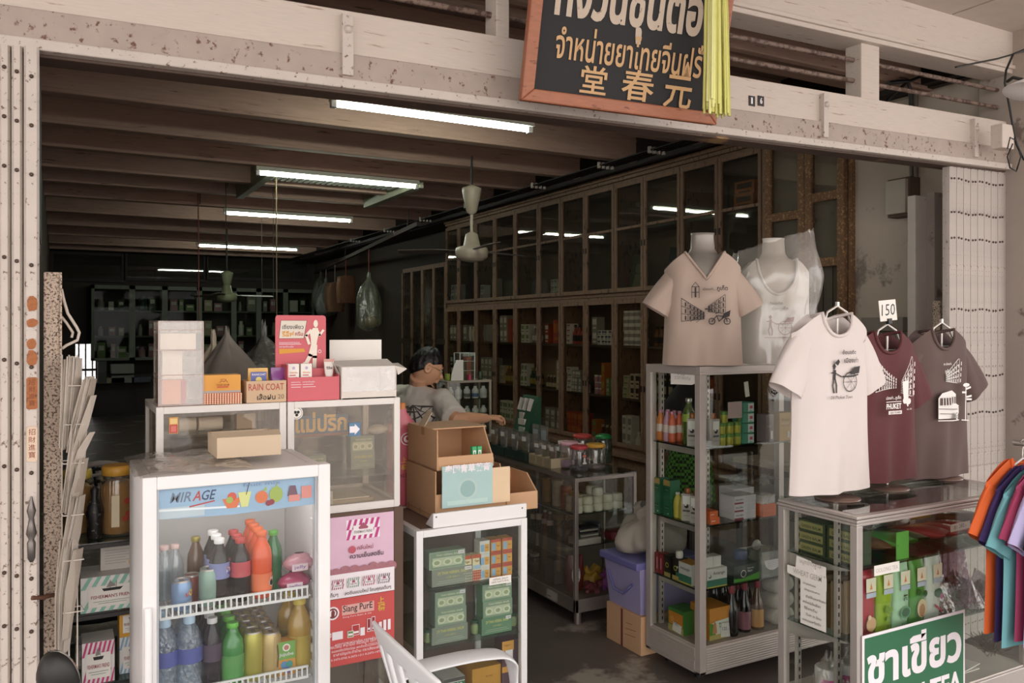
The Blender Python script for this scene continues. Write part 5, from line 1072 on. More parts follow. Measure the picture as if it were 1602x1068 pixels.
def gjar(name, label, r, h, lid, tint, inner, fillh, group=None, label_items=None, liddome=False):
    q = thing(name, label, 'jar', (0,0,0),0, group)
    b = MB(); b.lathe([(r*.9,0),(r, .01),(r, h*.78),(r*.93, h*.84),(r*.80, h*.87)], clear(tint, .08, body=.06, gain=.7),20, cap=True); b.build('jar_glass', q)
    if inner: b = MB(); b.lathe([(r*.86,.006),(r*.93,.012),(r*.93, fillh*.9),(r*.6, fillh),(.001, fillh*.95)], inner, 16); b.build('contents', q)
    b = MB(); b.lathe([(r*.86, h*.86),(r*.92, h*.87),(r*.92, h*.985),(r*.80, h)] if not liddome else [(r*.9, h*.84),(r*.95, h*.86),(r*.93, h*.93),(r*.6, h*.99),(.01, h)], lid, 20); b.build('lid', q)
    if label_items:
        def pj(x, y, hh): a = -PI/2+x/r; return ((r*1.012+hh)*math.cos(a),(r*1.012+hh)*math.sin(a), y)
        b = MB(); b.paint((0,0,0), RT, UP, label_items, proj=pj); b.build('jar_label', q)
    return q


HONEY = mat('#a5803e', .35, var=.35, scale=40)
for k, (px_, h, r, y, lab, lid) in enumerate(((184,.215,.050,.10, 'large jar of brown herbs with an orange lid on top of the rack', '#c9963a'),(121,.20,.045,.16, 'jar with a yellow lid half hidden by the hanging papers', '#d3bf5a'))):
    o = gjar('herb_jar', lab, r, h, mat(lid, .4), '#efe6cc', HONEY, h*.78, 'jars on the rack', [('r', -.02,.03,.022, h*.45, mat('#d8c8a8', .6)),('c', .025, h*.5,.010, flat('#a8402c')),('c', .018, h*.25,.008, flat('#a8402c')),('c', .034, h*.25,.008, flat('#a8402c')),('c', .026, h*.32,.008, flat('#a8402c'))] if k == 0 else None); put(o, (at(px_, 800, Y=RY0+y).x, RY0+y, .961))
b = MB(); b.lathe([(.018,0),(.022,.01),(.02,.05),(.026,.08),(.018,.11),(.010,.125),(.012,.15),(.004,.16)], mat('#191716', .4, wear='#8a8480', wscale=70, wthr=.58),14); o = b.build('black_figurine'); put(o, (at(148,800, Y=RY0+.06).x, RY0+.06,.961)); tag(o, 'small black patterned figurine between the two jars', 'figurine')
# woven chair back behind the rack
cc = at(156,790, Y=3.75); g = thing('woven_chair', 'round backed black and white woven chair behind the rack', 'chair', (cc.x, cc.y, 0)); R0 = .19; zc = cc.z-.02
b = MB(); WV, WB = mat('#cfc9c0', .6), mat('#1d1a19', .6)
for i, r_ in enumerate((R0, R0*.88, R0*.76, R0*.62, R0*.48)): b.tube([(r_*math.cos(PI*k/20),0, zc+r_*math.sin(PI*k/20)) for k in range(21)], .012 if i == 0 else .007, WV if i % 2 == 0 else WB, 6)
for k in range(25): a_ = PI*k/24; b.tube([(.45*R0*math.cos(a_),.004, zc+.45*R0*math.sin(a_)),(R0*math.cos(a_),.004, zc+R0*math.sin(a_))], .006, WB if k % 2 else WV, 5)
b.box(-R0,-.008, zc-.32,-R0+.02,.012, zc, WV); b.box(R0-.02,-.008, zc-.32, R0,.012, zc, WV); b.build('backrest', g)
b = MB(); b.lathe([(R0*1.05,.42),(R0*1.1,.44),(R0*1.05,.46)], WB, 20, c=(0,.17,0)); b.build('seat', g)
for sx in (-1,1):
    for yy in (.02,.32): b = MB(); b.tube([(sx*(R0-.01), yy, 0),(sx*(R0-.01), yy, max(.43, zc-.30) if yy < .1 else .43)], .012, WB, 8); b.build('leg', g)
# wire rack of folded papers by the post
g = thing('wire_paper_rack', 'thin wire rack holding folded papers beside the speckled post', 'rack', (0,0,0)); b = MB(); WR = mat('#c9bfb4', .5)
for p in (97,108,121): a = at(p, 1050, Y=FY-.02); c = at(p, 555, Y=FY-.02); b.tube([(a.x, FY-.02,0),(a.x, FY-.02, c.z)], .0022, WR, 5)
xa = at(95,800, Y=FY-.02).x; xb = at(128,800, Y=FY-.02).x
for y in (600,660,720,800,870,950): z = at(108, y, Y=FY-.02).z; b.tube([(xa, FY-.02, z),(xb, FY-.02, z),(xb+.004, FY-.055, z-.004),(xa+.006, FY-.055, z-.004),(xa, FY-.02, z)], .0018, WR, 5)
b.build('wire_frame', g)
PAPS = [mat('#b5aa9e', .8, var=.25, scale=60, stretch=(30,30,1)), mat('#a3978b', .8, var=.25, scale=60, stretch=(30,30,1)), mat('#c4bab0', .8, var=.1, scale=60)]
def leafs(pts, thick, label, n, spread, seed):
    rr = random.Random(seed); b = MB()
    for k in range(n):
        dx = spread*(k/(max(1, n-1))-.5); m_ = PAPS[k % 3]; P = []
        for i, (x_, y_) in enumerate(pts):
            a = at(x_+dx*(1-.5*i/len(pts))+rr.uniform(-1,1), y_+rr.uniform(-3,3), Y=FY-.05+.02*k/max(1, n)); P.append(a)
        q = []
        for i, a in enumerate(P): wd = .011*(1-.35*abs(i-1)); q += [a+Vector((-wd, -thick*.3,0)), a+Vector((wd, thick*.3,0))]
        b.add([tuple(v) for v in q], [(2*i, 2*i+1,2*i+3,2*i+2) for i in range(len(P)-1)], m_)
    return tag(b.build('folded_paper', solid=.0012), label, 'paper', 'papers in the wire rack')
leafs([(112,560),(110,640),(104,700)], .05, 'topmost bundle of grey folded papers in the wire rack', 7,22,1)
leafs([(140,590),(128,650),(112,705)], .05, 'folded papers leaning right below the topmost bundle of the wire rack', 5,14,2)
leafs([(147,618),(132,665),(108,735)], .03, 'single sheet curling out to the right below the leaning papers', 1,0,3)
leafs([(124,670),(118,730),(106,800)], .05, 'middle bundle of folded papers in the wire rack', 6,16,4)
leafs([(144,674),(128,700),(110,745)], .025, 'pale sheet curling out to the right at middle height of the wire rack', 1,0,5)
leafs([(131,715),(120,770),(106,850)], .04, 'sheet bent to the right in front of the yellow lidded jar', 2,6,6)
leafs([(122,775),(112,840),(98,905)], .05, 'folded papers slanting beside the jars on the rack', 4,14,7)
leafs([(108,840),(102,930),(98,1020)], .05, 'lowest bundle of long papers at the foot of the wire rack', 6,20,8)
leafs([(122,860),(112,920),(104,1000)], .03, 'ragged sheet hanging in front of the mint cartons', 2,6,9)
# parked motorbike: its mirror reaches into the picture at the lower left
mc = at(92,1064, D=1.25); g = thing('motorbike', 'parked motorbike of which only the black round mirror shows at lower left', 'motorbike', (mc.x, mc.y, 0)); CHR = mat('#b7b2ae', .2, metal=.9)
b = MB(); b.M = Matrix.Translation((0,0, mc.z)) @ Matrix.Rotation(math.radians(62),4, 'Z') @ Matrix.Rotation(math.radians(72),4, 'Y'); b.lathe([(.001,-.028),(.03,-.024),(.050,-.010),(.055,.0),(.052,.004)], BLACK, 28, sx=.95, sy=.56); b.build('mirror_shell', g)
b = MB(); b.M = Matrix.Translation((0,0, mc.z)) @ Matrix.Rotation(math.radians(62),4, 'Z') @ Matrix.Rotation(math.radians(72),4, 'Y'); b.lathe([(.0555,.001),(.0535,.006),(.0505,.006),(.0505,.003)], CHR, 28, sx=.95, sy=.56, cap=False); b.lathe([(.050,.0045),(.001,.0045)], mat('#3a3533', .05, metal=1.0),28, sx=.95, sy=.56, cap=False); b.build('mirror_glass', g)
b = MB(); b.tube([(0,.02, mc.z-.03),(-.01,.04, mc.z-.16),(-.06,.05, mc.z-.24)], .006, BLACK, 8); b.build('mirror_stem', g)
b = MB(); hz_ = mc.z-.25; b.tube([(-.02,.03, hz_),(-.22,.04, hz_+.02),(-.36,.04, hz_-.06),(-.5,.04, hz_+.02),(-.7,.03, hz_)], .012, BLACK, 8); b.build('handlebar', g)
b = MB(); b.tube([(-.36,.04, hz_-.06),(-.36,.16,.30)], .025, CHR, 10); b.build('front_fork', g)
b = MB(); b.M = Matrix.Translation((-.36,.18,.28)) @ Matrix.Rotation(PI/2,4, 'Y'); b.tube([(.235*math.cos(2*PI*k/28),.235*math.sin(2*PI*k/28),0) for k in range(28)], .04, BLACK, 10, closed=True); b.lathe([(.2,-.012),(.21,0),(.2,.012)], CHR, 28, cap=False); b.bar((-.2,0,0),(.2,0,0),.02,.02, CHR); b.bar((0,-.2,0),(0,.2,0),.02,.02, CHR); b.build('front_wheel', g)

# ------------------------------------------------------------------ white framed case of herbal balms with cartons on it
K0, KY, KZ = 1.115,2.74,.885; K1 = at(825,850, Y=KY).x
case('glass_case', 'white framed glass case of herbal balm boxes beside the plastic chair', K0, K1, KY, KY+.42,.05, KZ, [.665,.455,.245], frame=WHITE, fr=.026, glassm=GLASS, back=mat('#7d685c', .7, var=.2), solid_base=WHITE, top=mat('#7a6455', .6))
def kbox(px0, py0, px1, py1, zs, style, label, base='#93a08c', price=False, up=0, dy=.03, sc=1.0):
    a = at(px0, py1, Y=KY+dy); c = at(px1, py0, Y=KY+dy); w, d, h, it = herbal(style); kx = (c.x-a.x)/w; it2 = []
    o = balm(style, ((a.x+c.x)/2, KY+dy+.03, zs+up), label, base, price); o.scale = (kx, 1, kx*1.0); return o
H_ = .058*1.52
for k, (r_, st, zs, n, lab, bs, pr) in enumerate(((((676,740), 'plain', .666,0, 'grey yellow-lettered balm box, lower of two on the top shelf of the balm case', '#8d9084', True)),(((672,728), 'window', .666,1, 'windowed balm box on top of the yellow lettered one, top shelf of the balm case', '#a5b59c', True)),
        (((676,732), 'plain', .456,0, 'lowest balm box of the left stack in the balm case', '#8a9286', False)),(((681,730), 'window', .456,1, 'middle balm box of the left stack in the balm case', '#8d978a', False)),(((681,729), 'window', .456,2, 'topmost balm box of the left stack in the balm case', '#8d978a', True)),
        (((754,801), 'plain', .456,0, 'green balm box with yellow lettering, lowest of the right stack', '#648a6c', True)),(((756,802), 'window', .456,1, 'green windowed balm box, middle of the right stack', '#6f9474', False)),(((755,801), 'window', .456,2, 'green windowed balm box, topmost of the right stack', '#6f9474', True)))):
    o = kbox(r_[0], 0, r_[1], 10, zs, st, lab, bs, pr, n*.0 , .03); h_ = o.scale[2]*.058; o.location.z = zs+.0005+n*.0632; o.scale[2] = .0627/.058
it = lambda w, h: [('r', 0,0, w, h*.40, TGR),('r', 0, h*.86, w, h*.14, TGR),('r', w*.1, h*.44, w*.8, h*.16, flat('#a8bfd8')),('t', 'Tiger', w*.2, h*.70, w*.6, h*.10, flat('#8a5a2a'),.02)]+[('c', w*(i+.5)/5, h*.40*(j+.5)/4, w*.05, flat('#ecd8c0')) for i in range(5) for j in range(4)]
for k, (p, lab) in enumerate(((732, 'left slim red and white balm pack on the top shelf of the balm case'),(747, 'right slim red and white balm pack on the top shelf of the balm case'))):
    w, h = .035,.098; o = carton('balm_pack', lab, 'box', w, .03, h, mat('#e8d9b0', .5), it(w, h), 'slim balm packs'); put(o, (at(p, 890, Y=KY+.03).x, KY+.05,.6655))
tp = lambda w, h, c_: [('r', 0, h*.78, w, h*.22, flat('#b8503c') if c_ else flat('#d8d3cc')),('r', 0,0, w, h*.10, flat('#b8503c') if c_ else flat('#d8d3cc')),('r', w*.08, h*.16, w*.36, h*.56, flat('#8fb0d0')),('r', w*.5, h*.14, w*.42, h*.6, flat('#dca24a')),('t', 'Tiger', w*.54, h*.42, w*.34, h*.12, flat('#8a4a24'),.02)]
for j in range(3):
    for i in range(3):
        w, h = .041,.0475; o = carton('plaster_box', 'blue and orange plaster box, %s %s of the pile in the balm case' % (['bottom', 'middle', 'top'][j], ['left', 'centre', 'right'][i]), 'box', w, .05, h, mat('#d8a35c' if i else '#dcd6cc', .5), tp(w, h, i), 'plaster boxes'); put(o, (at(760+17*i, 880, Y=KY+.03).x+.002*(i-1), KY+.06,.6655+j*.0482))
a = at(766,916, Y=KY+.001); b = MB(); b.box(0,-.0012,0,.092,0,.028, PAPER); b.paint((0,-.0012,0), RT, UP, [('t', 'HERBAL BALM', .015,.016,.062,.007, flat('#7d756d')),('t', '100% NATURAL', .008,.006,.075,.007, flat('#7d756d'))]); o = b.build('paper_note'); o.location = (a.x, KY+.004, a.z); tag(o, 'small white paper note stuck on the glass of the balm case', 'note')
o = carton('gold_box', 'orange gold box lying at the bottom of the balm case', 'box', .135,.16,.085, mat('#cf953c', .5), [('t', 'Tiger Balm', .055,.045,.03,.008, flat('#8a5a24'),.01)]); put(o, (at(762,1030, Y=KY+.06).x, KY+.13,.2455))
o = carton('green_white_box', 'white and green lettered box left of the orange gold box', 'box', .088,.1,.075, mat('#dcd8d2', .5), [('r', 0,.038,.088,.020, flat('#3f7a5a')),('t', 'หมอเส็ง', .006,.041,.036,.013, WHT, .02),('t', 'BO', .056,.041,.022,.014, WHT, .03),('r', 0,.062,.088,.013, flat('#5a5653')),('c', .044,.015,.022, flat('#a8323a'),.016)]); put(o, (at(712,1050, Y=KY+.03).x, KY+.09,.2455))
o = carton('plaster_carton', 'orange and purple carton with a bottle picture at the right of the balm case', 'box', .07,.06,.095, mat('#5d3f4a', .5), [('r', 0,.058,.05,.037, flat('#d89a44')),('r', .014,.014,.032,.046, WHT),('t', 'Tiger', .006,.074,.03,.009, flat('#8a4a24'),.01),('c', .03,.03,.009, flat('#d8b45a'))]); put(o, (at(800,1020, Y=KY+.04).x-.005, KY+.07,.3205))
o = carton('plaster_carton', 'lower orange and purple carton under the one with bottle picture', 'box', .07,.06,.0745, mat('#5d3f4a', .5), [('r', 0,.052,.07,.022, flat('#d89a44'))]); put(o, (at(800,1020, Y=KY+.04).x-.005, KY+.07,.2455))
for k, (p, z, lab) in enumerate(((733,.666, 'small green inhaler jar beside the windowed balm box, top shelf'),(671,.456, 'small dark green jar at the left end of the middle shelf'),(745,.456, 'small dark green jar left of the right stack of balm boxes'),(805,.456, 'small dark green jar right of the right stack of balm boxes'))):
    o = gjar('balm_jar', lab, .016,.052, mat('#2f5a3c', .4), '#dfe8d8', mat('#b9c48a', .5),.038, 'small balm jars'); put(o, (at(p, 900, Y=KY+.05).x, KY+.065 if k else KY+.115, z+.0005))
# tray, cartons and jug on that case
a = at(676,826, Y=KY+.02); c = at(822,800, Y=KY+.02); b = MB(); w = c.x-a.x
b.prism([(0,0),(.07,.0),(.07,.004),(.012,.052),(0,.052)], 'x', 0, w, WHITE); b.paint((0,0,0), RT, UP, [('c', .012,.04,.003, INK),('c', w-.02,.036,.003, INK)]); o = b.build('white_tray', bevel=.003); put(o, (a.x, KY+.01, KZ+.001)); tag(o, 'white slanted tray along the front top of the balm case', 'tray')
CX0, CYY = 1.235,2.835
CARDI = mat('#dfc3a2', .8, var=.06)
def openbin(name, label, x0, y0, z0, w, d, h, fh, rz=0):
    g = thing(name, label, 'carton', (x0, y0, z0), rz); T = .005; b = MB()
    b.box(0,0,0, w, T, fh, CARD); b.box(0, d-T, 0, w, d, h, CARD)
    for xx in (0, w-T): b.prism([(T, 0),(d-T, 0),(d-T, h),(T+d*.35, h),(T, fh)], 'x', xx, xx+T, CARD)
    b.box(T, T, 0, w-T, d-T, T, CARDI); b.build('carton_body', g); return g
g = thing('brown_carton', 'upper brown carton with cut open front of the stack on the balm case', 'carton', (CX0, CYY, KZ+.190)); H1 = .150; W1, D1 = .24,.29; T = .005
b = MB(); b.box(0,0,0, T, D1, H1, CARD); b.box(T, D1-T, 0, W1, D1, H1, CARD); b.prism([(T, 0),(D1-T, 0),(D1-T, H1),(.09, H1),(T, .03)], 'x', W1-T, W1, CARD); b.box(T, 0,0, W1-T, T, .05, CARD); b.box(T, T, 0, W1-T, D1-T, T, CARDI); b.box(T, .06, H1-T, W1-T, D1-T, H1, CARD); b.paint((0, D1,0), SIDE, UP, [('r', .14, H1-.03,.03,.03, mat('#a87d55', .5)),('l', [(.01,.004),(.28,.004)], .002, flat('#7a5a3f'))]); b.build('carton_body', g, bevel=.0015)
b = MB(); b.add([(.01,.14, H1),(.01,.20, H1),(.05,.20, H1+.06),(.045,.15, H1+.05)], [(0,1,2,3)], CARD2); b.build('flap', g, solid=.002)
g = thing('brown_carton', 'lower brown carton with cut open front of the stack on the balm case', 'carton', (CX0-.006, CYY+.002, KZ+.001)); b = MB(); W2 = .30; H2 = .187
b.box(0,0,0, T, D1, H2, CARD); b.box(T, D1-T, 0, W2, D1, H2, CARD); b.prism([(T, 0),(D1-T, 0),(D1-T, H2),(.05, H2),(T, .06)], 'x', W2-T, W2, CARD); b.box(T, 0,0, W2-T, T, .10, CARD); b.box(T, T, 0, W2-T, D1-T, T, CARDI); b.box(T, .16, H2-T, W2-T, D1-T, H2, CARD); b.paint((0, D1,0), SIDE, UP, [('l', [(.01,.018),(.28,.018)], .002, flat('#8a6446')),('r', .02,.008,.012,.02, mat('#a87d55', .5)),('r', .26,.008,.012,.02, mat('#a87d55', .5)),('r', .14,.008,.012,.02, mat('#a87d55', .5))]); b.build('carton_body', g, bevel=.0015)
openbin('brown_carton', 'shallow brown carton on the right of the stack on the balm case', CX0+.31, CYY+.03, KZ+.001,.14,.22,.13,.07)
o = carton('carton_insert', 'cardboard divider tray holding the blue notice on the carton stack', 'tray', .25,.006,.135, CARDI); put(o, (CX0+.175, CYY-.012, KZ+.001+.05)); 
a = at(692,790, Y=CYY-.02); c = at(771,722, Y=CYY-.02); w = c.x-a.x; h = .155
b = MB(); b.box(0,-.0012,0, w, 0, h, mat('#a9c6c4', .5, var=.06)); it = [('t', '泰國青草藥膏', w*.05, h*.82, w*.9, None, WHT, .03),('c', w*.5, h*.42, w*.19, flat('#b4c9c3')),('c', w*.5, h*.42, w*.15, flat('#93b3b0')),('r', w*.1, h*.06, w*.8, h*.10, flat('#b9d2cc'))]; b.paint((0,-.0012,0), RT, UP, it, lift=.0003); o = b.build('blue_notice'); put(o, (a.x, CYY-.0165, KZ+.052)); tag(o, 'pale blue notice with white characters on the carton stack', 'notice')
for k in range(2):
    o = carton('inhaler_box', ['left', 'right'][k]+' little green inhaler box at the front of the upper carton', 'box', .018,.02,.07, mat('#3fa86a', .5), [('r', .003,.006,.012,.05, WHT),('l', [(.009,.01),(.009,.05)], .005, flat('#3fa86a'))], 'little inhaler boxes'); put(o, (CX0+.165+.022*k, CYY+.03, KZ+.1965))
PJ = mat('#c2606e', .4, var=.12, coat=.2); jx = at(631,700, Y=3.17); g = thing('pink_jug', 'large pink bottle shaped oil display with an orange cap behind the cartons', 'bottle', (jx.x, 3.19, KZ-.02+.021))
b = MB(); b.lathe([(.055,0),(.062,.02),(.062,.27),(.055,.33),(.022,.375),(.02,.39)], PJ, 24, sx=1.05, sy=.5)
def pj(x, y, h_): a_ = -PI/2+x/.06; return (.0652*math.cos(a_)+h_*math.cos(a_),.031*math.sin(a_)+h_*math.sin(a_), y)
b.paint((0,0,0), RT, UP, [('c', .012,.27,.026, WHT),('c', .012,.27,.022, flat('#b5485a')),('c', .012,.27,.015, WHT),('c', .012,.272,.007, flat('#b5485a')),('t', '上', -.012,.175,.022, None, GOLDP, .02),('t', '標', -.012,.145,.024, None, GOLDP, .02),('t', 'SIANG PURE', -.034,.115,.066,.016, flat('#7a2c3c'),.02),('l', [(-.03,.10),(.03,.10)], .003, flat('#e0b0b0'))], proj=pj); b.build('bottle_body', g)
b = MB(); b.lathe([(.017,.39),(.017,.41),(.013,.415)], mat('#c97a3c', .4),14); b.build('cap', g)
g = thing('wooden_shelf', 'narrow brown wooden counter between poster stand and balm case, under the pink bottle', 'counter', (1.10,3.165,0)); b = MB(); b.box(-.03,0,0,.46,.16, KZ-.001, mat('#7a5d49', .7, var=.2)); b.build('counter_body', g, bevel=.003)

# ------------------------------------------------------------------ white plastic armchair in front
g = thing('plastic_chair', 'white moulded plastic armchair facing right in front of the balm case', 'chair', (1.055,1.99,0)); PW = mat('#e2e2e4', .35, var=.02)
BX = -.175
def backpt(u, v):    # u across (-1 near .. 1 far), v up
    wv = .21+.02*v; y = u*wv; x = BX-.10*v-.03*(1-u*u)*0-.035*(1-u*u); z = .44+.385*v-.035*u*u*v
    return (x, y, z)
b = MB()
holes = lambda u, v: .12 < v < .86 and abs(u) < .80 and abs(((u+.8)/.4) % 1-.5) > .20+.0*v
nu, nv = 40,24; P = [backpt(-1+2*i/nu, j/nv) for j in range(nv+1) for i in range(nu+1)]; Fs = []
for j in range(nv):
    for i in range(nu):
        if not (.14 < (j+.5)/nv < .84 and abs(-1+2*(i+.5)/nu) < .82 and abs((((-1+2*(i+.5)/nu)+.82)/.41) % 1-.5) < .27): Fs.append((j*(nu+1)+i, j*(nu+1)+i+1,(j+1)*(nu+1)+i+1,(j+1)*(nu+1)+i))
b.add(P, Fs, PW, True); b.build('backrest', g, solid=.012, sub=1)
b = MB(); b.grid(lambda u, v: (BX+.02+.40*u, (-.21+.42*v)*(1-.04*u),.42-.012*math.sin(PI*u)*math.sin(PI*v)-.02*max(0, u-.9)*10*.3),12,12, PW); b.build('seat', g, solid=.014)
for sgn in (-1,1):
    b = MB(); pts = [(BX-.055, sgn*.222,.615),(BX-.02, sgn*.235,.624),(BX+.1, sgn*.245,.626),(BX+.21, sgn*.248,.624),(BX+.30, sgn*.245,.616),(BX+.335, sgn*.238,.59),(BX+.34, sgn*.232,.50),(BX+.335, sgn*.225,.42)]
    pts2 = []
    for p0, p1 in zip(pts, pts[1:]): pts2 += [tuple(p0[i]+(p1[i]-p0[i])*t_ for i in range(3)) for t_ in (0,.5)]
    pts2.append(pts[-1])
    for i, p in enumerate(pts2): pass
    P = []; n = len(pts2)
    for i, p in enumerate(pts2):
        wd = .052 if i < n-4 else .026
        dirz = (i/n) > .72
        P += [(p[0], p[1]-wd, p[2]-(.004 if not dirz else 0)),(p[0], p[1], p[2]+(.006 if not dirz else 0)),(p[0], p[1]+wd, p[2]-(.008 if not dirz else 0))]
    b.add(P, [(3*i+k, 3*i+k+1,3*i+k+4,3*i+k+3) for i in range(n-1) for k in (0,1)], PW, True); b.build('armrest', g, solid=.010, sub=1)
    for fx in (0,1):
        b = MB(); x0 = BX+.33 if fx else BX-.0; b.prism([(x0-.025,.42),(x0+.025,.42),(x0+.02+(.03 if fx else -.09),0),(x0-.015+(.03 if fx else -.09),0)], 'y', sgn*.20-.012, sgn*.20+.012, PW); b.build('leg', g, bevel=.004)
# ------------------------------------------------------------------ shopkeeper, seated and reaching over the counter
hp = at(640,690, D=5.1); PB = Vector((hp.x, hp.y, 0))
Fd = Vector((.95,.31,0)).normalized(); Fh = Vector((.975,-.22,0)).normalized(); Ld = Vector((-Fd.y, Fd.x, 0)); Rd = -Ld; Z = Vector((0,0,1))
SKIN = mat('#d6a17e', .5, var=.06, scale=20); SHIRT = mat('#cdc5bb', .85, var=.06, scale=8, bump=.15); HAIR = mat('#0f0c0b', .45, var=.3, scale=60, bump=.5)
g = thing('person', 'person in glasses and grey printed T-shirt, reaching right over the glass counter', 'person', PB)
Hc = at(668,574, D=5.0); Nb = at(652,612, D=5.03); Hip = Vector((PB.x, PB.y, .50))
Rs = Nb+Rd*.165-Z*.055+Fd*.05; Ls = Nb+Ld*.165-Z*.05+Fd*.03
Re = at(712,655, D=4.80); Rw = at(762,654, D=5.0)
hd = (Fh*.90-Z*.42).normalized(); hu = (Z*.90+Fh*.42).normalized(); hl = hu.cross(hd)
def tubep(b, pts, rads, mt, seg=14, fl=1.0): b.tube([Vector(p)-PB for p in pts], rads, mt, seg, flatz=fl)
def torso(b, grow, mt, lo=0.0):
    n = 14
    def f(u, v):
        a = 2*PI*u; c = Hip.lerp(Nb, v)+(-Fd)*(.05*math.sin(PI*v))
        wv = [(.0,.165,.115),(.25,.155,.11),(.5,.165,.115),(.75,.19,.115),(.9,.17,.095),(1.0,.075,.065)]
        i = 0
        while i < len(wv)-2 and wv[i+1][0] < v: i += 1
        t_ = (v-wv[i][0])/(wv[i+1][0]-wv[i][0]); w_ = wv[i][1]+(wv[i+1][1]-wv[i][1])*t_+grow; d_ = wv[i][2]+(wv[i+1][2]-wv[i][2])*t_+grow
        return c+Rd*(w_*math.cos(a))+(Fd*.95+Z*.1)*(d_*math.sin(a))-PB
    b.grid(lambda u, v: f(u, lo+(1-lo)*v),28, n, mt, wrap=True)
    b.add([f(k/28, lo) for k in range(28)], [tuple(range(27,-1,-1))], mt); b.add([f(k/28,1) for k in range(28)], [tuple(range(28))], mt)
def headgrid(b, grow, mt, vmin=0.0, vmax=1.0, hair=False):
    def f(u, v):
        a = 2*PI*u; ph = PI*(vmin+(vmax-vmin)*v)          # 0 chin .. 1 crown
        x = math.cos(a)*math.sin(ph); y = math.sin(a)*math.sin(ph); z = -math.cos(ph)
        fx = .098*x; fy = .077*y; fz = .118*z
        if z < 0: fy *= 1-.30*(-z)**1.5; fx = fx*(1-.10*(-z)) + .022*(-z)*max(0, x+.3)       # jaw narrows, chin comes forward
        if x > .3 and -.35 < z < .15: fx += .004
        if x < 0 and z < -.2: fx *= .92
        k = .92*(1+grow/.1)
        return Hc+hd*(fx*k)+hl*(fy*k)+hu*(fz*k)-PB
    b.grid(f, 32,20, mt, wrap=True)
b = MB()
torso(b, -.012, SKIN); headgrid(b, 0, SKIN)
tubep(b, [Nb-Z*.03, Nb+Z*.03+Fd*.01, Hc-hu*.07-hd*.02], [.062,.055,.056], SKIN)
# face: nose, brow, lips, chin, ears
e = lambda x, y, z: Hc+(hd*x+hl*y+hu*z)*.92
tubep(b, [e(.088,0,.025), e(.106,0,-.006), e(.121,0,-.024), e(.100,0,-.034)], [.008,.010,.013,.009], SKIN, 10)
for s in (-1,1):
    tubep(b, [e(.092, s*.012,.034), e(.090, s*.034,.036), e(.074, s*.056,.030)], [.008,.008,.006], SKIN, 8)
    tubep(b, [e(.105, s*.010,-.028), e(.098, s*.014,-.030)], [.007,.006], SKIN, 8)
    q = [e(-.004+.020*math.cos(t_), s*(.077+.006*math.sin(t_/2)),-.004+.030*math.sin(t_)) for t_ in [2*PI*k/10 for k in range(10)]]
    b.tube([p-PB for p in q], .007, SKIN, 6, closed=True); tubep(b, [e(-.012, s*.07,-.004), e(.006, s*.080,-.008)], [.016,.010], SKIN, 8)
tubep(b, [e(.094,-.020,-.055), e(.106,0,-.052), e(.094,.020,-.055)], [.005,.007,.005], SKIN, 8); tubep(b, [e(.092,-.018,-.066), e(.103,0,-.066), e(.092,.018,-.066)], [.005,.0075,.005], SKIN, 8); tubep(b, [e(.086,0,-.10), e(.088,0,-.095)], [.02,.018], SKIN, 10)
# arms, hands with five fingers
def arm(S, E, W_): tubep(b, [S, S.lerp(E, .5), E, E.lerp(W_, .3), E.lerp(W_, .7), W_], [.052,.047,.041,.042,.033,.027], SKIN, 14)
def hand(W_, ax, dn, side, curl):
    ax = ax.normalized(); sd = ax.cross(dn).normalized()*side
    K = W_+ax*.085
    for s_ in (-1,0,1): tubep(b, [W_, W_+ax*.04+sd*(.016*s_), K+sd*(.024*s_)], [.022,.017,.014], SKIN, 10,.8)
    for i, (off, L) in enumerate(((-.030,.072),(-.010,.082),(.010,.076),(.029,.060))):
        p0 = K+sd*off; a1 = (ax*math.cos(curl)+dn*math.sin(curl)); a2 = (ax*math.cos(curl*2.1)+dn*math.sin(curl*2.1)); a3 = (ax*math.cos(curl*2.8)+dn*math.sin(curl*2.8))
        p1 = p0+a1*L*.45; p2 = p1+a2*L*.32; p3 = p2+a3*L*.25; tubep(b, [p0-ax*.02, p0, p1, p2, p3], [.010,.0100,.009,.008,.0065], SKIN, 8)
    t0 = W_+ax*.028-sd*.024; t1 = t0-sd*.022+ax*.026+dn*.012; t2 = t1+ax*.03+dn*.014-sd*.002; tubep(b, [W_+ax*.012-sd*.010, t0, t1, t2], [.014,.013,.010,.008], SKIN, 8)
arm(Rs, Re, Rw)
hand(Rw, (Rw-Re).normalized()+Z*.12,(-Z*.95+Fd*.05).normalized(),1,.55)
Le = Ls+Ld*.05-Z*.26+Fd*.06; Lw = Le+Fd*.20-Z*.04; arm(Ls, Le, Lw); hand(Lw, Fd-Z*.2,-Z, -1,.5)
for s in (Rd, Ld):
    h0 = Hip+s*.09; kn = h0+Fd*.40+s*.04-Z*.03; an = Vector((kn.x, kn.y, .085))-Fd*.04
    tubep(b, [h0, h0.lerp(kn, .5), kn, kn.lerp(an, .35), an], [.09,.075,.058,.055,.038], SKIN); tubep(b, [an-Z*.035-Fd*.03, an-Z*.04+Fd*.06, an-Z*.055+Fd*.16], [.038,.036,.024], SKIN)
body = b.build('body', g); md = body.modifiers.new('one_skin', 'REMESH'); md.mode = 'VOXEL'; md.voxel_size = .0052; md.use_smooth_shade = True
sm = body.modifiers.new('soften', 'SMOOTH'); sm.factor = .5; sm.iterations = 2
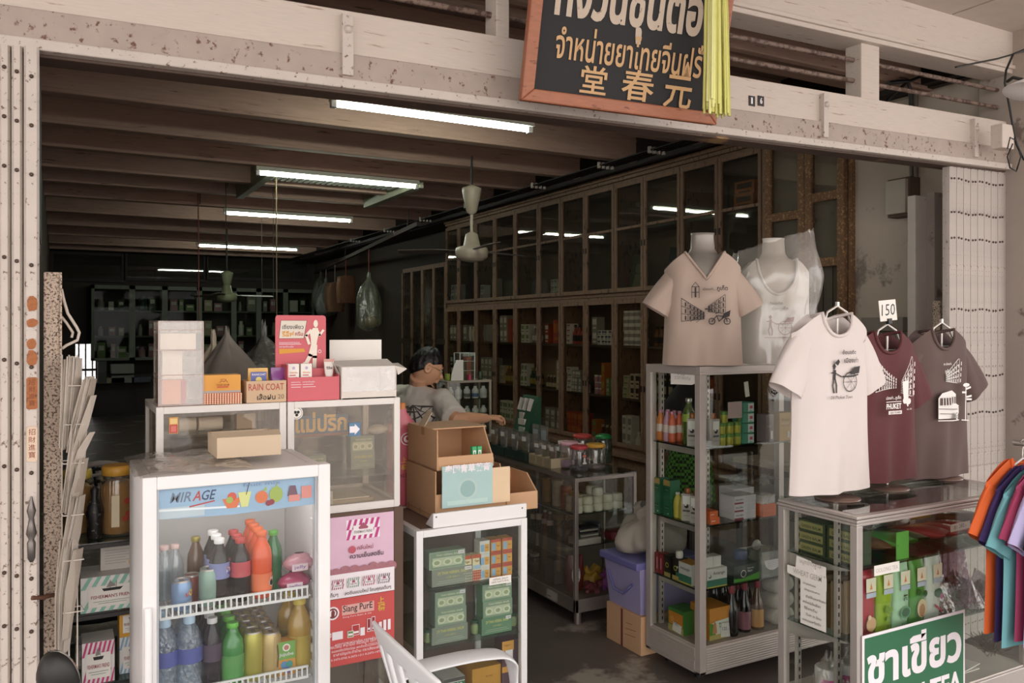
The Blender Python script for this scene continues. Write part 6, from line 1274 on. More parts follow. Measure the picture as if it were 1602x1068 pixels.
# eyes and brows
b = MB()
for s in (-1,1):
    b.M = Matrix.Translation(e(.0865, s*.030,.012)-PB); b.lathe([(.001,-.010),(.007,-.007),(.010,0),(.007,.007),(.001,.010)], mat('#e6ded6', .3),12); b.M = Matrix.Identity(4)
    b.M = Matrix.Translation(e(.0935, s*.031,.009)-PB); b.lathe([(.001,-.004),(.004,0),(.001,.004)], BLACK, 8); b.M = Matrix.Identity(4)
    tubep(b, [e(.099, s*.014,.042), e(.097, s*.034,.046), e(.082, s*.054,.040)], [.002,.004,.002], HAIR, 6)
b.build('eyes', g)
# hair: short black, full at the crown and nape
b = MB(); rr = random.Random(3)
def hairf(u, v):
    a = 2*PI*u; ca = math.cos(a); fringe = .50+.15*max(0, ca)**.6-.24*max(0,-ca)**.8
    ph = PI*(fringe+(1-fringe)*v); x = math.cos(a)*math.sin(ph); y = math.sin(a)*math.sin(ph); z = -math.cos(ph)
    k = 1.10+.03*math.sin(9*a+5*v)*math.sin(6*v+2*a)+.03*math.sin(17*a+9*v)+.02*math.sin(29*a-13*v)
    if v < .05: k = 1.04
    if abs(ca) < .3 and v < .2: k -= .03
    k *= .92
    fx = .098*x-.006; fy = .077*y; fz = .118*z+.002
    return Hc+hd*(fx*k)+hl*(fy*k)+hu*(fz*k)-PB
b.grid(hairf, 64,18, HAIR, wrap=True); b.build('hair', g)
b = MB(); GM = mat('#b9a47a', .25, metal=.9)
for s in (-1,1):
    c_ = e(.104, s*.031,.010); b.tube([c_+hl*(.022*math.cos(t_))+hu*(.017*math.sin(t_))-hd*(.010*abs(math.cos(t_)) if math.cos(t_)*s > 0 else 0)-PB for t_ in [2*PI*k/18 for k in range(18)]], .0016, GM, 5, closed=True)
    b.tube([e(.094, s*.053,.012)-PB, e(.05, s*.079,.014)-PB, e(-.004, s*.086,.012)-PB, e(-.018, s*.084,-.006)-PB], .0016, GM, 5)
b.tube([e(.106,-.009,.012)-PB, e(.110,0,.015)-PB, e(.106,.009,.012)-PB], .0016, GM, 5); b.build('eyeglasses', g)
# T-shirt with sleeves, printed on the back
b = MB(); torso(b, .012, SHIRT, lo=.02)
def sleeve(S, E, k): tubep(b, [S-(E-S)*.25, S, S.lerp(E, .45), S.lerp(E, k)], [.07,.078,.076,.080], SHIRT, 16)
sleeve(Rs, Re, .93); sleeve(Ls, Le, .8)
tubep(b, [Ls-Z*.01, Nb-Z*.02-Fd*.01, Rs-Z*.01], [.07,.075,.07], SHIRT, 14)
o = b.build('t_shirt', g); md = o.modifiers.new('one_cloth', 'REMESH'); md.mode = 'VOXEL'; md.voxel_size = .009; md.use_smooth_shade = True; sm = o.modifiers.new('soften', 'SMOOTH'); sm.factor = .6; sm.iterations = 5
tex = bpy.data.textures.new('folds', 'CLOUDS'); tex.noise_scale = .085; dm = o.modifiers.new('folds', 'DISPLACE'); dm.texture = tex; dm.strength = .022; dm.mid_level = .5
b = MB(); WEB = flat('#4a4340')
def backp(x, y, h):  # printing wrapped on the back of the shirt; x to the reader's right, y up the spine
    a = -PI/2 - x/.15; x += .04; v = .50+y/(Nb-Hip).length; c = Hip.lerp(Nb, v)+(-Fd)*(.05*math.sin(PI*v)); a2 = a
    return c+Rd*((.205)*math.cos(-PI/2+x/.17))+(Fd*.95+Z*.1)*((.145)*math.sin(-PI/2+x/.17)*1.0)-PB
it = []
for k in range(9): t_ = .25+k*.33; it.append(('l', [(.05-r_*math.cos(t_),.32-r_*.85*math.sin(t_)) for r_ in (0,.06,.12,.18,.23)], .008, WEB))
for r_ in (.06,.11,.16,.21): it.append(('l', [(.05-r_*1.1*math.cos(t_),.32-r_*.85*math.sin(t_)) for t_ in [.25+k*.165 for k in range(17)]], .007, WEB))
b.paint((0,0,0), RT, UP, it, proj=backp); o = b.build('shirt_print', g)
sw = o.modifiers.new('on_cloth', 'SHRINKWRAP'); sw.target = [c for c in g.children if c.name.startswith('t_shirt')][0]; sw.wrap_method = 'NEAREST_SURFACEPOINT'; sw.wrap_mode = 'ABOVE_SURFACE'; sw.offset = .003
b = MB(); SHO = mat('#2f2d33', .8)
for s in (Rd, Ld):
    h0 = Hip+s*.09; kn = h0+Fd*.40+s*.04-Z*.03; tubep(b, [h0-Fd*.06, h0.lerp(kn, .4), h0.lerp(kn, .85)], [.11,.095,.085], SHO)
tubep(b, [Hip+Rd*.06+Z*.02, Hip+Ld*.06+Z*.02], [.135,.135], SHO, 16); b.build('shorts', g)
g = thing('wooden_stool', 'plain wooden stool the person sits on behind the cartons', 'stool', (PB.x, PB.y, 0)); b = MB(); b.cyl((0,0,.34),.15,.03, CARD, 20); b.build('seat', g)
for k in range(4): b = MB(); a_ = PI/4+k*PI/2; b.tube([(.11*math.cos(a_),.11*math.sin(a_),.345),(.14*math.cos(a_),.14*math.sin(a_),0)], .014, CARD, 8); b.build('leg', g)

# ------------------------------------------------------------------ long low glass counter in the middle
IX0, IX1, IY0, IY1, IZ = 2.447,2.858,3.76,5.95,.803
ALF = mat('#9c918a', .38, metal=.65, var=.1)
g = thing('glass_counter', 'long low aluminium framed glass counter in the middle of the shop', 'display counter', (IX0, IY0,0)); w = IX1-IX0; d = IY1-IY0; f = .022; b = MB()
for xx in (0, w-f):
    for yy in (0, d/2-f/2, d-f): b.box(xx, yy, .07, xx+f, yy+f, IZ-.006, ALF)
for zz in (IZ-f-.006,):
    b.box(f, 0, zz, w-f, f, zz+f, ALF); b.box(f, d-f, zz, w-f, d, zz+f, ALF); b.box(0, f, zz, f, d-f, zz+f, ALF); b.box(w-f, f, zz, w, d-f, zz+f, ALF)
b.box(w*.62,.10,.14, w*.62+.014,.114, IZ-f, ALF); b.build('counter_frame', g, bevel=.002)
b = MB(); b.box(0,0,.07, w, .012,.14, ALF); b.box(0, d-.012,.07, w, d, .14, ALF); b.box(0,.012,.07,.012, d-.012,.14, ALF); b.box(w-.012,.012,.07, w, d-.012,.14, ALF); b.box(.012,.012,.128, w-.012, d-.012,.14, mat('#8a7b70', .6)); b.build('base_panel', g)
b = MB(); b.paint((0,.5,.07), SIDE, UP, [('r', .2,.008,.12,.05, mat('#a9a29a', .5)),('r', .212,.02,.04,.004, INK)], lift=.001); b.build('base_label', g)
for xx in (.04, w-.04):
    for yy in (.04, d/2, d-.04): b = MB(); b.cyl((xx, yy, 0),.02,.07, ALUD, 12); b.build('foot', g)
b = MB(); b.box(0,0, IZ-.006, w, d, IZ, clear('#d9ddd6', .10, gain=.7)); b.build('glass_top', g)
b = MB(); b.box(f, .004,.14, w-f, .008, IZ-f-.006, GLASS); b.build('end_pane', g)
b = MB(); b.box(.004, f, .14,.008, d-f, IZ-f-.006, clear('#efece6', .05, body=.05, gain=.7)); b.build('side_pane', g)
for zz in (.42,.595): b = MB(); b.box(.012,.03, zz-.006, w-.014, d-.02, zz, clear('#c9d2cc', .10, gain=.6)); b.build('glass_shelf', g)
S1, S2, S3 = .596,.421,.141
def isl(px_, dy): return at(px_, 800, Y=IY0+dy).x
# stacks of tape and tubs
def stack(n, r, h, z, x, y, mt, name, lab, cat, grp):
    for k in range(n):
        b = MB(); b.lathe([(r*.98,0),(r, .002),(r, h-.003),(r*.97, h-.001)], mt, 20); o = b.build(name); put(o, (x, y, z+k*h*1.002)); tag(o, lab % ('bottom' if k == 0 else 'top' if k == n-1 else ORD[k]), cat, grp)
xs_ = IX0+.06
stack(4,.026,.034, S1, xs_, IY0+.40, mat('#a5803f', .4), 'balm_tin', '%s amber tin of the amber stack on the upper shelf of the low counter', 'tin', 'amber tins')
stack(4,.034,.036, S1, xs_+.005, IY0+.28, mat('#c9c0ae', .5), 'tape_roll', '%s cream roll of the tall cream stack in the low counter', 'roll', 'cream rolls')
stack(4,.032,.032, S1, xs_+.0, IY0+.185, mat('#a8633a', .4), 'balm_tin', '%s orange brown tin of the stack beside the cream rolls', 'tin', 'orange brown tins')
stack(3,.026,.036, S1, xs_+.01, IY0+.115, mat('#bf9038', .4), 'balm_tin', '%s yellow tin of the stack nearest the counter corner', 'tin', 'yellow tins')
k = 0
for row_, (yy, n) in enumerate(((.06,5),(.12,4))):
    for i in range(n):
        for t_ in range(2 if i not in (2,) else 3):
            b = MB(); r = .032; b.lathe([(r*.9,0),(r, .008),(r*.96,.036),(r*.7,.042)], mat('#cdc4b0', .5),16); o = b.build('soap_tub'); put(o, (IX0+.055+i*.067, IY0+yy+.005, S1+t_*.0425)); tag(o, 'cream round tub, %s column from the corner, %s row, %s in the low counter' % (ORD[i], ['front', 'back'][row_], ['lower', 'upper', 'topmost'][t_]), 'tub', 'cream round tubs')
b = MB(); b.grid(lambda u, v: (.07*math.cos(2*PI*u)*math.sin(PI*min(.97, max(.03, v)))**.5,.035*math.sin(2*PI*u)*math.sin(PI*min(.97, max(.03, v)))**.5,.05*v),18,8, FILM, wrap=True); o = b.build('plastic_pack'); put(o, (IX0+.23, IY0+.135, S1+.128)); tag(o, 'clear plastic pack lying across the cream tubs', 'packet')
# middle shelf: bottles, orange pack, folded cloth, red pack
proto = soda('vial_bottle', 'purple capped slim bottle on the middle shelf of the low counter', mat('#3c3140', .3), mat('#5b4794', .4), mat('#cfc6c0', .5),.15,.02); put(proto, (IX0+.05, IY0+.46, S2))
for k, (dy, c_, cap_) in enumerate(((.40, '#6a2a26', '#d8d2cc'),(.345, '#2d2a29', '#d8d2cc'),(.53, '#3a3432', '#b9b2aa'))):
    o = soda('vial_bottle', ['white capped red bottle', 'white capped black bottle', 'grey capped dark bottle'][k]+' on the middle shelf of the low counter', mat(c_, .3), mat(cap_, .4), mat('#b9a8a0', .5),.125,.02); put(o, (IX0+.05, IY0+dy, S2))
b = MB(); sack(b, (0,0,.11),.14,.11, mat('#3a2a26', .4, var=.4, wear='#c9602e', wscale=14, wthr=.52),41, crumple=.12); o = b.build('orange_packet'); put(o, (IX0+.09, IY0+.22, S2)); tag(o, 'black packet with orange flames on the middle shelf of the low counter', 'packet')
o = carton('white_carton_box', 'long white carton on the middle shelf at the counter corner', 'box', .15,.10,.035, mat('#b9aea4', .6)); put(o, (IX0+.11, IY0+.075, S2+.001))
b = MB()
for k in range(4): b.grid(lambda u, v: (-.06+.12*v+.004*math.sin(6*u+k),.05*math.cos(2*PI*u)*(1-.3*math.sin(PI*u)),.008*math.sin(2*PI*u)+.010+.014*k),16,6, mat('#2c2826' if k % 2 else '#a39c92', .8), wrap=True)
o = b.build('folded_cloth'); put(o, (IX0+.22, IY0+.06, S2+.037)); tag(o, 'folded black and white striped cloth on the long white carton', 'cloth')
o.location = (IX0+.12, IY0+.075, S2+.0365)
b = MB(); b.box(-.065,-.04,0,.065,.04,.045, mat('#8e3138', .4, var=.3, scale=50)); o = b.build('red_pack', bevel=.012); put(o, (IX0+.325, IY0+.075, S2+.001)); tag(o, 'red patterned pack at the right of the middle shelf', 'packet')
b = MB(); b.lathe([(.03,0),(.045,.06),(.046,.07)], flat('#5a6678'),14); o = b.build('blue_cup'); put(o, (IX0+.25, IY0+.2, S2+.001)); tag(o, 'dull blue cup behind the striped cloth in the low counter', 'cup')
# bottom: bags
b = MB(); b.grid(lambda u, v: (.055*math.cos(2*PI*u)*(1-.15*abs(2*v-1)**3),.028*math.sin(2*PI*u)*math.sin(PI*min(.98, max(.02, v)))**.4,.20*v),20,10, mat('#6e2420', .3, var=.3, coat=.3), wrap=True)
b.paint((-.03,-.0285,.02), RT, UP, [('c', .03,.075,.026, flat('#e0dad4'),.05),('t', '牛', .012,.085,.036, None, INK, .04),('t', '乳', .012,.045,.036, None, INK, .04),('c', .03,.012,.012, flat('#c9a49a'))]); o = b.build('snack_bag'); put(o, (IX0+.085, IY0+.14, S3+.001),-.25); tag(o, 'tall red snack bag with a white oval and characters, bottom of the low counter', 'bag')
for k, (dx, dy, w_, h_, c_, lab) in enumerate(((.16,.07,.09,.05, '#7a3540', 'small crimson packet at the bottom front of the low counter'),(.20,.13,.12,.12, '#b3852c', 'yellow orange bag slumped at the bottom of the low counter'),(.275,.07,.11,.105, '#9c4f96', 'bright purple pink bag at the bottom of the low counter'),(.345,.10,.13,.10, '#8ba035', 'lime green bag with a white label at the bottom of the low counter'))):
    b = MB(); sack(b, (0,0, h_), w_, h_, mat(c_, .35, var=.25, scale=30, bump=.5),50+k, crumple=.10, neck=.2, knot=.06, depth=.5); 
    if k == 3: b.paint((-.02,-.045,.02), RT, UP, [('r', 0,0,.035,.055, PAPER)])
    o = b.build('snack_bag'); put(o, (IX0+dx, IY0+dy, S3+.001)); tag(o, lab, 'bag', 'snack bags in the low counter')
for k, dy in enumerate((.62,.54)): o = gjar('herb_jar', ['farther', 'nearer'][k]+' small jar of brown seeds at the bottom left of the low counter', .032,.12, mat('#b9b0a6', .5), '#e6e0d4', mat('#5a4030', .6, var=.4, scale=80),.095, 'seed jars'); put(o, (IX0+.06, IY0+dy, S3+.001))
o = carton('grey_box', 'dim grey box standing behind the red snack bag', 'box', .08,.1,.14, mat('#6d655f', .7)); put(o, (IX0+.08, IY0+.33, S3+.001))
# on the counter: jars
T0 = IZ+.0008
def onc(px_, py): return at(px_, py, Z=IZ)
CAND = mat('#8f7f96', .4, var=.5, scale=90)
p = onc(898,733); o = gjar('candy_jar', 'clear candy jar with a pink lid on the low counter', .057,.15, mat('#d9a8b4', .4), '#f0ecec', mat('#a890a8', .4, var=.5, scale=70),.045, 'candy jars'); put(o, (p.x, p.y+.05, T0))
p = onc(913,739); o = gjar('candy_jar', 'clear candy jar with a red lid and a dark label at the counter corner', .053,.145, mat('#b93c44', .4), '#ece8e8', mat('#23242a', .3, var=.6, scale=80),.03, 'candy jars', [('r', -.03,.035,.065,.075, mat('#1f1a1a', .4)),('c', .002,.09,.013, flat('#c96a5a'),.008),('r', -.004,.05,.012,.03, flat('#c9c2ba')),('p', [(-.012,.045),(.018,.045),(.012,.056),(-.006,.056)], flat('#d9d4cc')),('c', .026,.075,.006, flat('#d98a9a'))]); put(o, (p.x+.005, p.y+.055, T0))
p = onc(942,736); o = gjar('candy_jar', 'clear candy jar with an orange yellow lid on the low counter', .060,.145, mat('#cf9a3c', .4), '#f0ece4', mat('#6a6068', .4, var=.6, scale=80),.025, 'candy jars'); put(o, (p.x, p.y+.065, T0))
p = onc(930,722); o = gjar('candy_jar', 'wide candy jar with a red lid behind the other jars', .062,.15, mat('#c0443f', .4), '#ece8e4', mat('#7a6a62', .4, var=.5, scale=60),.08, 'candy jars'); put(o, (p.x+.0, p.y+.13, T0))
p = onc(962,728); o = gjar('candy_jar', 'tall dark green jar with a domed green lid at the right of the low counter', .052,.17, mat('#1f7a3a', .35), '#4a7a4a', mat('#b9c8a8', .5, var=.5, scale=60),.07, 'candy jars', liddome=True); put(o, (p.x+.01, p.y+.13, T0))
# trays of herb packets in a row along the left edge
GT = mat('#243a30', .6)
xL = IX0+.10
for k, (y0_, n, c_, lab) in enumerate(((.30,3, '#b9a98a', 'cream box'),(.60,2, '#243a30', 'green tray'),(.88,2, '#243a30', 'green tray'))):
    for i in range(n):
        ww = .082 if k == 0 else .13; yy = IY0+y0_+i*(ww+.004); b = MB(); hh = .055 if k == 0 else .05
        T_ = .004; m_ = mat(c_, .6); b.box(-.07,0,0,-.066, ww, hh, m_); b.box(.066,0,0,.07, ww, hh+.02, m_); b.box(-.066,0,0,.066, T_, hh, m_); b.box(-.066, ww-T_, 0,.066, ww, hh, m_); b.box(-.066, T_, 0,.066, ww-T_, .004, m_)
        if k == 0: b.paint((-.07, ww, 0), SIDE, UP, [('l', [(.008,.008+.009*j),(.07,.008+.009*j)], .003, mat('#8f8068', .6)) for j in range(5)])
        o = b.build('packet_tray'); put(o, (xL, yy, T0)); tag(o, '%s %s from the counter corner holding herb packets' % (ORD[i if k == 0 else i+(k-1)*2], lab), 'tray', lab+' row')
        for j in range(2 if k == 0 else 3):
            b = MB(); h2 = .125 if k == 0 else .15; w2 = .070 if k == 0 else .085; HB = [mat('#8a7048', .6, var=.4, scale=60), mat('#6f7048', .6, var=.4, scale=60), mat('#8d8a84', .5, var=.3, scale=50), mat('#a5825a', .6, var=.4, scale=50)][(i+j+k) % 4]
            b.grid(lambda u, v: (.010*math.sin(2*PI*u)*math.sin(PI*min(1, v+.05)), w2/2*math.cos(2*PI*u)*(1+.05*math.sin(9*v)), v*h2),14,8, clear('#e9e6e0', .14, body=.12, wob=.8, wscale=40, gain=.7), wrap=True)
            o = None; q = thing('herb_packet', '%s herb packet standing in the %s %s from the counter corner' % (['front', 'middle', 'back'][j], ORD[i if k == 0 else i+(k-1)*2], lab), 'packet', (xL-.03+.038*j, yy+ww/2, T0+.0045), R.uniform(-.1,.1), 'herb packets on the low counter')
            b.build('packet_film', q); b = MB(); b.grid(lambda u, v: (.008*math.sin(2*PI*u)*math.sin(PI*min(1, v+.05)), w2*.45*math.cos(2*PI*u),.004+v*h2*.62),12,5, HB, wrap=True); b.build('contents', q)
            if k == 0 or j == 0: b = MB(); b.box(-.012,-.02, h2*.72,-.0112,.022, h2*.9, PAPER); b.build('packet_label', q)
# green display board with white boxes standing on the counter
p = onc(822,700)
g = thing('display_rack', 'dark green stepped display board with white leaflets, standing on the low counter', 'display rack', (IX0+.19, IY0+.88, T0)); b = MB(); b.prism([(0,0),(.12,0),(.12,.36),(.10,.36),(0,.08)], 'y', 0,.20, mat('#1d4a33', .6)); b.build('board', g)
for i in range(3):
    b = MB(); b.bar((.062,.02+.062*i+.028,.262),(.086,.02+.062*i+.028,.34),.052,.004, mat('#cbc5ba', .6), up=(0,1,0)); b.build('leaflet', g)
for i, (z, wv) in enumerate(((.06,.09),(.12,.07),(.17,.085),(.21,.05))): b = MB(); b.cbox((.0+.30*z-.008,.06+.025*i, z+.02),(.02, wv, .038), mat(['#cfc8bc', '#b9c4b8', '#d4cec4', '#c2bbb0'][i], .6)); b.build('small_box', g)
for k, (dx, dy, h_) in enumerate(((.20,.66,.20),(.20,.76,.20))): b = MB(); b.box(-.004,-.04,0,.004,.04, h_, clear('#d5ddd6', .12, body=.2, gain=.6)); b.paint((-.004,.04,0), SIDE, UP, [('r', .01,.02,.06, h_*.4, mat('#7f9a84', .5)),('r', .01, h_*.55,.06, h_*.3, mat('#a9b0b4', .5))]); o = b.build('leaflet_stand'); put(o, (IX0+dx, IY0+dy, T0)); tag(o, 'clear leaflet stand, %s of two on the low counter' % ['nearer', 'farther'][k], 'stand', 'leaflet stands')
for k, (dx, dy, tilt) in enumerate(((.22,.40,.3),(.23,.47,-.2),(.24,.34,.1))): b = MB(); b.box(-.03,-.0015,0,.03,.0015,.13, PAPER); o = b.build('paper_card'); put(o, (IX0+dx, IY0+dy, T0),-.6); o.rotation_euler = (0, tilt*.4,-.6); tag(o, 'loose white card standing among the jars, %s from the street' % ORD[k], 'card', 'loose white cards')
o = carton('yellow_tub_box', 'yellow rimmed tub beside the reaching hand', 'tub', .10,.10,.05, mat('#a8903c', .5)); put(o, (IX0+.075, IY0+1.36, T0))
# small glass rack with white bottles at the far end
GX0, GX1, GY = IX0+.03, IX1-.02, IY0+1.74; gz = 1.225
g = case('glass_rack', 'small glass rack of white pill bottles at the far end of the low counter', GX0, GX1, GY, GY+.20, T0, gz, [T0+.14, T0+.285], frame=mat('#a79b8c', .5), fr=.016, glassm=GLASS, cat='display rack')
WBT = [mat('#d8d4cc', .4), mat('#dcd7cf', .4)]
proto = None
for sh in range(3):
    for i in range(5):
        c1, c2 = [('#7fa04a', 'green'),('#6a6560', 'grey'),('#4f6f8f', 'blue'),('#8fae4f', 'lime'),('#b5603c', 'orange')][(i+sh*2) % 5]
        o = soda('pill_bottle', 'white pill bottle with %s label, %s on the %s shelf of the small glass rack' % (c2, ORD[i], ['lower', 'middle', 'upper'][sh]), WBT[0], mat('#e2ded8', .4), mat(c1,.4) if (i+sh) % 3 else mat('#c9c4bc', .4),.088,.026, None, 'pill bottles in the small rack', lab=(.12,.42)); put(o, (GX0+.05+i*.068, GY+.06, [T0+.0125, T0+.1405, T0+.2855][sh]))
# acrylic organiser of tubes on that rack
zt_ = gz+.0005
g = thing('acrylic_organiser', 'clear acrylic organiser with red tubes on top of the small glass rack', 'organiser', (GX0+.12, GY+.04, zt_)); b = MB()
for a_, c_ in (((0,0),(.12,0)),((.12,0),(.12,.10)),((.12,.10),(0,.10)),((0,.10),(0,0))):
    b.add([(a_[0], a_[1], 0),(c_[0], c_[1], 0),(c_[0], c_[1], .20),(a_[0], a_[1], .20)], [(0,1,2,3)], clear('#f0f4f0', .14, gain=.8))
for a_ in ((0,0),(.12,0),(.12,.1),(0,.1)): b.bar((a_[0], a_[1], 0),(a_[0], a_[1], .20),.003,.003, mat('#c9cfc9', .3))
for z_ in (.07,.14,.20): b.tube([(0,0, z_),(.12,0, z_),(.12,.1, z_),(0,.1, z_)], .0018, mat('#c9cfc9', .3),5, closed=True)
b.build('box_walls', g, solid=.002)
o = carton('red_carton', 'salmon red tall box inside the acrylic organiser', 'box', .04,.05,.17, mat('#b5614a', .5)); put(o, (GX0+.205, GY+.09, zt_+.002))
o = carton('olive_carton', 'olive green tall box inside the acrylic organiser', 'box', .03,.04,.14, mat('#5e6a3c', .5)); put(o, (GX0+.165, GY+.09, zt_+.002))
b = MB(); b.box(-.03,-.002,0,.03,.002,.15, PAPER); b.prism([(-.03,.0),(-.07,0),(-.065,.05),(-.045,.11),(-.03,.14)], 'y', -.002,.002, PAPER); o = b.build('white_card'); put(o, (GX0+.11, GY+.025, zt_)); tag(o, 'white curved card standing left of the acrylic organiser', 'card')
for k, (dx, c_, h_, lab) in enumerate(((.02, '#8fa03c', .05, 'short yellow green jar at the left on top of the small rack'),(.06, '#2a2623', .04, 'short black jar on top of the small rack'),(.285, '#33402f', .06, 'dark green jar at the right on top of the small rack'))): b = MB(); b.lathe([(.018,0),(.02,.004),(.02, h_*.7),(.018, h_)], mat(c_, .4),14); o = b.build('balm_jar'); put(o, (GX0+dx+.005, GY+.05, zt_)); tag(o, lab, 'jar', 'short jars on the small rack')
b = MB(); b.lathe([(.012,0),(.012,.035),(.009,.04)], mat('#b52a5a', .4),12); o = b.build('pink_bottle'); put(o, (GX0+.19, GY+.02, zt_)); tag(o, 'tiny bright pink bottle in front of the acrylic organiser', 'bottle')
# ------------------------------------------------------------------ tall glass cabinet on the right
TX0, TX1, TY0, TY1, TZ = 2.522,3.42,2.855,3.245,1.432
g = thing('glass_cabinet', 'tall aluminium framed glass cabinet carrying the two mannequins', 'display cabinet', (TX0, TY0,0)); w = TX1-TX0; d = TY1-TY0; f = .036; AL2 = mat('#c6bcb4', .38, metal=.45, var=.08)
b = MB()
for xx in (0, w-f):
    for yy in (0, d-f): b.box(xx, yy, .05, xx+f, yy+f, TZ-.038, AL2)
b.box(0,0, TZ-.038, w, d, TZ-.030, AL2)
for (x0, y0, x1, y1) in ((0,0, w, .03),(0, d-.03, w, d),(0,.03,.03, d-.03),(w-.03,.03, w, d-.03)): b.box(x0, y0, TZ-.030, x1, y1, TZ, AL2); b.box(x0, y0,.05, x1, y1,.062, AL2)
for k in range(9): b.box(.036,-.003,.066+k*.011, w-.036,0,.073+k*.011, AL2); b.box(-.003,.036,.066+k*.011,0, d-.036,.073+k*.011, AL2)
b.box(.036,0,.062, w-.036,.012,.165, AL2); b.box(0,.036,.062,.012, d-.036,.165, AL2); b.box(.036, d-.012,.062, w-.036, d, .165, AL2); b.box(w-.012,.036,.062, w, d-.036,.165, AL2); b.build('cabinet_frame', g, bevel=.002)
b = MB()
for xx, yy in ((.05, d-.05),(w*.40, d-.03)):
    b.box(xx, yy, .17, xx+.022, yy+.016, TZ-.04, AL2)
    for k in range(40): b.box(xx+.008, yy-.001,.19+k*.03, xx+.014, yy, .205+k*.03, BLACK)
b.build('slotted_upright', g)
b = MB(); b.box(.012,.012,.160, w-.012, d-.012,.172, mat('#a99d94', .5)); b.build('floor_panel', g)
for z in (.424,.711,1.063): b = MB(); b.box(.018,.018, z-.007, w-.018, d-.018, z, clear('#aab8b0', .10, gain=.6)); b.build('glass_shelf', g); b = MB(); b.box(.045,.06, z-.040,.075, d-.05, z-.008, AL2); b.build('shelf_bracket', g)
b = MB(); b.box(f, .014,.172, w-f, .018, TZ-.04, clear('#f4f6f4', .03, gain=.6)); b.build('front_pane', g); b = MB(); b.box(.010, f, .172,.014, d-f, TZ-.04, clear('#f4f6f4', .03, gain=.5)); b.build('side_pane', g)
b = MB(); b.box(.04,.04, TZ-.030, w-.04, d-.04, TZ-.026, mat('#7d726a', .5)); b.build('top_panel', g)
for xx in (.08, w-.1): b = MB(); b.cyl((xx, .1,0),.022,.05, BLACK, 10); b.build('foot', g); b = MB(); b.cyl((xx, d-.08,0),.022,.05, BLACK, 10); b.build('foot', g)
a = at(1047,608, X=TX0); c = at(1087,580, X=TX0); b = MB(); b.prism([(c.y, c.z-.055),(c.y+.03, c.z-.065),(a.y, c.z-.07),(a.y, c.z+.0),(c.y, c.z-.0)], 'x', TX0+.0085, TX0+.0095, PAPER)
b.paint((TX0+.0085, a.y, c.z-.06), SIDE, UP, [('t', '3 ชิ้น', .05,.035,.05, None, mat('#b0a79e', .7)),('t', 'ราคาพิเศษ', .03,.015,.11, None, mat('#b0a79e', .7))]); tag(b.build('paper_note'), 'torn white paper note taped inside the left glass of the tall cabinet', 'note')
a = at(1161,653, Y=TY0+.012); c = at(1139,629, Y=TY0+.012); b = MB(); b.box(c.x, TY0+.0125, a.z, a.x, TY0+.0135, c.z, mat('#8f8178', .6)); tag(b.build('square_sticker'), 'plain brown grey square sticker on the front glass of the tall cabinet', 'sticker')
a = at(1212,604, Y=TY0+.011); b = MB(); KR = flat('#d9d4cc')
b.paint((a.x-.04, TY0+.0125, a.z-.08), RT, UP, [('p', [(.04,.155),(.052,.12),(.07,.085),(.066,.05),(.04,.03),(.014,.05),(.010,.085),(.028,.12)], flat('#1e1b1a')),('l', [(.04,.155),(.052,.12),(.07,.085),(.066,.05),(.04,.03),(.014,.05),(.010,.085),(.028,.12),(.04,.155)], .003, KR),('c', .04,.075,.023, KR),('c', .04,.075,.020, flat('#1e1b1a')),('c', .04,.075,.014, flat('#a9a49c')),('c', .04,.075,.009, flat('#1e1b1a')),('l', [(.04,.11),(.04,.145)], .004, KR),('l', [(.022,.045),(.04,.036),(.058,.045)], .004, KR)]+[('l', [(.04+.020*math.cos(k*PI/6),.075+.020*math.sin(k*PI/6)),(.04+.027*math.cos(k*PI/6),.075+.027*math.sin(k*PI/6))], .004, KR) for k in range(12)]+[('c', .04,.012,.006, KR)])
tag(b.build('leaf_emblem'), 'black and white leaf shaped emblem stuck on the glass of the tall cabinet', 'emblem')
a = at(1168,610, Y=TY0+.03); b = MB(); b.box(-.012,0,0,.012,.004,.07, PAPER); o = b.build('white_tag'); put(o, (a.x, TY0+.022, a.z-.03)); o.rotation_euler = (0,-.15,0); tag(o, 'narrow white tag hanging behind the front glass, left of the leaf emblem', 'tag')
ZA, ZB_, ZC_, ZD = 1.0635,.7115,.4245,.1725
ins = lambda k: TX0+k
def tp_(px_, dy): return at(px_, 800, Y=TY0+dy).x
def sp_(px_): # Y along the left side of the cabinet seen at this column, a little inside the glass
    return at(px_, 800, X=TX0+.06).y
SIDEM = lambda o, rz=-PI/2: setattr(o, 'rotation_euler', (0,0, rz))
# shelf A
for k, (px_, c1, c2) in enumerate(((1036, '#d9823c', 'orange'),(1046, '#c99ab0', 'lilac'),(1054, '#d96a4a', 'coral'))):
    for r_ in range(2):
        o = soda('spray_bottle', '%s pink-capped spray bottle, %s, top shelf of tall cabinet' % (c2, ['by the side glass', 'second from the glass'][r_]), mat(c1,.35), mat('#c98aa5', .4, metal=.3), mat('#e2cfc6', .4),.145,.019, None, 'pink capped spray bottles', lab=(.3,.55)); put(o, (TX0+.05+r_*.045, sp_(px_), ZA))
o = soda('white_spray', 'thin white spray tube at the far end of the top shelf', mat('#d9d6d0', .4), mat('#e9e6e2', .4), mat('#a8cfc0', .4),.135,.014); put(o, (TX0+.045, sp_(1027)-.01, ZA))
o = soda('green_bottle', 'green glass bottle with a silver cap on the top shelf of the tall cabinet', clear('#b9c98a', .10, body=.35, bodycol='#7f9a48', gain=.7), mat('#c9c6c0', .3, metal=.7), mat('#a3b84f', .4),.215,.030, lab=(.5,.66)); put(o, (TX0+.07, sp_(1075), ZA))
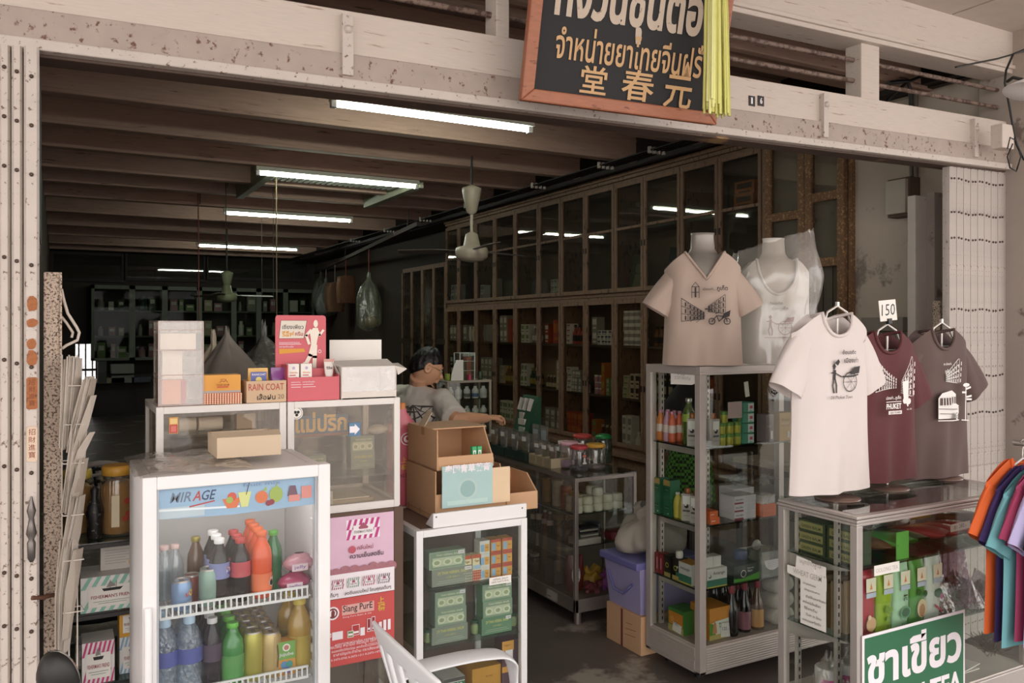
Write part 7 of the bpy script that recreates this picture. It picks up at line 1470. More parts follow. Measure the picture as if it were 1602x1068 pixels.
o = soda('green_bottle', 'second green bottle behind the silver capped one', mat('#7d9440', .2, coat=.5), mat('#6f9a3c', .4), None, .16,.030); put(o, (TX0+.11, sp_(1066)+.01, ZA))
CPB = lambda w, h: [('r', w*.12, h*.62, w*.76, h*.30, flat('#efece8')),('c', w*.5, h*.55, w*.22, INK),('c', w*.42, h*.60, w*.12, PAPER),('r', w*.12, h*.34, w*.76, h*.07, flat('#5a5653')),('l', [(w*.2, h*.2),(w*.8, h*.2)], h*.03, flat('#9a948e'))]
def copper(loc, lab, rz=0):
    q = thing('liniment_box', lab, 'bottle', loc, rz, 'copper capped liniment boxes'); b = MB(); w, h = .046,.125; b.box(-w/2,-.018,0, w/2,.018, h, mat('#b5aea6', .5)); b.paint((-w/2,-.018,0), RT, UP, CPB(w, h)); b.build('box_body', q); b = MB(); b.lathe([(.012, h),(.013, h+.003),(.013, h+.022),(.010, h+.026)], mat('#a8683f', .35, metal=.4),12); b.build('cap', q); return q
copper((TX0+.055, sp_(1085), ZA), 'white liniment box with a copper cap left of the corner post, top shelf', -.9)
copper((tp_(1117,.05), TY0+.055, ZA), 'white liniment box with a copper cap right of the corner post, top shelf')
GYC = mat('#b5b04a', .4, metal=.2, var=.2, scale=60)
proto = None
for r_, (n, z_) in enumerate(((4,0),(4,1),(2,2))):
    for i in range(n):
        lab = 'green lidded yellow tin, %s from the corner post, %s row of the pile, top shelf' % (ORD[i if r_ < 2 else (0,3)[i]], ['bottom', 'middle', 'top'][r_])
        loc = (tp_(1127+12.3*(i if r_ < 2 else (.3,2.6)[i]),.05)+.012, TY0+.055, ZA+z_*.0525)
        if proto is None:
            proto = thing('balm_tin', lab, 'tin', loc, 0, 'green lidded tins'); b = MB(); b.lathe([(.016,0),(.0175,.003),(.0175,.036)], GYC, 16); b.build('tin_body', proto); b = MB(); b.lathe([(.0185,.036),(.0185,.050),(.016,.0522)], mat('#5f8a3c', .4),16); b.build('tin_lid', proto)
        else: dup(proto, loc, 0, lab)
TL = mat('#3f8f74', .5, var=.1)
for k in range(4):
    x0 = tp_(1165,.04); b = MB(); b.box(0,0,0,.075,.07,.048, TL); b.paint((0,0,0), RT, UP, [('r', .034,.003,.036,.040, mat('#d5d9d5', .3, var=.2, scale=60)),('r', .045,.018,.018,.014, flat('#b95560')),('p', [(.034,.003),(.07,.003),(.05,.014)], flat('#8fc0ac'))]); o = b.build('tissue_pack', bevel=.004); put(o, (x0-.018, TY0+.035, ZA+k*.0487)); tag(o, 'teal tissue pack, %s of the stack on the top shelf of the tall cabinet' % ['bottom', 'second', 'third', 'top'][k], 'packet', 'teal tissue packs')
o = carton('mauve_box', 'mauve grey box with a barcode beside the teal tissue packs', 'box', .05,.06,.13, mat('#8f7f80', .5), [('r', .03,.012,.014,.04, PAPER),('t', 'A', .008,.07,.008, None, PAPER),('t', 'A', .022,.07,.008, None, PAPER)]); put(o, (tp_(1200,.05)-.002, TY0+.06, ZA))
o = carton('gold_box', 'gold box with a barcode at the right of the top shelf', 'box', .078,.06,.135, mat('#b08a3a', .4, metal=.2), [('t', 'ข้าวหอม', .015,.095,.05, None, flat('#7a5a20'),.01),('l', [(.008,.072),(.07,.072)], .004, flat('#a5703a')),('r', .052,.014,.014,.03, PAPER),('t', 'o o o o', .015,.08,.045, None, PAPER)]); put(o, (tp_(1222,.05)+.008, TY0+.06, ZA))
# shelf B
for i in range(2):
    for j in range(2):
        o = carton('green_box', 'dark green and gold box, %s of the %s column, middle shelf of tall cabinet' % (['lower', 'upper'][j], ['left', 'right'][i]), 'box', .05,.06,.085, mat('#2c6a48', .45), [('r', 0,.058,.05,.027, mat('#b89a5a', .4)) if j else ('r', .03,.01,.01,.004, WHT),('r', .008,.03,.034,.018, flat('#1f5236')),('t', 'TONIC', .01,.034,.03, None, flat('#8fc0a0'),.01)], 'dark green boxes'); put(o, (TX0+.055, sp_(1036+16*i), ZB_+j*.0853),-PI/2)
for k in range(2): o = soda('powder_tin', ['left', 'right'][k]+' yellow and white powder tin on the middle shelf of the tall cabinet', mat('#c9bb52', .4), mat('#cfccc6', .4), mat('#bfb14a', .4),.12,.021, [('t', 'a', .03,.02,.018, None, flat('#7a7a2a'),.02)], 'powder tins', lab=(.1,.55)); put(o, (TX0+.05, sp_(1063+9*k), ZB_))
copper((TX0+.055, sp_(1077), ZB_), 'white liniment box with a copper cap by the side glass, middle shelf', -1.0); copper((TX0+.055, sp_(1090), ZB_), 'white liniment box with a copper cap nearest the corner post, middle shelf', -1.0)
MEDP = mat('#d3cfd2', .5)
md_it = lambda w, h: [('r', 0, h*.82-.012*0, w*.42,0.0001, PAPER),('t', 'PARACETAMOL', w*.06, h*.45, w*.36, h*.2, INK, .01),('r', 0,0, w*.42, h*.22, flat('#8f3442'))]+[('l', [(w*.48, h*(.2+.2*j)),(w*.95, h*(.2+.2*j))], h*.04, flat('#b5b0b4')) for j in range(4)]
for k, (px_, dy, z_, lab) in enumerate(((1150,.06,0, 'bottom white medicine carton of the front stack, middle shelf'),(1150,.06,1, 'middle white medicine carton of the front stack, middle shelf'),(1150,.06,2, 'top white medicine carton of the front stack, middle shelf'),(1148,.20,0, 'bottom white medicine carton of the rear stack, middle shelf'),(1148,.20,1, 'middle white medicine carton of the rear stack, middle shelf'),(1148,.20,2, 'top white medicine carton of the rear stack, middle shelf'))):
    w, h = .135,.036; o = carton('medicine_carton', lab, 'box', w, .10, h, MEDP, md_it(w, h), 'white medicine cartons'); put(o, (tp_(px_+8, dy)+.012, TY0+dy+.03, ZB_+z_*.0363))
ORB = mat('#de6a34', .5)
for k, (px_, z_, w_, lab) in enumerate(((1113,0,.055, 'lower small orange box right of the corner post, middle shelf'),(1111,1,.048, 'upper small orange box right of the corner post, middle shelf'),(1198,0,.085, 'larger orange box at the right of the middle shelf'))):
    h_ = .03 if k < 2 else .058; o = carton('orange_box', lab, 'box', w_, .08, h_, ORB, [('l', [(w_*.1, h_*.5),(w_*.5, h_*.5)], .003, WHT)] if k < 2 else [('l', [(.01,.01+.009*j),(.07,.01+.009*j)], .0015, flat('#c2562a')) for j in range(5)], 'orange boxes'); put(o, (tp_(px_, .05)+.0, TY0+.065, ZB_+z_*.0303))
o = carton('clear_lid_box', 'clear lidded box stacked on the larger orange box', 'box', .08,.07,.04, clear('#f0ece6', .12, body=.3)); put(o, (tp_(1198,.05), TY0+.065, ZB_+.0586))
b = MB(); b.grid(lambda u, v: (-.16+.32*u, .05*math.sin(9*u)+.08*v, .012+.03*abs(math.sin(11*u+4*v))*(1-abs(2*v-1))),24,8, FILM); o = b.build('plastic_wrap'); put(o, (TX0+.55, TY0+.18, ZB_+.109)); tag(o, 'crumpled clear plastic wrap lying on the medicine cartons', 'wrap')
# shelf C
for k in range(3): o = carton('red_box', '%s slim red box by the side glass on the lower shelf of the tall cabinet' % ['farthest', 'middle', 'nearest'][k], 'box', .022,.05,.095, mat('#8e2b33', .45), [('r', .007,.02,.008,.055, flat('#c9929a'))], 'slim red boxes'); put(o, (TX0+.05, sp_(1031+6*k), ZC_),-PI/2)
for k in range(2): o = carton('black_box', '%s black and gold box with a round yellow mark, lower shelf of tall cabinet' % ['left', 'right'][k], 'box', .045,.055,.10, mat('#1f1d1a', .4), [('r', 0,0,.045,.02, flat('#b5a05a')),('c', .022,.055,.012, flat('#c9c24a')),('c', .022,.055,.008, flat('#2a2a1a'))], 'black and gold boxes'); put(o, (TX0+.052, sp_(1053+13*k), ZC_),-PI/2)
b = MB(); b.lathe([(.017,0),(.018,.02),(.015,.032)], mat('#d3cdc4', .5),14); o = b.build('white_pot'); put(o, (TX0+.052, sp_(1065), ZC_+.1005)); tag(o, 'little white pot standing on the right black and gold box', 'pot')
WG = mat('#d5d3cd', .5); wg = lambda w, h: [('r', 0,0, w, h*.42, mat('#3f7a66', .5)),('r', 0,0, w, h*.06, flat('#c9b84f')),('t', 'Antangin', w*.30, h*.62, w*.6, None, flat('#4a4a48'),.01),('c', w*.14, h*.62, w*.07, INK),('c', w*.12, h*.66, w*.05, WG)]
o = carton('herb_tablet_box', 'white and green tablet box along the side glass, lower shelf', 'box', .11,.07,.095, WG, wg(.11,.095), 'white and green tablet boxes', mat('#c98f3c', .5)); put(o, (TX0+.06, sp_(1083)+.02, ZC_),-PI/2)
o = carton('herb_tablet_box', 'white and green tablet box right of the corner post, lower shelf', 'box', .12,.09,.085, WG, wg(.12,.085), 'white and green tablet boxes'); put(o, (tp_(1118,.03)+.008, TY0+.068, ZC_))
for k in range(4): o = carton('small_white_box', 'small white carton, %s %s of four piled on the tablet box' % (['lower', 'upper'][k//2], ['left', 'right'][k % 2]), 'box', .045,.05,.024, WG, (), 'small white cartons'); put(o, (tp_(1118,.03)-.018+.048*(k % 2), TY0+.07, ZC_+.0853+.0243*(k//2)))
o = carton('herbal_box', 'black and green box with a round white badge, lower shelf of tall cabinet', 'box', .16,.14,.075, mat('#23332a', .4), [('p', [(0,0),(.16,0),(.16,.032),(.05,.012),(0,.018)], flat('#58a03a')),('c', .06,.035,.017, WHT),('c', .06,.035,.014, flat('#2a3a30')),('t', 'Harmony', .085,.052,.04, None, WHT),('t', 'รังนก', .085,.040,.03, None, WHT)]); put(o, (tp_(1166,.03)+.008, TY0+.10, ZC_))
b = MB(); b.box(-.07,-.05,0,.07,.05,.115, clear('#d9dcd4', .12, body=.35, bodycol='#8f9186', gain=.7)); b.paint((-.07,-.05,0), RT, UP, [('p', [(.01+.0,.075)]+[(.07+.055*math.cos(t_),.075-.05*math.sin(t_)) for t_ in [PI*(1-k/10) for k in range(11)]], WHT)]+[('l', [(.035,.066-.008*j),(.105,.066-.008*j)], .0015, flat('#9aa0b0')) for j in range(4)]); o = b.build('clear_carton'); put(o, (tp_(1203,.03)+.03, TY0+.085, ZC_)); tag(o, 'clear greyish carton with a half round white label, right of lower shelf', 'box')
b = MB(); b.box(-.09,-.04,0,.05,.05,.07, mat('#c9c4ba', .6)); b.box(.02,-.045,.07,.07,.04,.075, mat('#c9c24f', .5)); o = b.build('white_flap_box'); put(o, (tp_(1190,.2), TY0+.23, ZC_+.0)); tag(o, 'white box with raised flap at the back of the lower shelf', 'box')
b = MB(); b.lathe([(.03,0),(.034,.01),(.034,.03),(.03,.04)], mat('#3b4f7a', .4),16); o = b.build('blue_tape'); put(o, (tp_(1160,.1)+.015, TY0+.12, ZC_+.0755)); tag(o, 'blue roll on top of the black and green box', 'roll')
for k, (dx, z_, lab) in enumerate(((.0,.0, 'lower frosted round lid leaning at the right of the lower shelf'),(.02,.06, 'upper frosted round lid leaning at the right of the lower shelf'))): b = MB(); b.M = Matrix.Rotation(PI/2,4, 'X'); b.lathe([(.001,0),(.03,.0),(.032,.006),(.03,.008),(.001,.008)], mat('#a9a59e', .5),20, sy=1.3); o = b.build('frosted_lid'); put(o, (tp_(1200,.03)+.04+dx, TY0+.155, ZC_+.12+z_)); o.location.z = ZC_+.04+z_; tag(o, lab, 'lid', 'frosted lids'); o.location.y = TY0+.15+.012*k
# floor of the tall cabinet
OGI = lambda w, h: [('r', 0, h*.62, w, h*.38, flat('#d89036')),('r', 0,0, w, h*.16, flat('#c2b06a')),('p', [(0, h*.16),(w, h*.16),(w, h*.62),(w*.3, h*.58),(0, h*.5)], flat('#dfe2d2')),('p', [(0, h*.16),(w*.3, h*.16),(w*.18, h*.5),(0, h*.55)], flat('#5f9a3c')),('p', [(w*.14, h*.2),(w*.36, h*.2),(w*.32, h*.5),(w*.25, h*.58),(w*.18, h*.5)], flat('#c98a5a')),('t', 'กระชายขาว', w*.45, h*.46, w*.46, None, flat('#4a4038'),.01),('t', 'โสม', w*.45, h*.36, w*.3, None, flat('#4a4038'))]
o = carton('honey_box', 'orange, green and white herb box with a price card right of the corner post', 'box', .125,.13,.145, mat('#d08a34', .5), OGI(.125,.145)); put(o, (tp_(1125,.05)+.004, TY0+.115, ZD))
o = carton('honey_box', 'green and orange herb box with a price card by the side glass, cabinet floor', 'box', .11,.10,.11, mat('#3f7f3a', .5), [('r', .006,.034,.1,.06, flat('#d88a30')),('r', 0,0,.11,.03, flat('#b8a866')),('c', .03,.06,.014, flat('#e2a050'))]); put(o, (TX0+.085, sp_(1068)+.02, ZD),-PI/2)
for k, (x, y, rz, lab) in enumerate(((tp_(1125,.05)+.035, TY0+.047,.0, 'white handwritten price card leaning on the right herb box'),(TX0+.032, sp_(1068)+.015,-PI/2, 'white handwritten price card leaning on the left herb box'))): b = MB(); b.box(-.03,0,0,.03,.0012,.062, PAPER); b.paint((-.03,0,0), RT, UP, [('t', '120.-', .006,.03,.04, None, flat('#3a4a8a'))]); o = b.build('price_card'); put(o, (x, y-.003, ZD+.006 if k == 0 else ZD+.035), rz); o.rotation_euler = (-.06,.12, rz); o.location.z = ZD+.005; tag(o, lab, 'price card', 'price cards in the tall cabinet')
SYR = mat('#20161a', .12, coat=.6); proto = None
for k, (px_, dy, lab) in enumerate(((1146,.05, 'dark syrup bottle with a pink cap, nearest the herb box'),(1166,.06, 'pink capped syrup bottle with a pink label, second from the herb box'),(1186,.055, 'pink capped syrup bottle with an orange label, third from the herb box'),(1118,.26, 'tall pink capped syrup bottle at the back left of the cabinet floor'),(1133,.25, 'pink capped syrup bottle at the back, right of the tall one'),(1168,.20, 'pink capped syrup bottle behind the pink labelled one'),(1156,.24, 'small orange labelled bottle at the back of the cabinet floor'))):
    h = .245 if k not in (6,) else .16; r = .030; pr = [(r*.9,0),(r, .006),(r, h*.45),(r*.85, h*.54),(r*.38, h*.78),(r*.34, h*.9)]
    lc = [None, '#9c6570', '#d29a52', None, None, '#9c6570', '#c9602e'][k]
    o = bottle('syrup_bottle', lab, pr, SYR if k not in (2,) else mat('#6a4a34', .15, coat=.6), mat('#9c4550', .4),(r*.46, h*.80, h),(h*.06, h*.40, r*1.02, mat(lc, .5)) if lc else None, 'dark syrup bottles', 16, [('t', 'ยา', .03,.02,.03, None, flat('#8a3a2c'),.01),('l', [(.02,.06),(.075,.06)], .004, flat('#8a3a2c'))] if lc else None); put(o, (tp_(px_, dy)+.004, TY0+dy+.01, ZD))
for k in range(6):
    j, i = divmod(k, 3); b = MB(); b.M = Matrix.Translation((0,0,.037)) @ Matrix.Rotation(PI/2,4, 'X'); b.lathe([(.001,-.045),(.026,-.043),(.036,-.030),(.037,.03),(.026,.043),(.001,.045)], mat('#c2bbb0', .7, var=.15, scale=30, bump=.4),16); o = b.build('cotton_roll'); put(o, (tp_(1216,.05)+.0+.078*j, TY0+.085+.0*i, ZD+.001+i*.0745)); tag(o, 'cream wrapped cotton roll, %s of the %s column, right of the syrup bottles' % (['bottom', 'middle', 'top'][i], ['left', 'right'][j]), 'roll', 'cotton rolls')
# ------------------------------------------------------------------ behind the tall cabinet
b = MB(); b.box(0,0,0,.30,.29,.19, CARD); b.paint((0,.29,0), SIDE, UP, [('r', .125,0,.018,.19, flat('#7a3f36'))], lift=.001); b.paint((0,.29,0), SIDE, UP, [('l', [(.16,.10),(.25,.11)], .003, flat('#8a6446')),('l', [(.16,.07),(.25,.08)], .003, flat('#8a6446')),('l', [(.17,.13),(.22,.135)], .003, flat('#8a6446'))]); o = b.build('cardboard_box', bevel=.003); put(o, (2.505,3.262,0)); tag(o, 'brown cardboard box with a red strap on the floor behind the tall cabinet', 'box')
g = thing('storage_bin', 'lavender plastic storage bin on the strapped cardboard box', 'bin', (2.50,3.265,.191)); LV = mat('#9a93b8', .4, var=.05); LV2 = mat('#6c6aa0', .4); b = MB()
P = [(.02,.02),(.36,.02),(.36,.28),(.02,.28)]; Q = [(0,0),(.38,0),(.38,.30),(0,.30)]
b.add([(x, y, 0) for x, y in P]+[(x, y, .235) for x, y in Q], [(3,2,1,0),(0,1,5,4),(1,2,6,5),(2,3,7,6),(3,0,4,7),(4,5,6,7)], LV); b.build('bin_body', g)
b = MB(); b.box(-.02,-.001,.225,.40,.32,.262, LV2); b.build('bin_rim', g, bevel=.008); b = MB(); b.tube([(-.003,.26,.17),(-.012,.2,.09),(-.012,.12,.085),(-.003,.05,.15)], .006, LV2,6); b.build('bin_handle', g)
b = MB(); sack(b, (0,0,.24),.40,.24, mat('#9a9186', .85, var=.12, bump=.2),61, crumple=.07, neck=.3, knot=.10, depth=.75); o = b.build('cloth_sack'); put(o, (2.70,3.43,.4545)); tag(o, 'grey beige cloth sack slumped on the lavender bin', 'sack')
CHK = bpy.data.materials.new('green_check'); CHK.use_nodes = True; nt = CHK.node_tree; bs = nt.nodes['Principled BSDF']; bs.inputs['Roughness'].default_value = .85; tcn = nt.nodes.new('ShaderNodeTexCoord'); ck = nt.nodes.new('ShaderNodeTexChecker'); ck.inputs[1].default_value = lin('#4f8a2a')+(1,); ck.inputs[2].default_value = lin('#141c12')+(1,); ck.inputs['Scale'].default_value = 60; nt.links.new(tcn.outputs['Object'], ck.inputs[0]); nt.links.new(ck.outputs[0], bs.inputs[0])
p = at(1078,700, D=4.75); g = thing('dress_form', 'black top and green checked skirt on a stand behind the tall cabinet', 'dress form', (p.x, p.y, 0))
b = MB(); b.lathe([(.17,.50),(.17,.62),(.15,.80),(.12,.92)], CHK, 24, sy=.7); b.build('checked_skirt', g); b = MB(); b.lathe([(.12,.92),(.14,1.05),(.16,1.18),(.10,1.26),(.05,1.30)], mat('#171414', .8),24, sy=.7); b.build('black_top', g)
b = MB(); b.cyl((0,0,.02),.014,.9, BLACK, 8); b.lathe([(.15,0),(.14,.02),(.02,.03)], BLACK, 18); b.build('stand', g)
g = thing('side_table', 'cluttered dark side table against the plaster wall behind the tall cabinet', 'table', (3.95,3.45,0)); b = MB(); b.box(0,0,.72,.45,.7,.75, mat('#a59683', .7)); b.build('table_top', g)
for xx in (.02,.40):
    for yy in (.02,.66): b = MB(); b.box(xx, yy, 0, xx+.03, yy+.03,.72, DARKWOOD); b.build('leg', g)
b = MB(); b.box(.02,.02,.52,.43,.68,.54, mat('#8f857b', .7)); b.build('table_shelf', g)
for k, (x, y, z, c_, lab) in enumerate(((4.02,3.52,.7505, '#b9ae9d', 'pale stack of papers on the cluttered side table'),(4.05,3.8,.7505, '#8a6f35', 'mustard yellow box on the cluttered side table'),(4.0,3.55,.5405, '#9a938c', 'pale box on the lower shelf of the side table'))): b = MB(); b.box(0,0,0,.24,.2,.04 if k == 0 else .13, mat(c_, .7)); o = b.build('stored_box'); put(o, (x, y, z)); tag(o, lab, 'box')


# ------------------------------------------------------------------ T-shirts
class Shirt:
    def __init__(s, W, L, D, neck, nw=.085, vneck=False, fold=.010, seed=1, gather=0.0):
        s.W, s.L, s.D, s.neck, s.nw, s.v, s.fold, s.gather = W, L, D, neck, nw, vneck, fold, gather; rr = random.Random(seed); s.ph = [rr.uniform(0,6.28) for _ in range(5)]
    def w(s, z): t = z/s.L; return s.W*(1.0-.03*math.sin(PI*min(1, t))+.04*(1-t)**2)
    def top(s, x, front):
        ax = abs(x)
        if ax < s.nw: q = ax/s.nw; return s.L-(s.neck*((1-q) if s.v else math.sqrt(max(0,1-q*q))) if front else .022*math.sqrt(1-q*q))
        return s.L-.075*((ax-s.nw)/(s.W-s.nw))**1.3
    def y(s, x, z, front):
        t = max(0, z/s.L); q = min(1, abs(x)/s.w(z)); d = s.D*(1-.35*max(0, t-.8)/.2)*math.sqrt(max(0,1-q**2.6))
        f = s.fold*(1-t*.75)*(math.sin(26*x+s.ph[0]+3*t)+.6*math.sin(47*x+s.ph[1]-5*t))*math.sqrt(max(0,1-q**2))
        return -(d+f) if front else d*.8+f*.7
    def build(s, mt, parent, items=(), art=(1,0,0), sleeve=(.06,-.17), name='shirt_body', srad=.072):
        b = MB(); n = 36
        for front in (True, False):
            def fn(u, v): x = (2*u-1)*s.w(v*s.top((2*u-1)*s.W, front)); z = v*s.top((2*u-1)*s.W, front); return (x, s.y(x, z, front), z)
            b.grid(fn, n, 26, mt)
        for sg in (-1,1):
            cx0, cz0 = sg*(s.W-.062), s.L-.066-srad*.55; cx1, cz1 = sg*(s.W+sleeve[0]), cz0+sleeve[1]; dv = Vector((cx1-cx0, cz1-cz0)).normalized(); nv_ = Vector((-dv.y, dv.x))
            def sl(u, v): a = 2*PI*u; r = srad*(1+.05*v); dd = s.D*.72*(1-.2*v)+.012; c = (cx0+(cx1-cx0)*v, cz0+(cz1-cz0)*v); k = r*math.cos(a)*(1-.25*(1-v)**2); return (c[0]+nv_.x*k, dd*math.sin(a)*(.75+.25*v)+.004*math.sin(5*a+4*v), c[1]+nv_.y*k)
            b.grid(sl, 24,8, mt, wrap=True)
        # ribbed neckline
        pts = [(x, s.y(x, s.top(x, True), True)-.003, s.top(x, True)) for x in [s.nw*(-1+2*k/24) for k in range(25)]]+[(x, s.y(x, s.top(x, False), False)+.002, s.top(x, False)) for x in [s.nw*(1-2*k/14) for k in range(1,14)]]
        b.tube(pts, .007, mt, 6, closed=True)
        if items:
            def pj(x, y, h): x, y = x*art[0], art[2]+(y-art[1])*art[0]; return (x, s.y(x, y, True)-.002-h*1.5, y)
            b.paint((0,0,0), RT, UP, items, lift=.0007, proj=pj)
        return b.build(name, parent, solid=0)


def seg(it, n=3): # cut long strokes so printing follows the cloth
    out = []
    for i in it:
        if i[0] == 'l':
            P = []
            for p0, p1 in zip(i[1], i[1][1:]):
                for k in range(n): P.append((p0[0]+(p1[0]-p0[0])*k/n, p0[1]+(p1[1]-p0[1])*k/n))
            P.append(i[1][-1]); out.append(('l', P, i[2], i[3]))
        elif i[0] == 'r':
            _, x, y, w_, h_, m_ = i
            for k in range(4): out.append(('r', x+w_*k/4, y, w_/4, h_, m_))
        else: out.append(i)
    return out


def facade_art(x0, y0, w_, h_, m_, near_left=True, floors=3, cols=6, t=.0022, fill=None):
    """a street front running away in perspective"""
    it = []; H = lambda f_: h_*(1-.72*f_) if near_left else h_*(.28+.72*f_)
    if fill: it.append(('p', [(x0, y0),(x0+w_, y0+h_*.10 if near_left else y0),(x0+w_, y0+h_*.10+H(1) if near_left else y0+H(1)),(x0, y0+H(0))], fill))
    base = lambda f_: y0+(h_*.10*f_ if near_left else h_*.10*(1-f_))
    for k in range(floors+1): it.append(('l', [(x0, base(0)+H(0)*k/floors),(x0+w_, base(1)+H(1)*k/floors)], t*1.2, m_))
    for c in range(cols+1): f_ = (c/cols)**(.7 if near_left else 1.4); it.append(('l', [(x0+w_*f_, base(f_)),(x0+w_*f_, base(f_)+H(f_))], t, m_))
    for c in range(cols):
        f_ = ((c+.5)/cols)**(.7 if near_left else 1.4)
        for k in range(floors): xx = x0+w_*f_; yb = base(f_)+H(f_)*(k+.2)/floors; it.append(('l', [(xx, yb),(xx, yb+H(f_)*.5/floors)], w_/cols*.38, m_))
    return it


def rickshaw(x, y, s, m_):
    it = [('c', x, y+.86*s, .06*s, m_),('p', [(x-.10*s, y+.90*s),(x+.10*s, y+.88*s),(x, y+1.02*s)], m_),('p', [(x-.05*s, y+.8*s),(x+.08*s, y+.78*s),(x+.05*s, y+.45*s),(x-.08*s, y+.45*s)], m_),('l', [(x-.03*s, y+.47*s),(x-.10*s, y+.25*s),(x-.05*s, y)], .06*s, m_),('l', [(x+.02*s, y+.47*s),(x+.08*s, y+.25*s),(x+.07*s, y)], .06*s, m_),('l', [(x-.2*s, y+.68*s),(x, y+.70*s),(x+.3*s, y+.55*s)], .035*s, m_)]
    cx, cy, r = x+.72*s, y+.36*s, .34*s
    it += [('l', [(cx+r*math.cos(2*PI*k/20), cy+r*math.sin(2*PI*k/20)) for k in range(21)], .03*s, m_)]+[('l', [(cx, cy),(cx+r*math.cos(PI*k/4), cy+r*math.sin(PI*k/4))], .012*s, m_) for k in range(8)]
    it += [('l', [(x+.3*s, y+.55*s),(cx+.1*s, cy+.2*s),(cx+.35*s, cy+.25*s)], .05*s, m_),('p', [(cx-.1*s, cy+.25*s),(cx+.4*s, cy+.3*s),(cx+.45*s, cy+.55*s),(cx+.1*s, cy+.5*s)], m_)]
    return it


PRT = flat('#2a2322'); PW_ = flat('#e9e4df')
# beige shirt on the grey mannequin
mx = at(1099,566, D=3.86); rzm = math.radians(-33)
def torso_form(g, mt, sc=1.0, L=.55, neck=True):
    b = MB(); pr = [(.125,0),(.135,.05),(.13,.16),(.145,.28),(.165,.38),(.165,.44),(.12,.495),(.07,.515),(.056,.54),(.052,.60),(.055,.613),(.030,.615)]
    b.lathe([(r*sc, z) for r, z in pr], mt, 28, sx=1.0, sy=.62); b.build('torso', g)
g = thing('mannequin', 'grey headless mannequin torso on the tall cabinet, in the beige printed shirt', 'mannequin', (mx.x, mx.y, TZ+.001), rzm); torso_form(g, mat('#8f8880', .35, metal=.2)); 
g2 = thing('tshirt', 'beige V neck T-shirt with a black street drawing, on the grey mannequin', 't-shirt', (mx.x, mx.y, TZ+.004), rzm)
S = Shirt(.178,.515,.118,.125,.088, True, .014,5)
it = facade_art(-.11,.20,.10,.105, PRT, True, 3,6,.002)+facade_art(.005,.235,.075,.085, PRT, False, 3,5,.0018)
it += [('l', [(-.068,.305),(-.068,.355),(-.052,.375),(-.036,.355),(-.036,.305)], .0025, PRT),('l', [(-.068,.355),(-.036,.355)], .003, PRT),('l', [(-.068,.33),(-.036,.33)], .003, PRT),('l', [(-.052,.31),(-.052,.35)], .008, PRT),('l', [(-.01,.255),(.01,.255),(.02,.245)], .006, PRT),('l', [(-.075,.20),(-.02,.235)], .0025, PRT),('l', [(-.05,.195),(-.01,.225)], .0018, PRT)]
for cx in (.02,.085): it += [('l', [(cx+.0135*math.cos(2*PI*k/14),.20+.0135*math.sin(2*PI*k/14)) for k in range(15)], .004, PRT),('l', [(cx-.012,.2),(cx+.012,.2)], .0015, PRT),('l', [(cx, .188),(cx, .212)], .0015, PRT)]
it += [('l', [(.02,.20),(.04,.225),(.075,.222),(.085,.20)], .004, PRT),('l', [(.04,.225),(.05,.20),(.075,.222)], .004, PRT),('l', [(.035,.235),(.05,.24)], .004, PRT),('p', [(.06,.21),(.095,.222),(.10,.25),(.07,.235)], PRT)]
it += [('t', 'เมืองเก่า...', -.022,.338,.055, None, PRT, .01),('t', 'ภูเก็ต', .038,.332,.05, None, PRT, .02)]
S.build(mat('#b5a092', .85, var=.04, bump=.05), g2, seg(it), sleeve=(.035,-.16), name='shirt_body')
# white tank top mannequin under a plastic bag
mx2 = at(1210,560, D=4.08); g = thing('mannequin', 'white tank top mannequin under a clear plastic bag on the tall cabinet', 'mannequin', (mx2.x, mx2.y, TZ+.001), rzm); torso_form(g, mat('#c9c2ba', .5))
S2_ = Shirt(.172,.505,.112,.17,.095, False, .010,9)
BR = flat('#8f5a50'); it = rickshaw(-.04,.14,.095, BR)+[('t', 'ย้อนอดีต', -.045,.285,.06, None, flat('#8a8580'),.01),('t', 'เมืองภูเก็ต', -.035,.255,.075, None, flat('#8a8580'),.01),('l', [(-.07,.128),(.06,.128)], .0025, BR)]
o = S2_.build(mat('#e6e3df', .85, var=.03), g, seg(it), sleeve=(-.03,.01), name='tank_top', srad=.03)
b = MB(); rr = random.Random(8); ph = [rr.uniform(0,6.28) for _ in range(4)]
def bagf(u, v):
    a = 2*PI*u; prof = [(0,.20,.15),(.15,.205,.15),(.45,.20,.145),(.68,.225,.16),(.80,.215,.15),(.90,.20,.10),(1.0,.19,.03)]; i = 0
    while i < len(prof)-2 and prof[i+1][0] < v: i += 1
    t_ = (v-prof[i][0])/(prof[i+1][0]-prof[i][0]); wx = prof[i][1]+(prof[i+1][1]-prof[i][1])*t_; wy = prof[i][2]+(prof[i+1][2]-prof[i][2])*t_
    k = 1+.05*math.sin(7*a+ph[0]+5*v)+.04*math.sin(13*a+ph[1]-9*v)
    x = wx*k*math.cos(a); return (x, wy*k*math.sin(a), v*(.60+.06*(x/.2)*max(0, v-.5)*2)+.006*math.sin(9*a))
b.grid(bagf, 48,22, clear('#f4f2ee', .06, body=.20, bodycol='#e6e0da', wob=.7, wscale=5, rough=.15, gain=.35), wrap=True); o = b.build('plastic_bag'); put(o, (mx2.x, mx2.y, TZ+.002), rzm); tag(o, 'clear plastic bag pulled over the white tank top mannequin', 'bag')

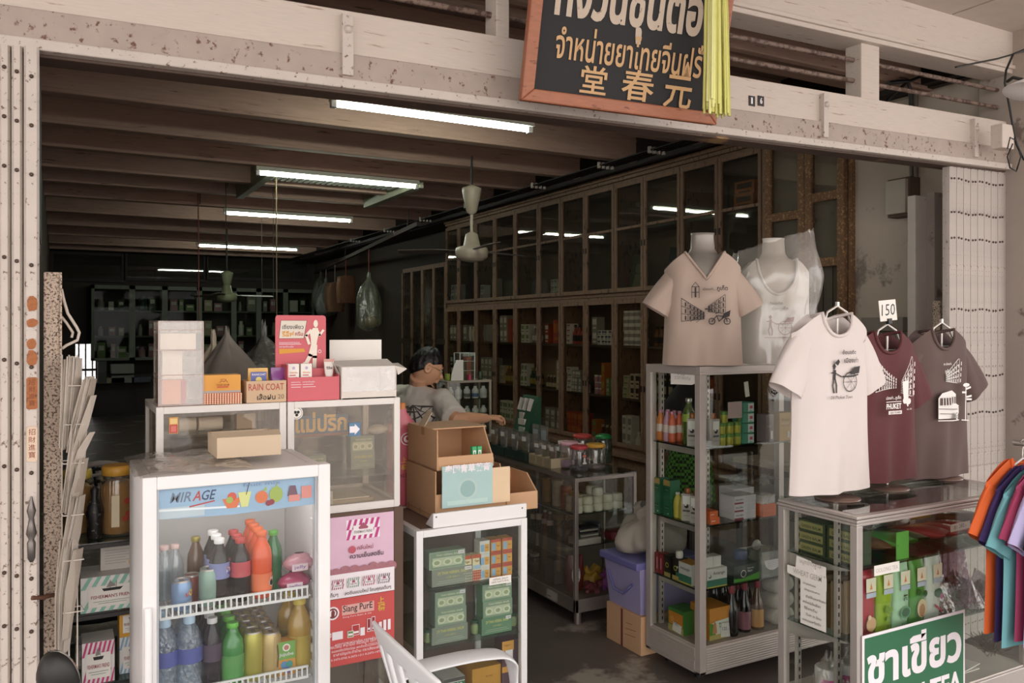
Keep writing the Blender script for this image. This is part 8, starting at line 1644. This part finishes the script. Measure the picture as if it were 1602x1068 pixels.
# ------------------------------------------------------------------ low showcase at the right front
QX0, QX1, QY0, QY1, QZ = 2.43,3.47,1.95,2.31,.951
g = thing('showcase', 'low glass showcase of teas at the right front, three shirts standing on it', 'display counter', (QX0, QY0,0)); w = QX1-QX0; d = QY1-QY0; f = .03; AL3 = mat('#c4bcb6', .35, metal=.5, var=.06); b = MB()
for xx in (0, w-f):
    for yy in (0, d-f): b.box(xx, yy, .06, xx+f, yy+f, QZ-.036, AL3)
for k, (o_, zz) in enumerate(((.0,0),(.004,.012),(.0,.024))): b.box(-o_, -o_, QZ-.036+zz, w+o_, .03, QZ-.026+zz, AL3); b.box(-o_, d-.03, QZ-.036+zz, w+o_, d+o_, QZ-.026+zz, AL3); b.box(-o_, .03, QZ-.036+zz, .03, d-.03, QZ-.026+zz, AL3); b.box(w-.03,.03, QZ-.036+zz, w+o_, d-.03, QZ-.026+zz, AL3)
b.box(.01,.01, QZ-.030, w-.01,.022, QZ-.004, AL3); b.box(.01, d-.022, QZ-.03, w-.01, d-.01, QZ-.004, AL3); b.box(.01,.022, QZ-.03,.022, d-.022, QZ-.004, AL3); b.box(w-.022,.022, QZ-.03, w-.01, d-.022, QZ-.004, AL3)
b.box(0,0,.06, w, .012,.235, AL3); b.box(0, d-.012,.06, w, d, .235, AL3); b.box(0,.012,.06,.012, d-.012,.235, AL3); b.box(w-.012,.012,.06, w, d-.012,.235, AL3); b.build('showcase_frame', g, bevel=.002)
b = MB()
for xx, yy in ((.04, d-.06),(.018,.10),(.45, d-.03),(w-.07, d-.03)):
    b.box(xx, yy, .25, xx+.02, yy+.014, QZ-.04, AL3)
    for k in range(22): b.box(xx+.007, yy-.001,.27+k*.03, xx+.013, yy, .285+k*.03, BLACK)
b.build('slotted_upright', g)
b = MB(); b.box(.03,.03, QZ-.008, w-.03, d-.03, QZ-.001, clear('#e4e9e6', .10, gain=.8)); b.build('glass_top', g)
b = MB(); b.box(f, .012,.24, w-f, .016, QZ-.036, clear('#f6f8f6', .03, gain=.5)); b.build('front_pane', g); b = MB(); b.box(.012, f, .24,.016, d-f, QZ-.036, clear('#f6f8f6', .03, gain=.5)); b.build('side_pane', g); b = MB(); b.box(w-.016, f, .24, w-.012, d-f, QZ-.036, GLASS); b.build('side_pane', g)
b = MB(); b.box(.012,.012,.228, w-.012, d-.012,.24, mat('#cfc6be', .5)); b.build('floor_panel', g)
for z in (.758,.499): b = MB(); b.box(.018,.02, z-.006, w-.018, d-.02, z, clear('#b9c6be', .10, gain=.6)); b.build('glass_shelf', g); b = MB(); b.prism([(.03, z-.007),(d-.03, z-.007),(d-.03, z-.06),(d-.09, z-.06)], 'x', .03,.036, AL3); b.build('shelf_bracket', g)
for xx in (.06, w-.06):
    for yy in (.06, d-.06): b = MB(); b.cyl((xx, yy, 0),.02,.06, BLACK, 10); b.build('foot', g)
QA, QB, QC = .7585,.4995,.2405
def qx(px_, dy): return at(px_, 900, Y=QY0+dy).x
# shirts on stands
def stand_shirt(px_, py, art, sl, lab, mt, L, z0, prints, seed, stand_lab, hook=True):
    p = at(px_, py, Z=QZ); g = thing('shirt_stand', stand_lab, 'stand', (p.x, p.y, QZ+.0005),0, 'round based shirt stands'); HW = mat('#d9d2cb', .35, metal=.3); b = MB(); b.lathe([(.085,0),(.083,.006),(.02,.010),(.006,.014)], mat('#7a6258', .3, metal=.3),28); b.build('round_base', g)
    top = z0+L-QZ; b = MB(); b.cyl((0,0,.012),.005, top-.03, HW, 8); b.build('pole', g)
    b = MB(); b.tube([(-.16,0, top-.095),(-.07,0, top-.03),(-.055,0, top+.005),(0,0, top+.03),(.055,0, top+.005),(.07,0, top-.03),(.16,0, top-.095)], .0045, HW, 6); b.tube([(-.075,0, top-.075),(.075,0, top-.075)], .003, HW, 6); b.build('hanger', g)
    if hook: b = MB(); b.cbox((0,0, top+.037),(.012,.01,.016), HW); b.build('clip', g)
    g2 = thing('tshirt', lab, 't-shirt', (p.x-.045, p.y, z0),0, None); S = Shirt(.205, L, .055,.085,.078, False, .010, seed); S.build(mt, g2, seg(prints, 4), art, sl, srad=.078); b = MB(); b.box(-.012,.055, L-.062,.012,.057, L-.025, PAPER); b.build('neck_label', g2)
    return p
B_ = PRT
it = rickshaw(-.045,.30,.15, B_)+[('t', 'ย้อนอดีต', .0,.50,.09, None, B_, .015),('t', 'เมืองเก่า', .01,.455,.10, None, B_, .015),('t', 'Old Phuket Town', -.10,.268,.17, None, B_, .0,.25),('p', [(-.06,.455),(-.03,.475),(-.02,.46),(-.035,.44)], B_)]
stand_shirt(1310,779,(.72,.40,.45),(.03,-.18), 'cream white T-shirt with a black rickshaw print on the left shirt stand', mat('#d6cbc6', .85, var=.03, bump=.05),.675,.985, it, 11, 'round based shirt stand under the cream white T-shirt')
it = facade_art(-.15,.30,.15,.20, PW_, True, 4,8,.003)+facade_art(.03,.27,.10,.235, PW_, False, 5,5,.003)+[('t', 'เมืองเก่า...ภูเก็ต', -.14,.255,.135, None, PW_, .015),('l', [(-.14,.247),(-.005,.247)], .004, PW_),('t', 'PHUKET', -.14,.205,.135,.032, PW_, .03),('r', -.12,.175,.115,.02, PW_),('t', 'OLD TOWN', -.11,.179,.095,.011, flat('#5c2f30'),.01),('p', [(.0,.36),(.05,.37),(.055,.26),(.03,.23),(.01,.26)], PW_),('c', .02,.25,.018, PW_),('c', .06,.245,.018, PW_),('l', [(.03,.25),(.05,.22)], .012, PW_),('t', 'est. old', .04,.195,.045, None, PW_)]
p150 = stand_shirt(1388,763,(.68,.335,.385),(.035,-.18), 'maroon T-shirt with a white street print under the 150 price card', mat('#5a2d2e', .85, var=.05, bump=.05),.60,.99, it, 12, 'round based shirt stand under the maroon T-shirt', False)
bus = [('p', [(-.13,.17),(.07,.165),(.09,.20),(.09,.245),(.05,.26),(.045,.32),(-.01,.345),(-.10,.33),(-.135,.30)], PW_),('r', -.12,.255,.10,.045, flat('#5d4844')),('r', -.005,.262,.035,.042, flat('#5d4844'))]+[('l', [(-.10+.022*k, .25),(-.10+.022*k, .305)], .006, PW_) for k in range(5)]+[('l', [(-.14,.235),(.05,.225)], .004, flat('#5d4844')),('l', [(-.13,.205),(-.02,.2)], .004, flat('#5d4844')),('c', .035,.18,.026, flat('#5d4844')),('c', .035,.18,.021, PW_),('c', .035,.18,.012, flat('#5d4844')),('c', .035,.18,.006, PW_),('l', [(.05,.24),(.085,.235)], .004, flat('#5d4844')),('l', [(.055,.225),(.088,.222)], .004, flat('#5d4844')),('l', [(-.15,.162),(.06,.158)], .006, PW_)]
it = facade_art(-.02,.385,.14,.155, PW_, False, 4,7,.0035)+bus+[('t', 'ณ เมืองเก่า', -.115,.505,.085, None, PW_, .01),('t', 'ภูเก็ต', -.10,.452,.05, None, PW_, .015),('l', [(.125,.15),(.128,.37)], .007, PW_),('l', [(.09,.155),(.15,.15)], .006, PW_),('c', .128,.375,.03, PW_, .012),('l', [(.128,.35),(.165,.36)], .012, PW_),('l', [(.09,.33),(.125,.328)], .012, PW_),('l', [(.13,.30),(.17,.305)], .012, PW_),('l', [(.13,.285),(.17,.283)], .012, PW_)]
stand_shirt(1473,747,(.68,.345,.375),(.08,-.165), 'grey brown T-shirt with a white bus and buildings print', mat('#5d4a46', .85, var=.04, bump=.05),.635,.965, it, 13, 'round based shirt stand under the grey brown T-shirt')
b = MB(); b.box(-.052,0,0,.052,.0015,.085, PAPER); b.paint((-.052,0,0), RT, UP, [('t', '150', .010,.022,.082,.046, flat('#2f3636'),-.004,.15)]); o = b.build('price_card'); put(o, (p150.x-.005, p150.y-.012,.99+.60+.045)); o.rotation_euler = (-.05,-.08,0); tag(o, 'white card reading 150 clipped above the maroon T-shirt', 'price card')
b = MB(); b.cbox((0,0,0),(.022,.014,.022), BLACK); o2 = b.build('clip', o); o2.location = (0,0,-.002)
# goods in the showcase
for j in range(3):
    for i in range(2): b = MB(); b.box(0,0,0,.075,.13,.04, mat('#3c4a34', .5)); b.paint((0,.13,0), SIDE, UP, [('r', .01,.006,.11,.028, flat('#8f8a5a')),('t', 'GREEN BALM', .02,.012,.09, None, flat('#2a3a26'),.01)]); o = b.build('balm_carton'); put(o, (QX0+.045, QY0+.19-.137*i, QA+.001+j*.0405)); tag(o, 'dark green carton, %s of the %s pile, upper shelf of the showcase' % (['bottom', 'middle', 'top'][j], ['back', 'front'][i]), 'box', 'dark green cartons in the showcase'); o.location.x = QX0+.05; o.location.y = QY0+.18-.14*i
def pouch(name, lab, loc, w_, h_, d_, mt, rz=0, items=(), grp=None, seed=1, lie=False):
    b = MB(); rr = random.Random(seed); p_ = rr.uniform(0,6)
    b.grid(lambda u, v: (w_/2*math.cos(2*PI*u)*(1+.03*math.sin(8*v+p_)), d_/2*math.sin(2*PI*u)*(math.sin(PI*min(.985, max(.06, v)))**.45)*(1+.2*math.sin(7*u*6.28+p_)*.3), v*h_),20,10, mt, wrap=True)
    if items: b.paint((-w_/2,-d_/2-.001,0), RT, UP, items)
    o = b.build(name); put(o, loc, rz)
    if lie: o.rotation_euler = (PI/2-.08,0, rz); o.location.z += d_/2
    return tag(o, lab, 'packet', grp)
pouch('snack_packet', 'brown gold packet lying at the left of the upper showcase shelf', (QX0+.20, QY0+.25, QA+.004),.13,.20,.05, mat('#6a4a30', .3, var=.6, scale=40, coat=.4),.5,(), 'packets on the upper showcase shelf', 2, True)
pouch('snack_packet', 'dark red packet lying beside the brown gold one', (QX0+.13, QY0+.29, QA+.004),.10,.15,.04, mat('#7a2a2c', .3, var=.3, coat=.4),.9,(), 'packets on the upper showcase shelf', 3, True)
pouch('tea_packet', 'bright green tea packet drooping over the upper showcase shelf', (QX0+.30, QY0+.26, QA+.004),.15,.22,.06, mat('#4f9a44', .3, var=.15, coat=.4),.15,(), 'packets on the upper showcase shelf', 4, True)
pouch('tea_packet', 'dark green tea packet beside the bright green one', (QX0+.42, QY0+.27, QA+.004),.14,.21,.055, mat('#1f4a2a', .3, var=.4, scale=30, coat=.4),.0,(), 'packets on the upper showcase shelf', 5, True)
b = MB(); b.box(-.035,0,0,.035,.002,.10, mat('#63b04f', .4)); o = b.build('green_card'); put(o, (QX0+.29, QY0+.035, QA-.036)); o.location.z = QA-.0; tag(o, 'bright green card at the front edge of the upper showcase shelf', 'card')
for k, (dx, c_, lab) in enumerate(((.55, '#a53a3c', 'red packet with white stripes, first from the left on the upper showcase shelf'),(.66, '#b5484a', 'red and white packet, second on the upper showcase shelf'),(.78, '#a8383a', 'red packet, third on the upper showcase shelf'))): pouch('snack_packet', lab, (QX0+dx, QY0+.26, QA+.004),.11,.20,.05, mat(c_, .3, var=.2, scale=20, wear='#ddd2cc', wscale=9, wthr=.56, coat=.4),.35-.2*k, (), 'red packets in the showcase', 20+k, True)
b = MB(); sack(b, (0,0,.10),.34,.10, clear('#d9d9d8', .14, body=.4, bodycol='#aaa7a5', wob=1, wscale=30, rough=.2),71, crumple=.14, neck=.3, knot=.1, depth=.5); o = b.build('plastic_bag'); put(o, (QX0+.42, QY0+.26, QA+.062)); tag(o, 'grey crumpled plastic bag on top of the tea packets in the showcase', 'bag')
b = MB(); sack(b, (0,0,.05),.26,.05, FILM, 72, crumple=.14, neck=.3, knot=.1, depth=.5); o = b.build('plastic_bag'); put(o, (QX0+.80, QY0+.12, QA+.001)); tag(o, 'clear crumpled bag in front of the red packets in the showcase', 'bag')
o = carton('gold_carton', 'long golden yellow box at the back of the upper showcase shelf', 'box', .22,.07,.05, mat('#a88a34', .35, metal=.2)); put(o, (QX0+.68, QY0+.305, QA+.056)); o.location.z = QA+.056; o.location.y = QY0+.30; 
b = MB(); b.box(0,0,0,.12,.0015,.028, PAPER); b.paint((0,0,0), RT, UP, [('t', 'ชา 280.-', .02,.008,.075, None, flat('#8a7f78'))]); o = b.build('price_card'); put(o, (qx(1483,.03), QY0+.0185, at(1483,828, Y=QY0+.02).z-.012)); o.rotation_euler = (0,-.03,0); tag(o, 'narrow white price strip inside the glass at the right of the showcase', 'price card')
pouch('snack_packet', 'dark brown packet with gold lying at the far right of the upper showcase shelf', (QX0+.93, QY0+.28, QA+.004),.14,.20,.07, mat('#6a3f24', .3, var=.5, scale=30, coat=.4),-.2,(), 'packets on the upper showcase shelf', 30, True)
# tea pouches standing on the middle shelf
tea = (('#a8343c', 'red'),('#8fae2f', 'lime green'),('#a8d0ae', 'pale green'),('#4f8f3a', 'leaf green'),('#d3dcd2', 'white'))
for k, (c_, nm) in enumerate(tea):
    w_, h_ = .086,.248; m2 = flat('#e6dfc8')
    it = [('r', w_*.2, h_*.66, w_*.6, h_*.2, m2),('p', [(w_*.42, h_*.70),(w_*.58, h_*.70),(w_*.5, h_*.80)], flat('#d98a4a')),('r', w_*.2, h_*.58, w_*.6, h_*.07, flat('#b8c4d4'))]
    it += [[('c', w_*.5, h_*.2, w_*.3, flat('#c9a27a')),('c', w_*.4, h_*.3, w_*.1, flat('#d9c2a0'))], [('c', w_*.4, h_*.36, w_*.16, flat('#6f9424')),('c', w_*.64, h_*.34, w_*.13, flat('#6f9424')),('c', w_*.46, h_*.22, w_*.12, flat('#6f9424')),('t', 'ชา', w_*.35, h_*.06, w_*.3, None, flat('#5f8420'),.02)], [('t', '茶', w_*.36, h_*.42, w_*.28, None, INK, .02),('c', w_*.5, h_*.25, w_*.34, flat('#5f9a6a'), w_*.26),('c', w_*.5, h_*.25, w_*.26, flat('#2f5f3c'), w_*.19),('t', 'ชาเขียว', w_*.22, h_*.06, w_*.56, None, flat('#3f7a4a'),.02)], [('c', w_*.5, h_*.25, w_*.32, flat('#d3c296'), w_*.4),('c', w_*.5, h_*.22, w_*.2, flat('#a87a4a'), w_*.28),('c', w_*.3, h_*.5, w_*.14, flat('#2f5f2a')),('c', w_*.7, h_*.46, w_*.15, flat('#2f5f2a'))], [('c', w_*.55, h_*.42, w_*.26, flat('#3f6a48'), w_*.2),('c', w_*.75, h_*.36, w_*.12, flat('#c968a0')),('l', [(w_*.3, h_*.24),(w_*.75, h_*.14)], w_*.1, flat('#b5303c'))]][k]
    p = pouch('tea_pouch', '%s tea pouch standing upright on the middle showcase shelf' % nm, (qx(1346,.05)+.035+.094*k, QY0+.06, QB+.0005), w_, h_, .05, mat(c_, .35, var=.08, coat=.2),0,(), 'tea pouches', 80+k)
    b = MB(); b.paint((-w_/2,-.0272,0), RT, UP, it); q = b.build('pouch_print', p)
b = MB(); b.box(0,0,0,.135,.0015,.036, PAPER); b.paint((0,0,0), RT, UP, [('t', 'OOLONG TEA', .008,.010,.118,.015, flat('#b9b0a8'),-.002)]); o = b.build('tea_label'); put(o, (qx(1364,.02), QY0+.010, at(1364,902, Y=QY0+.01).z)); o.location.y = QY0+.0095; tag(o, 'white paper label reading OOLONG TEA on the showcase glass', 'label')
BARK = mat('#7a4f2f', .8, var=.6, scale=60, bump=.8)
for k, (dx, dy, c_, pk, lab) in enumerate(((.60,.10, '#d9d4d2', 0, 'clear bag of dried bark nearest the tea pouches'),(.70,.19, '#c9c6cc', 0, 'grey clear bag of dried bark behind the nearest one'),(.78,.09, '#d9b8cc', 1, 'pink edged bag of dried bark in the middle of the bark bags'),(.90,.12, '#d9d6d2', 0, 'clear bag of dried bark at the right of the showcase shelf'),(.92,.25, '#d5b4cc', 1, 'pink bag of dried bark leaning at the back right of the showcase'))):
    g_ = thing('bark_bag', lab, 'bag', (QX0+dx, QY0+dy, QB+.0005),.3*k, 'bags of dried bark'); b = MB(); sack(b, (0,0,.06),.11,.058, BARK, 90+k, crumple=.22, neck=.3, knot=.02, depth=.7); b.build('bark', g_); b = MB(); hb = .19 if k in (1,4) else .10
    b.grid(lambda u, v: ((.075*(1-.1*v))*math.cos(2*PI*u)*(1+.08*math.sin(9*u*6.28)),(.055*(1-v*.92))*math.sin(2*PI*u),.002+v*hb),24,8, clear('#f0ecf0' if not pk else '#f0dce8', .12, body=.3, bodycol=c_, wob=1, wscale=24, gain=.6), wrap=True); b.build('bag_film', g_)
for k, (y, lab) in enumerate(((.22, 'farther brown paper sachet bundle at the left of the middle showcase shelf'),(.10, 'nearer brown striped sachet bundle at the left of the middle showcase shelf'))):
    b = MB()
    for j in range(7): b.box(0, j*.014,0,.10, j*.014+.012,.19-.012*(j % 3), mat(['#8f7a5c', '#a58d6a', '#7a5f42'][j % 3], .7))
    o = b.build('sachet_bundle'); put(o, (QX0+.065, QY0+y, QB+.0005)); tag(o, lab, 'bundle', 'sachet bundles')
# notices on the left side glass
a = at(1293,925, X=QX0-.002); c = at(1232,895, X=QX0-.002); L = c.y-a.y
b = MB(); b.prism([(a.y, a.z+.0),(c.y, c.z-.0),(c.y+.0, c.z+.03),(c.y-.04, c.z+.03),(c.y-.045, c.z+.075),(a.y+.07, c.z+.07),(a.y+.05, a.z+.055),(a.y, a.z+.045)], 'x', QX0-.0035, QX0-.002, PAPER)
b.paint((QX0-.0035, c.y, a.z), SIDE, (0,-.0,1), [('t', 'WHEAT GERM', .03,.028, L-.05,.02, flat('#b0a79f'),.004),('t', 'จมูกข้าวสาลี', .06,.07,.10, None, flat('#b0a79f'))], lift=.001); tag(b.build('paper_notice'), 'stepped white notice reading WHEAT GERM on the showcase side glass', 'notice')
a = at(1292,985, X=QX0-.002); c = at(1252,905, X=QX0-.002); L = c.y-a.y; Hn = .235
b = MB(); b.box(QX0-.0018, a.y, a.z-.01, QX0-.0006, c.y, a.z-.01+Hn, PAPER); it = []
for j, (tx, f_) in enumerate((('จมูกข้าว', .5),('อุดมด้วยวิตามินอี', .8),('วิตามินบีรวม', .6),('บำรุงสมอง', .5),('บำรุงประสาท', .6),('ช่วยให้นอนหลับสบาย', .85),('ลดไขมันในเลือด', .7),('ใช้ชงดื่ม', .5),('วันละ ๒ ช้อน', .6),('ผสมนมหรือน้ำ', .7))): it.append(('t', tx, L*(.12+.06*(j % 3)), Hn-.022*(j+1), L*f_, .011, flat('#5a5450')))
b.paint((QX0-.0018, c.y, a.z-.01), SIDE, UP, it); tag(b.build('paper_notice'), 'white handwritten notice hanging below the WHEAT GERM sign', 'notice')
# green tea sign
a = at(1348,990, Y=QY0-.004); c = at(1508,957, Y=QY0-.004); w_ = c.x-a.x; h_ = .335; SG = mat('#2f6a48', .5, var=.04); b = MB()
b.box(0,-.003,0, w_, 0, h_, WHT); b.paint((0,-.003,0), RT, UP, [('r', .010,.010, w_-.020, h_-.020, SG),('t', 'ชาเขียว', .022,.148, w_-.045,.155, WHT, .035),('t', 'GREEN TEA', .022,.028, w_-.045,.085, WHT, .035)], lift=.0008); o = b.build('green_tea_sign'); put(o, (a.x, QY0-.0045,.205)); o.location.z = (a.z+c.z)/2-h_; tag(o, 'green sign with white Thai letters and GREEN TEA on the showcase front', 'sign')
for k, (dx, dy, lab) in enumerate(((.09,.20, 'left white canister with a pink label in a clear bag, showcase floor'),(.19,.19, 'middle white canister with a pink label, showcase floor'),(.16,.075, 'front white canister with a pink label, showcase floor'))):
    g_ = thing('white_canister', lab, 'canister', (QX0+dx, QY0+dy, QC+.0005),0, 'white canisters'); b = MB(); b.lathe([(.045,0),(.048,.004),(.048,.10),(.044,.105)], mat('#dcd8da', .4),20); pjc = lambda x, y, h: ((.0485+h)*math.cos(-PI*.75+x/.048),(.0485+h)*math.sin(-PI*.75+x/.048), y)
    b.paint((0,0,0), RT, UP, [('r', -.03+.015*j, .02,.015,.05, flat('#d06aa8')) for j in range(5)]+[('t', 'ชา', -.012,.03,.03, None, WHT, .02)], proj=pjc); b.build('canister_body', g_); b = MB(); sack(b, (0,0,.15),.112,.15, FILM, 100+k, crumple=.07, neck=.15, knot=.015, depth=1.0); b.build('bag_film', g_)
b = MB(); rr = random.Random(5); GR = mat('#6a5a42', .8, var=.4)
for k in range(110): a0 = rr.uniform(0,6.28); e0 = rr.uniform(.1,1.2); l = rr.uniform(.05,.085); c0 = Vector((rr.gauss(0,.02), rr.gauss(0,.02),.03+abs(rr.gauss(0,.02)))); dv = Vector((math.cos(a0)*math.cos(e0), math.sin(a0)*math.cos(e0), math.sin(e0)))*l; b.tube([c0, c0+dv*.5+Vector((0,0,.006)), c0+dv], .0016, GR, 3)
o = b.build('dried_grass'); put(o, (QX0+.93, QY0+.10, QC)); tag(o, 'tangled bundle of dried grass at the right of the showcase floor', 'dried grass', None, 'stuff')
for k in range(2): o = carton('flat_paper', ['lower', 'upper'][k]+' white sheet lying on the showcase floor behind the green sign', 'paper', .30,.18,.003, PAPER); put(o, (QX0+.66+.03*k, QY0+.16, QC+.0005+.0035*k),.15*k)

# ------------------------------------------------------------------ clothes rail at the right edge
RXc, RZ = 3.09,1.185; g = thing('clothes_rail', 'steel clothes rail holding the coloured shirts at the right edge', 'clothes rail', (RXc, 1.02,0)); b = MB(); STL = mat('#b5b0ab', .3, metal=.8); b.tube([(0,0, RZ),(0,.775, RZ)], .012, STL, 10); b.build('rail', g)
for yy in (.02,.56): b = MB(); b.tube([(0, yy, RZ),(0, yy, .03)], .013, STL, 10); b.tube([(-.2, yy, .02),(.2, yy, .02)], .014, STL, 10); b.build('upright', g)
for k, (c_, nm) in enumerate((('#d9622c', 'orange'),('#3c2a5c', 'dark purple'),('#6fa8ae', 'teal'),('#9c3a5c', 'crimson pink'),('#b3a9d0', 'lavender'),('#1f1a1c', 'black'),('#32284f', 'deep violet'))):
    Y_ = 1.765-[0,.030,.062,.094,.125,.165,.21][k]; g_ = thing('tshirt', '%s T-shirt hanging on the rail, %s from the left' % (nm, ORD[k]), 't-shirt', (RXc+[0,.01,.0,.02,.02,.04,.05][k], Y_, .53-[0,.02,.03,0,.01,.02,.03][k]),0, 'shirts on the clothes rail'); S = Shirt(.225,.605,.012,.09,.085, False, .003,40+k); S.build(mat(c_, .85, var=.05, bump=.05), g_, (), sleeve=(.03,-.17), srad=.072)
    b = MB(); hz = 1.185-g_.location.z; hx = RXc-g_.location.x; b.tube([(-.16,0,.535),(0,0,.60),(.16,0,.535)], .004, WHITE, 6); b.tube([(0,0,.60),(hx, 0, hz-.02),(hx+.014,0, hz),(hx, 0, hz+.014),(hx-.014,0, hz+.004)], .003, STL, 6); b.build('hanger', g_)
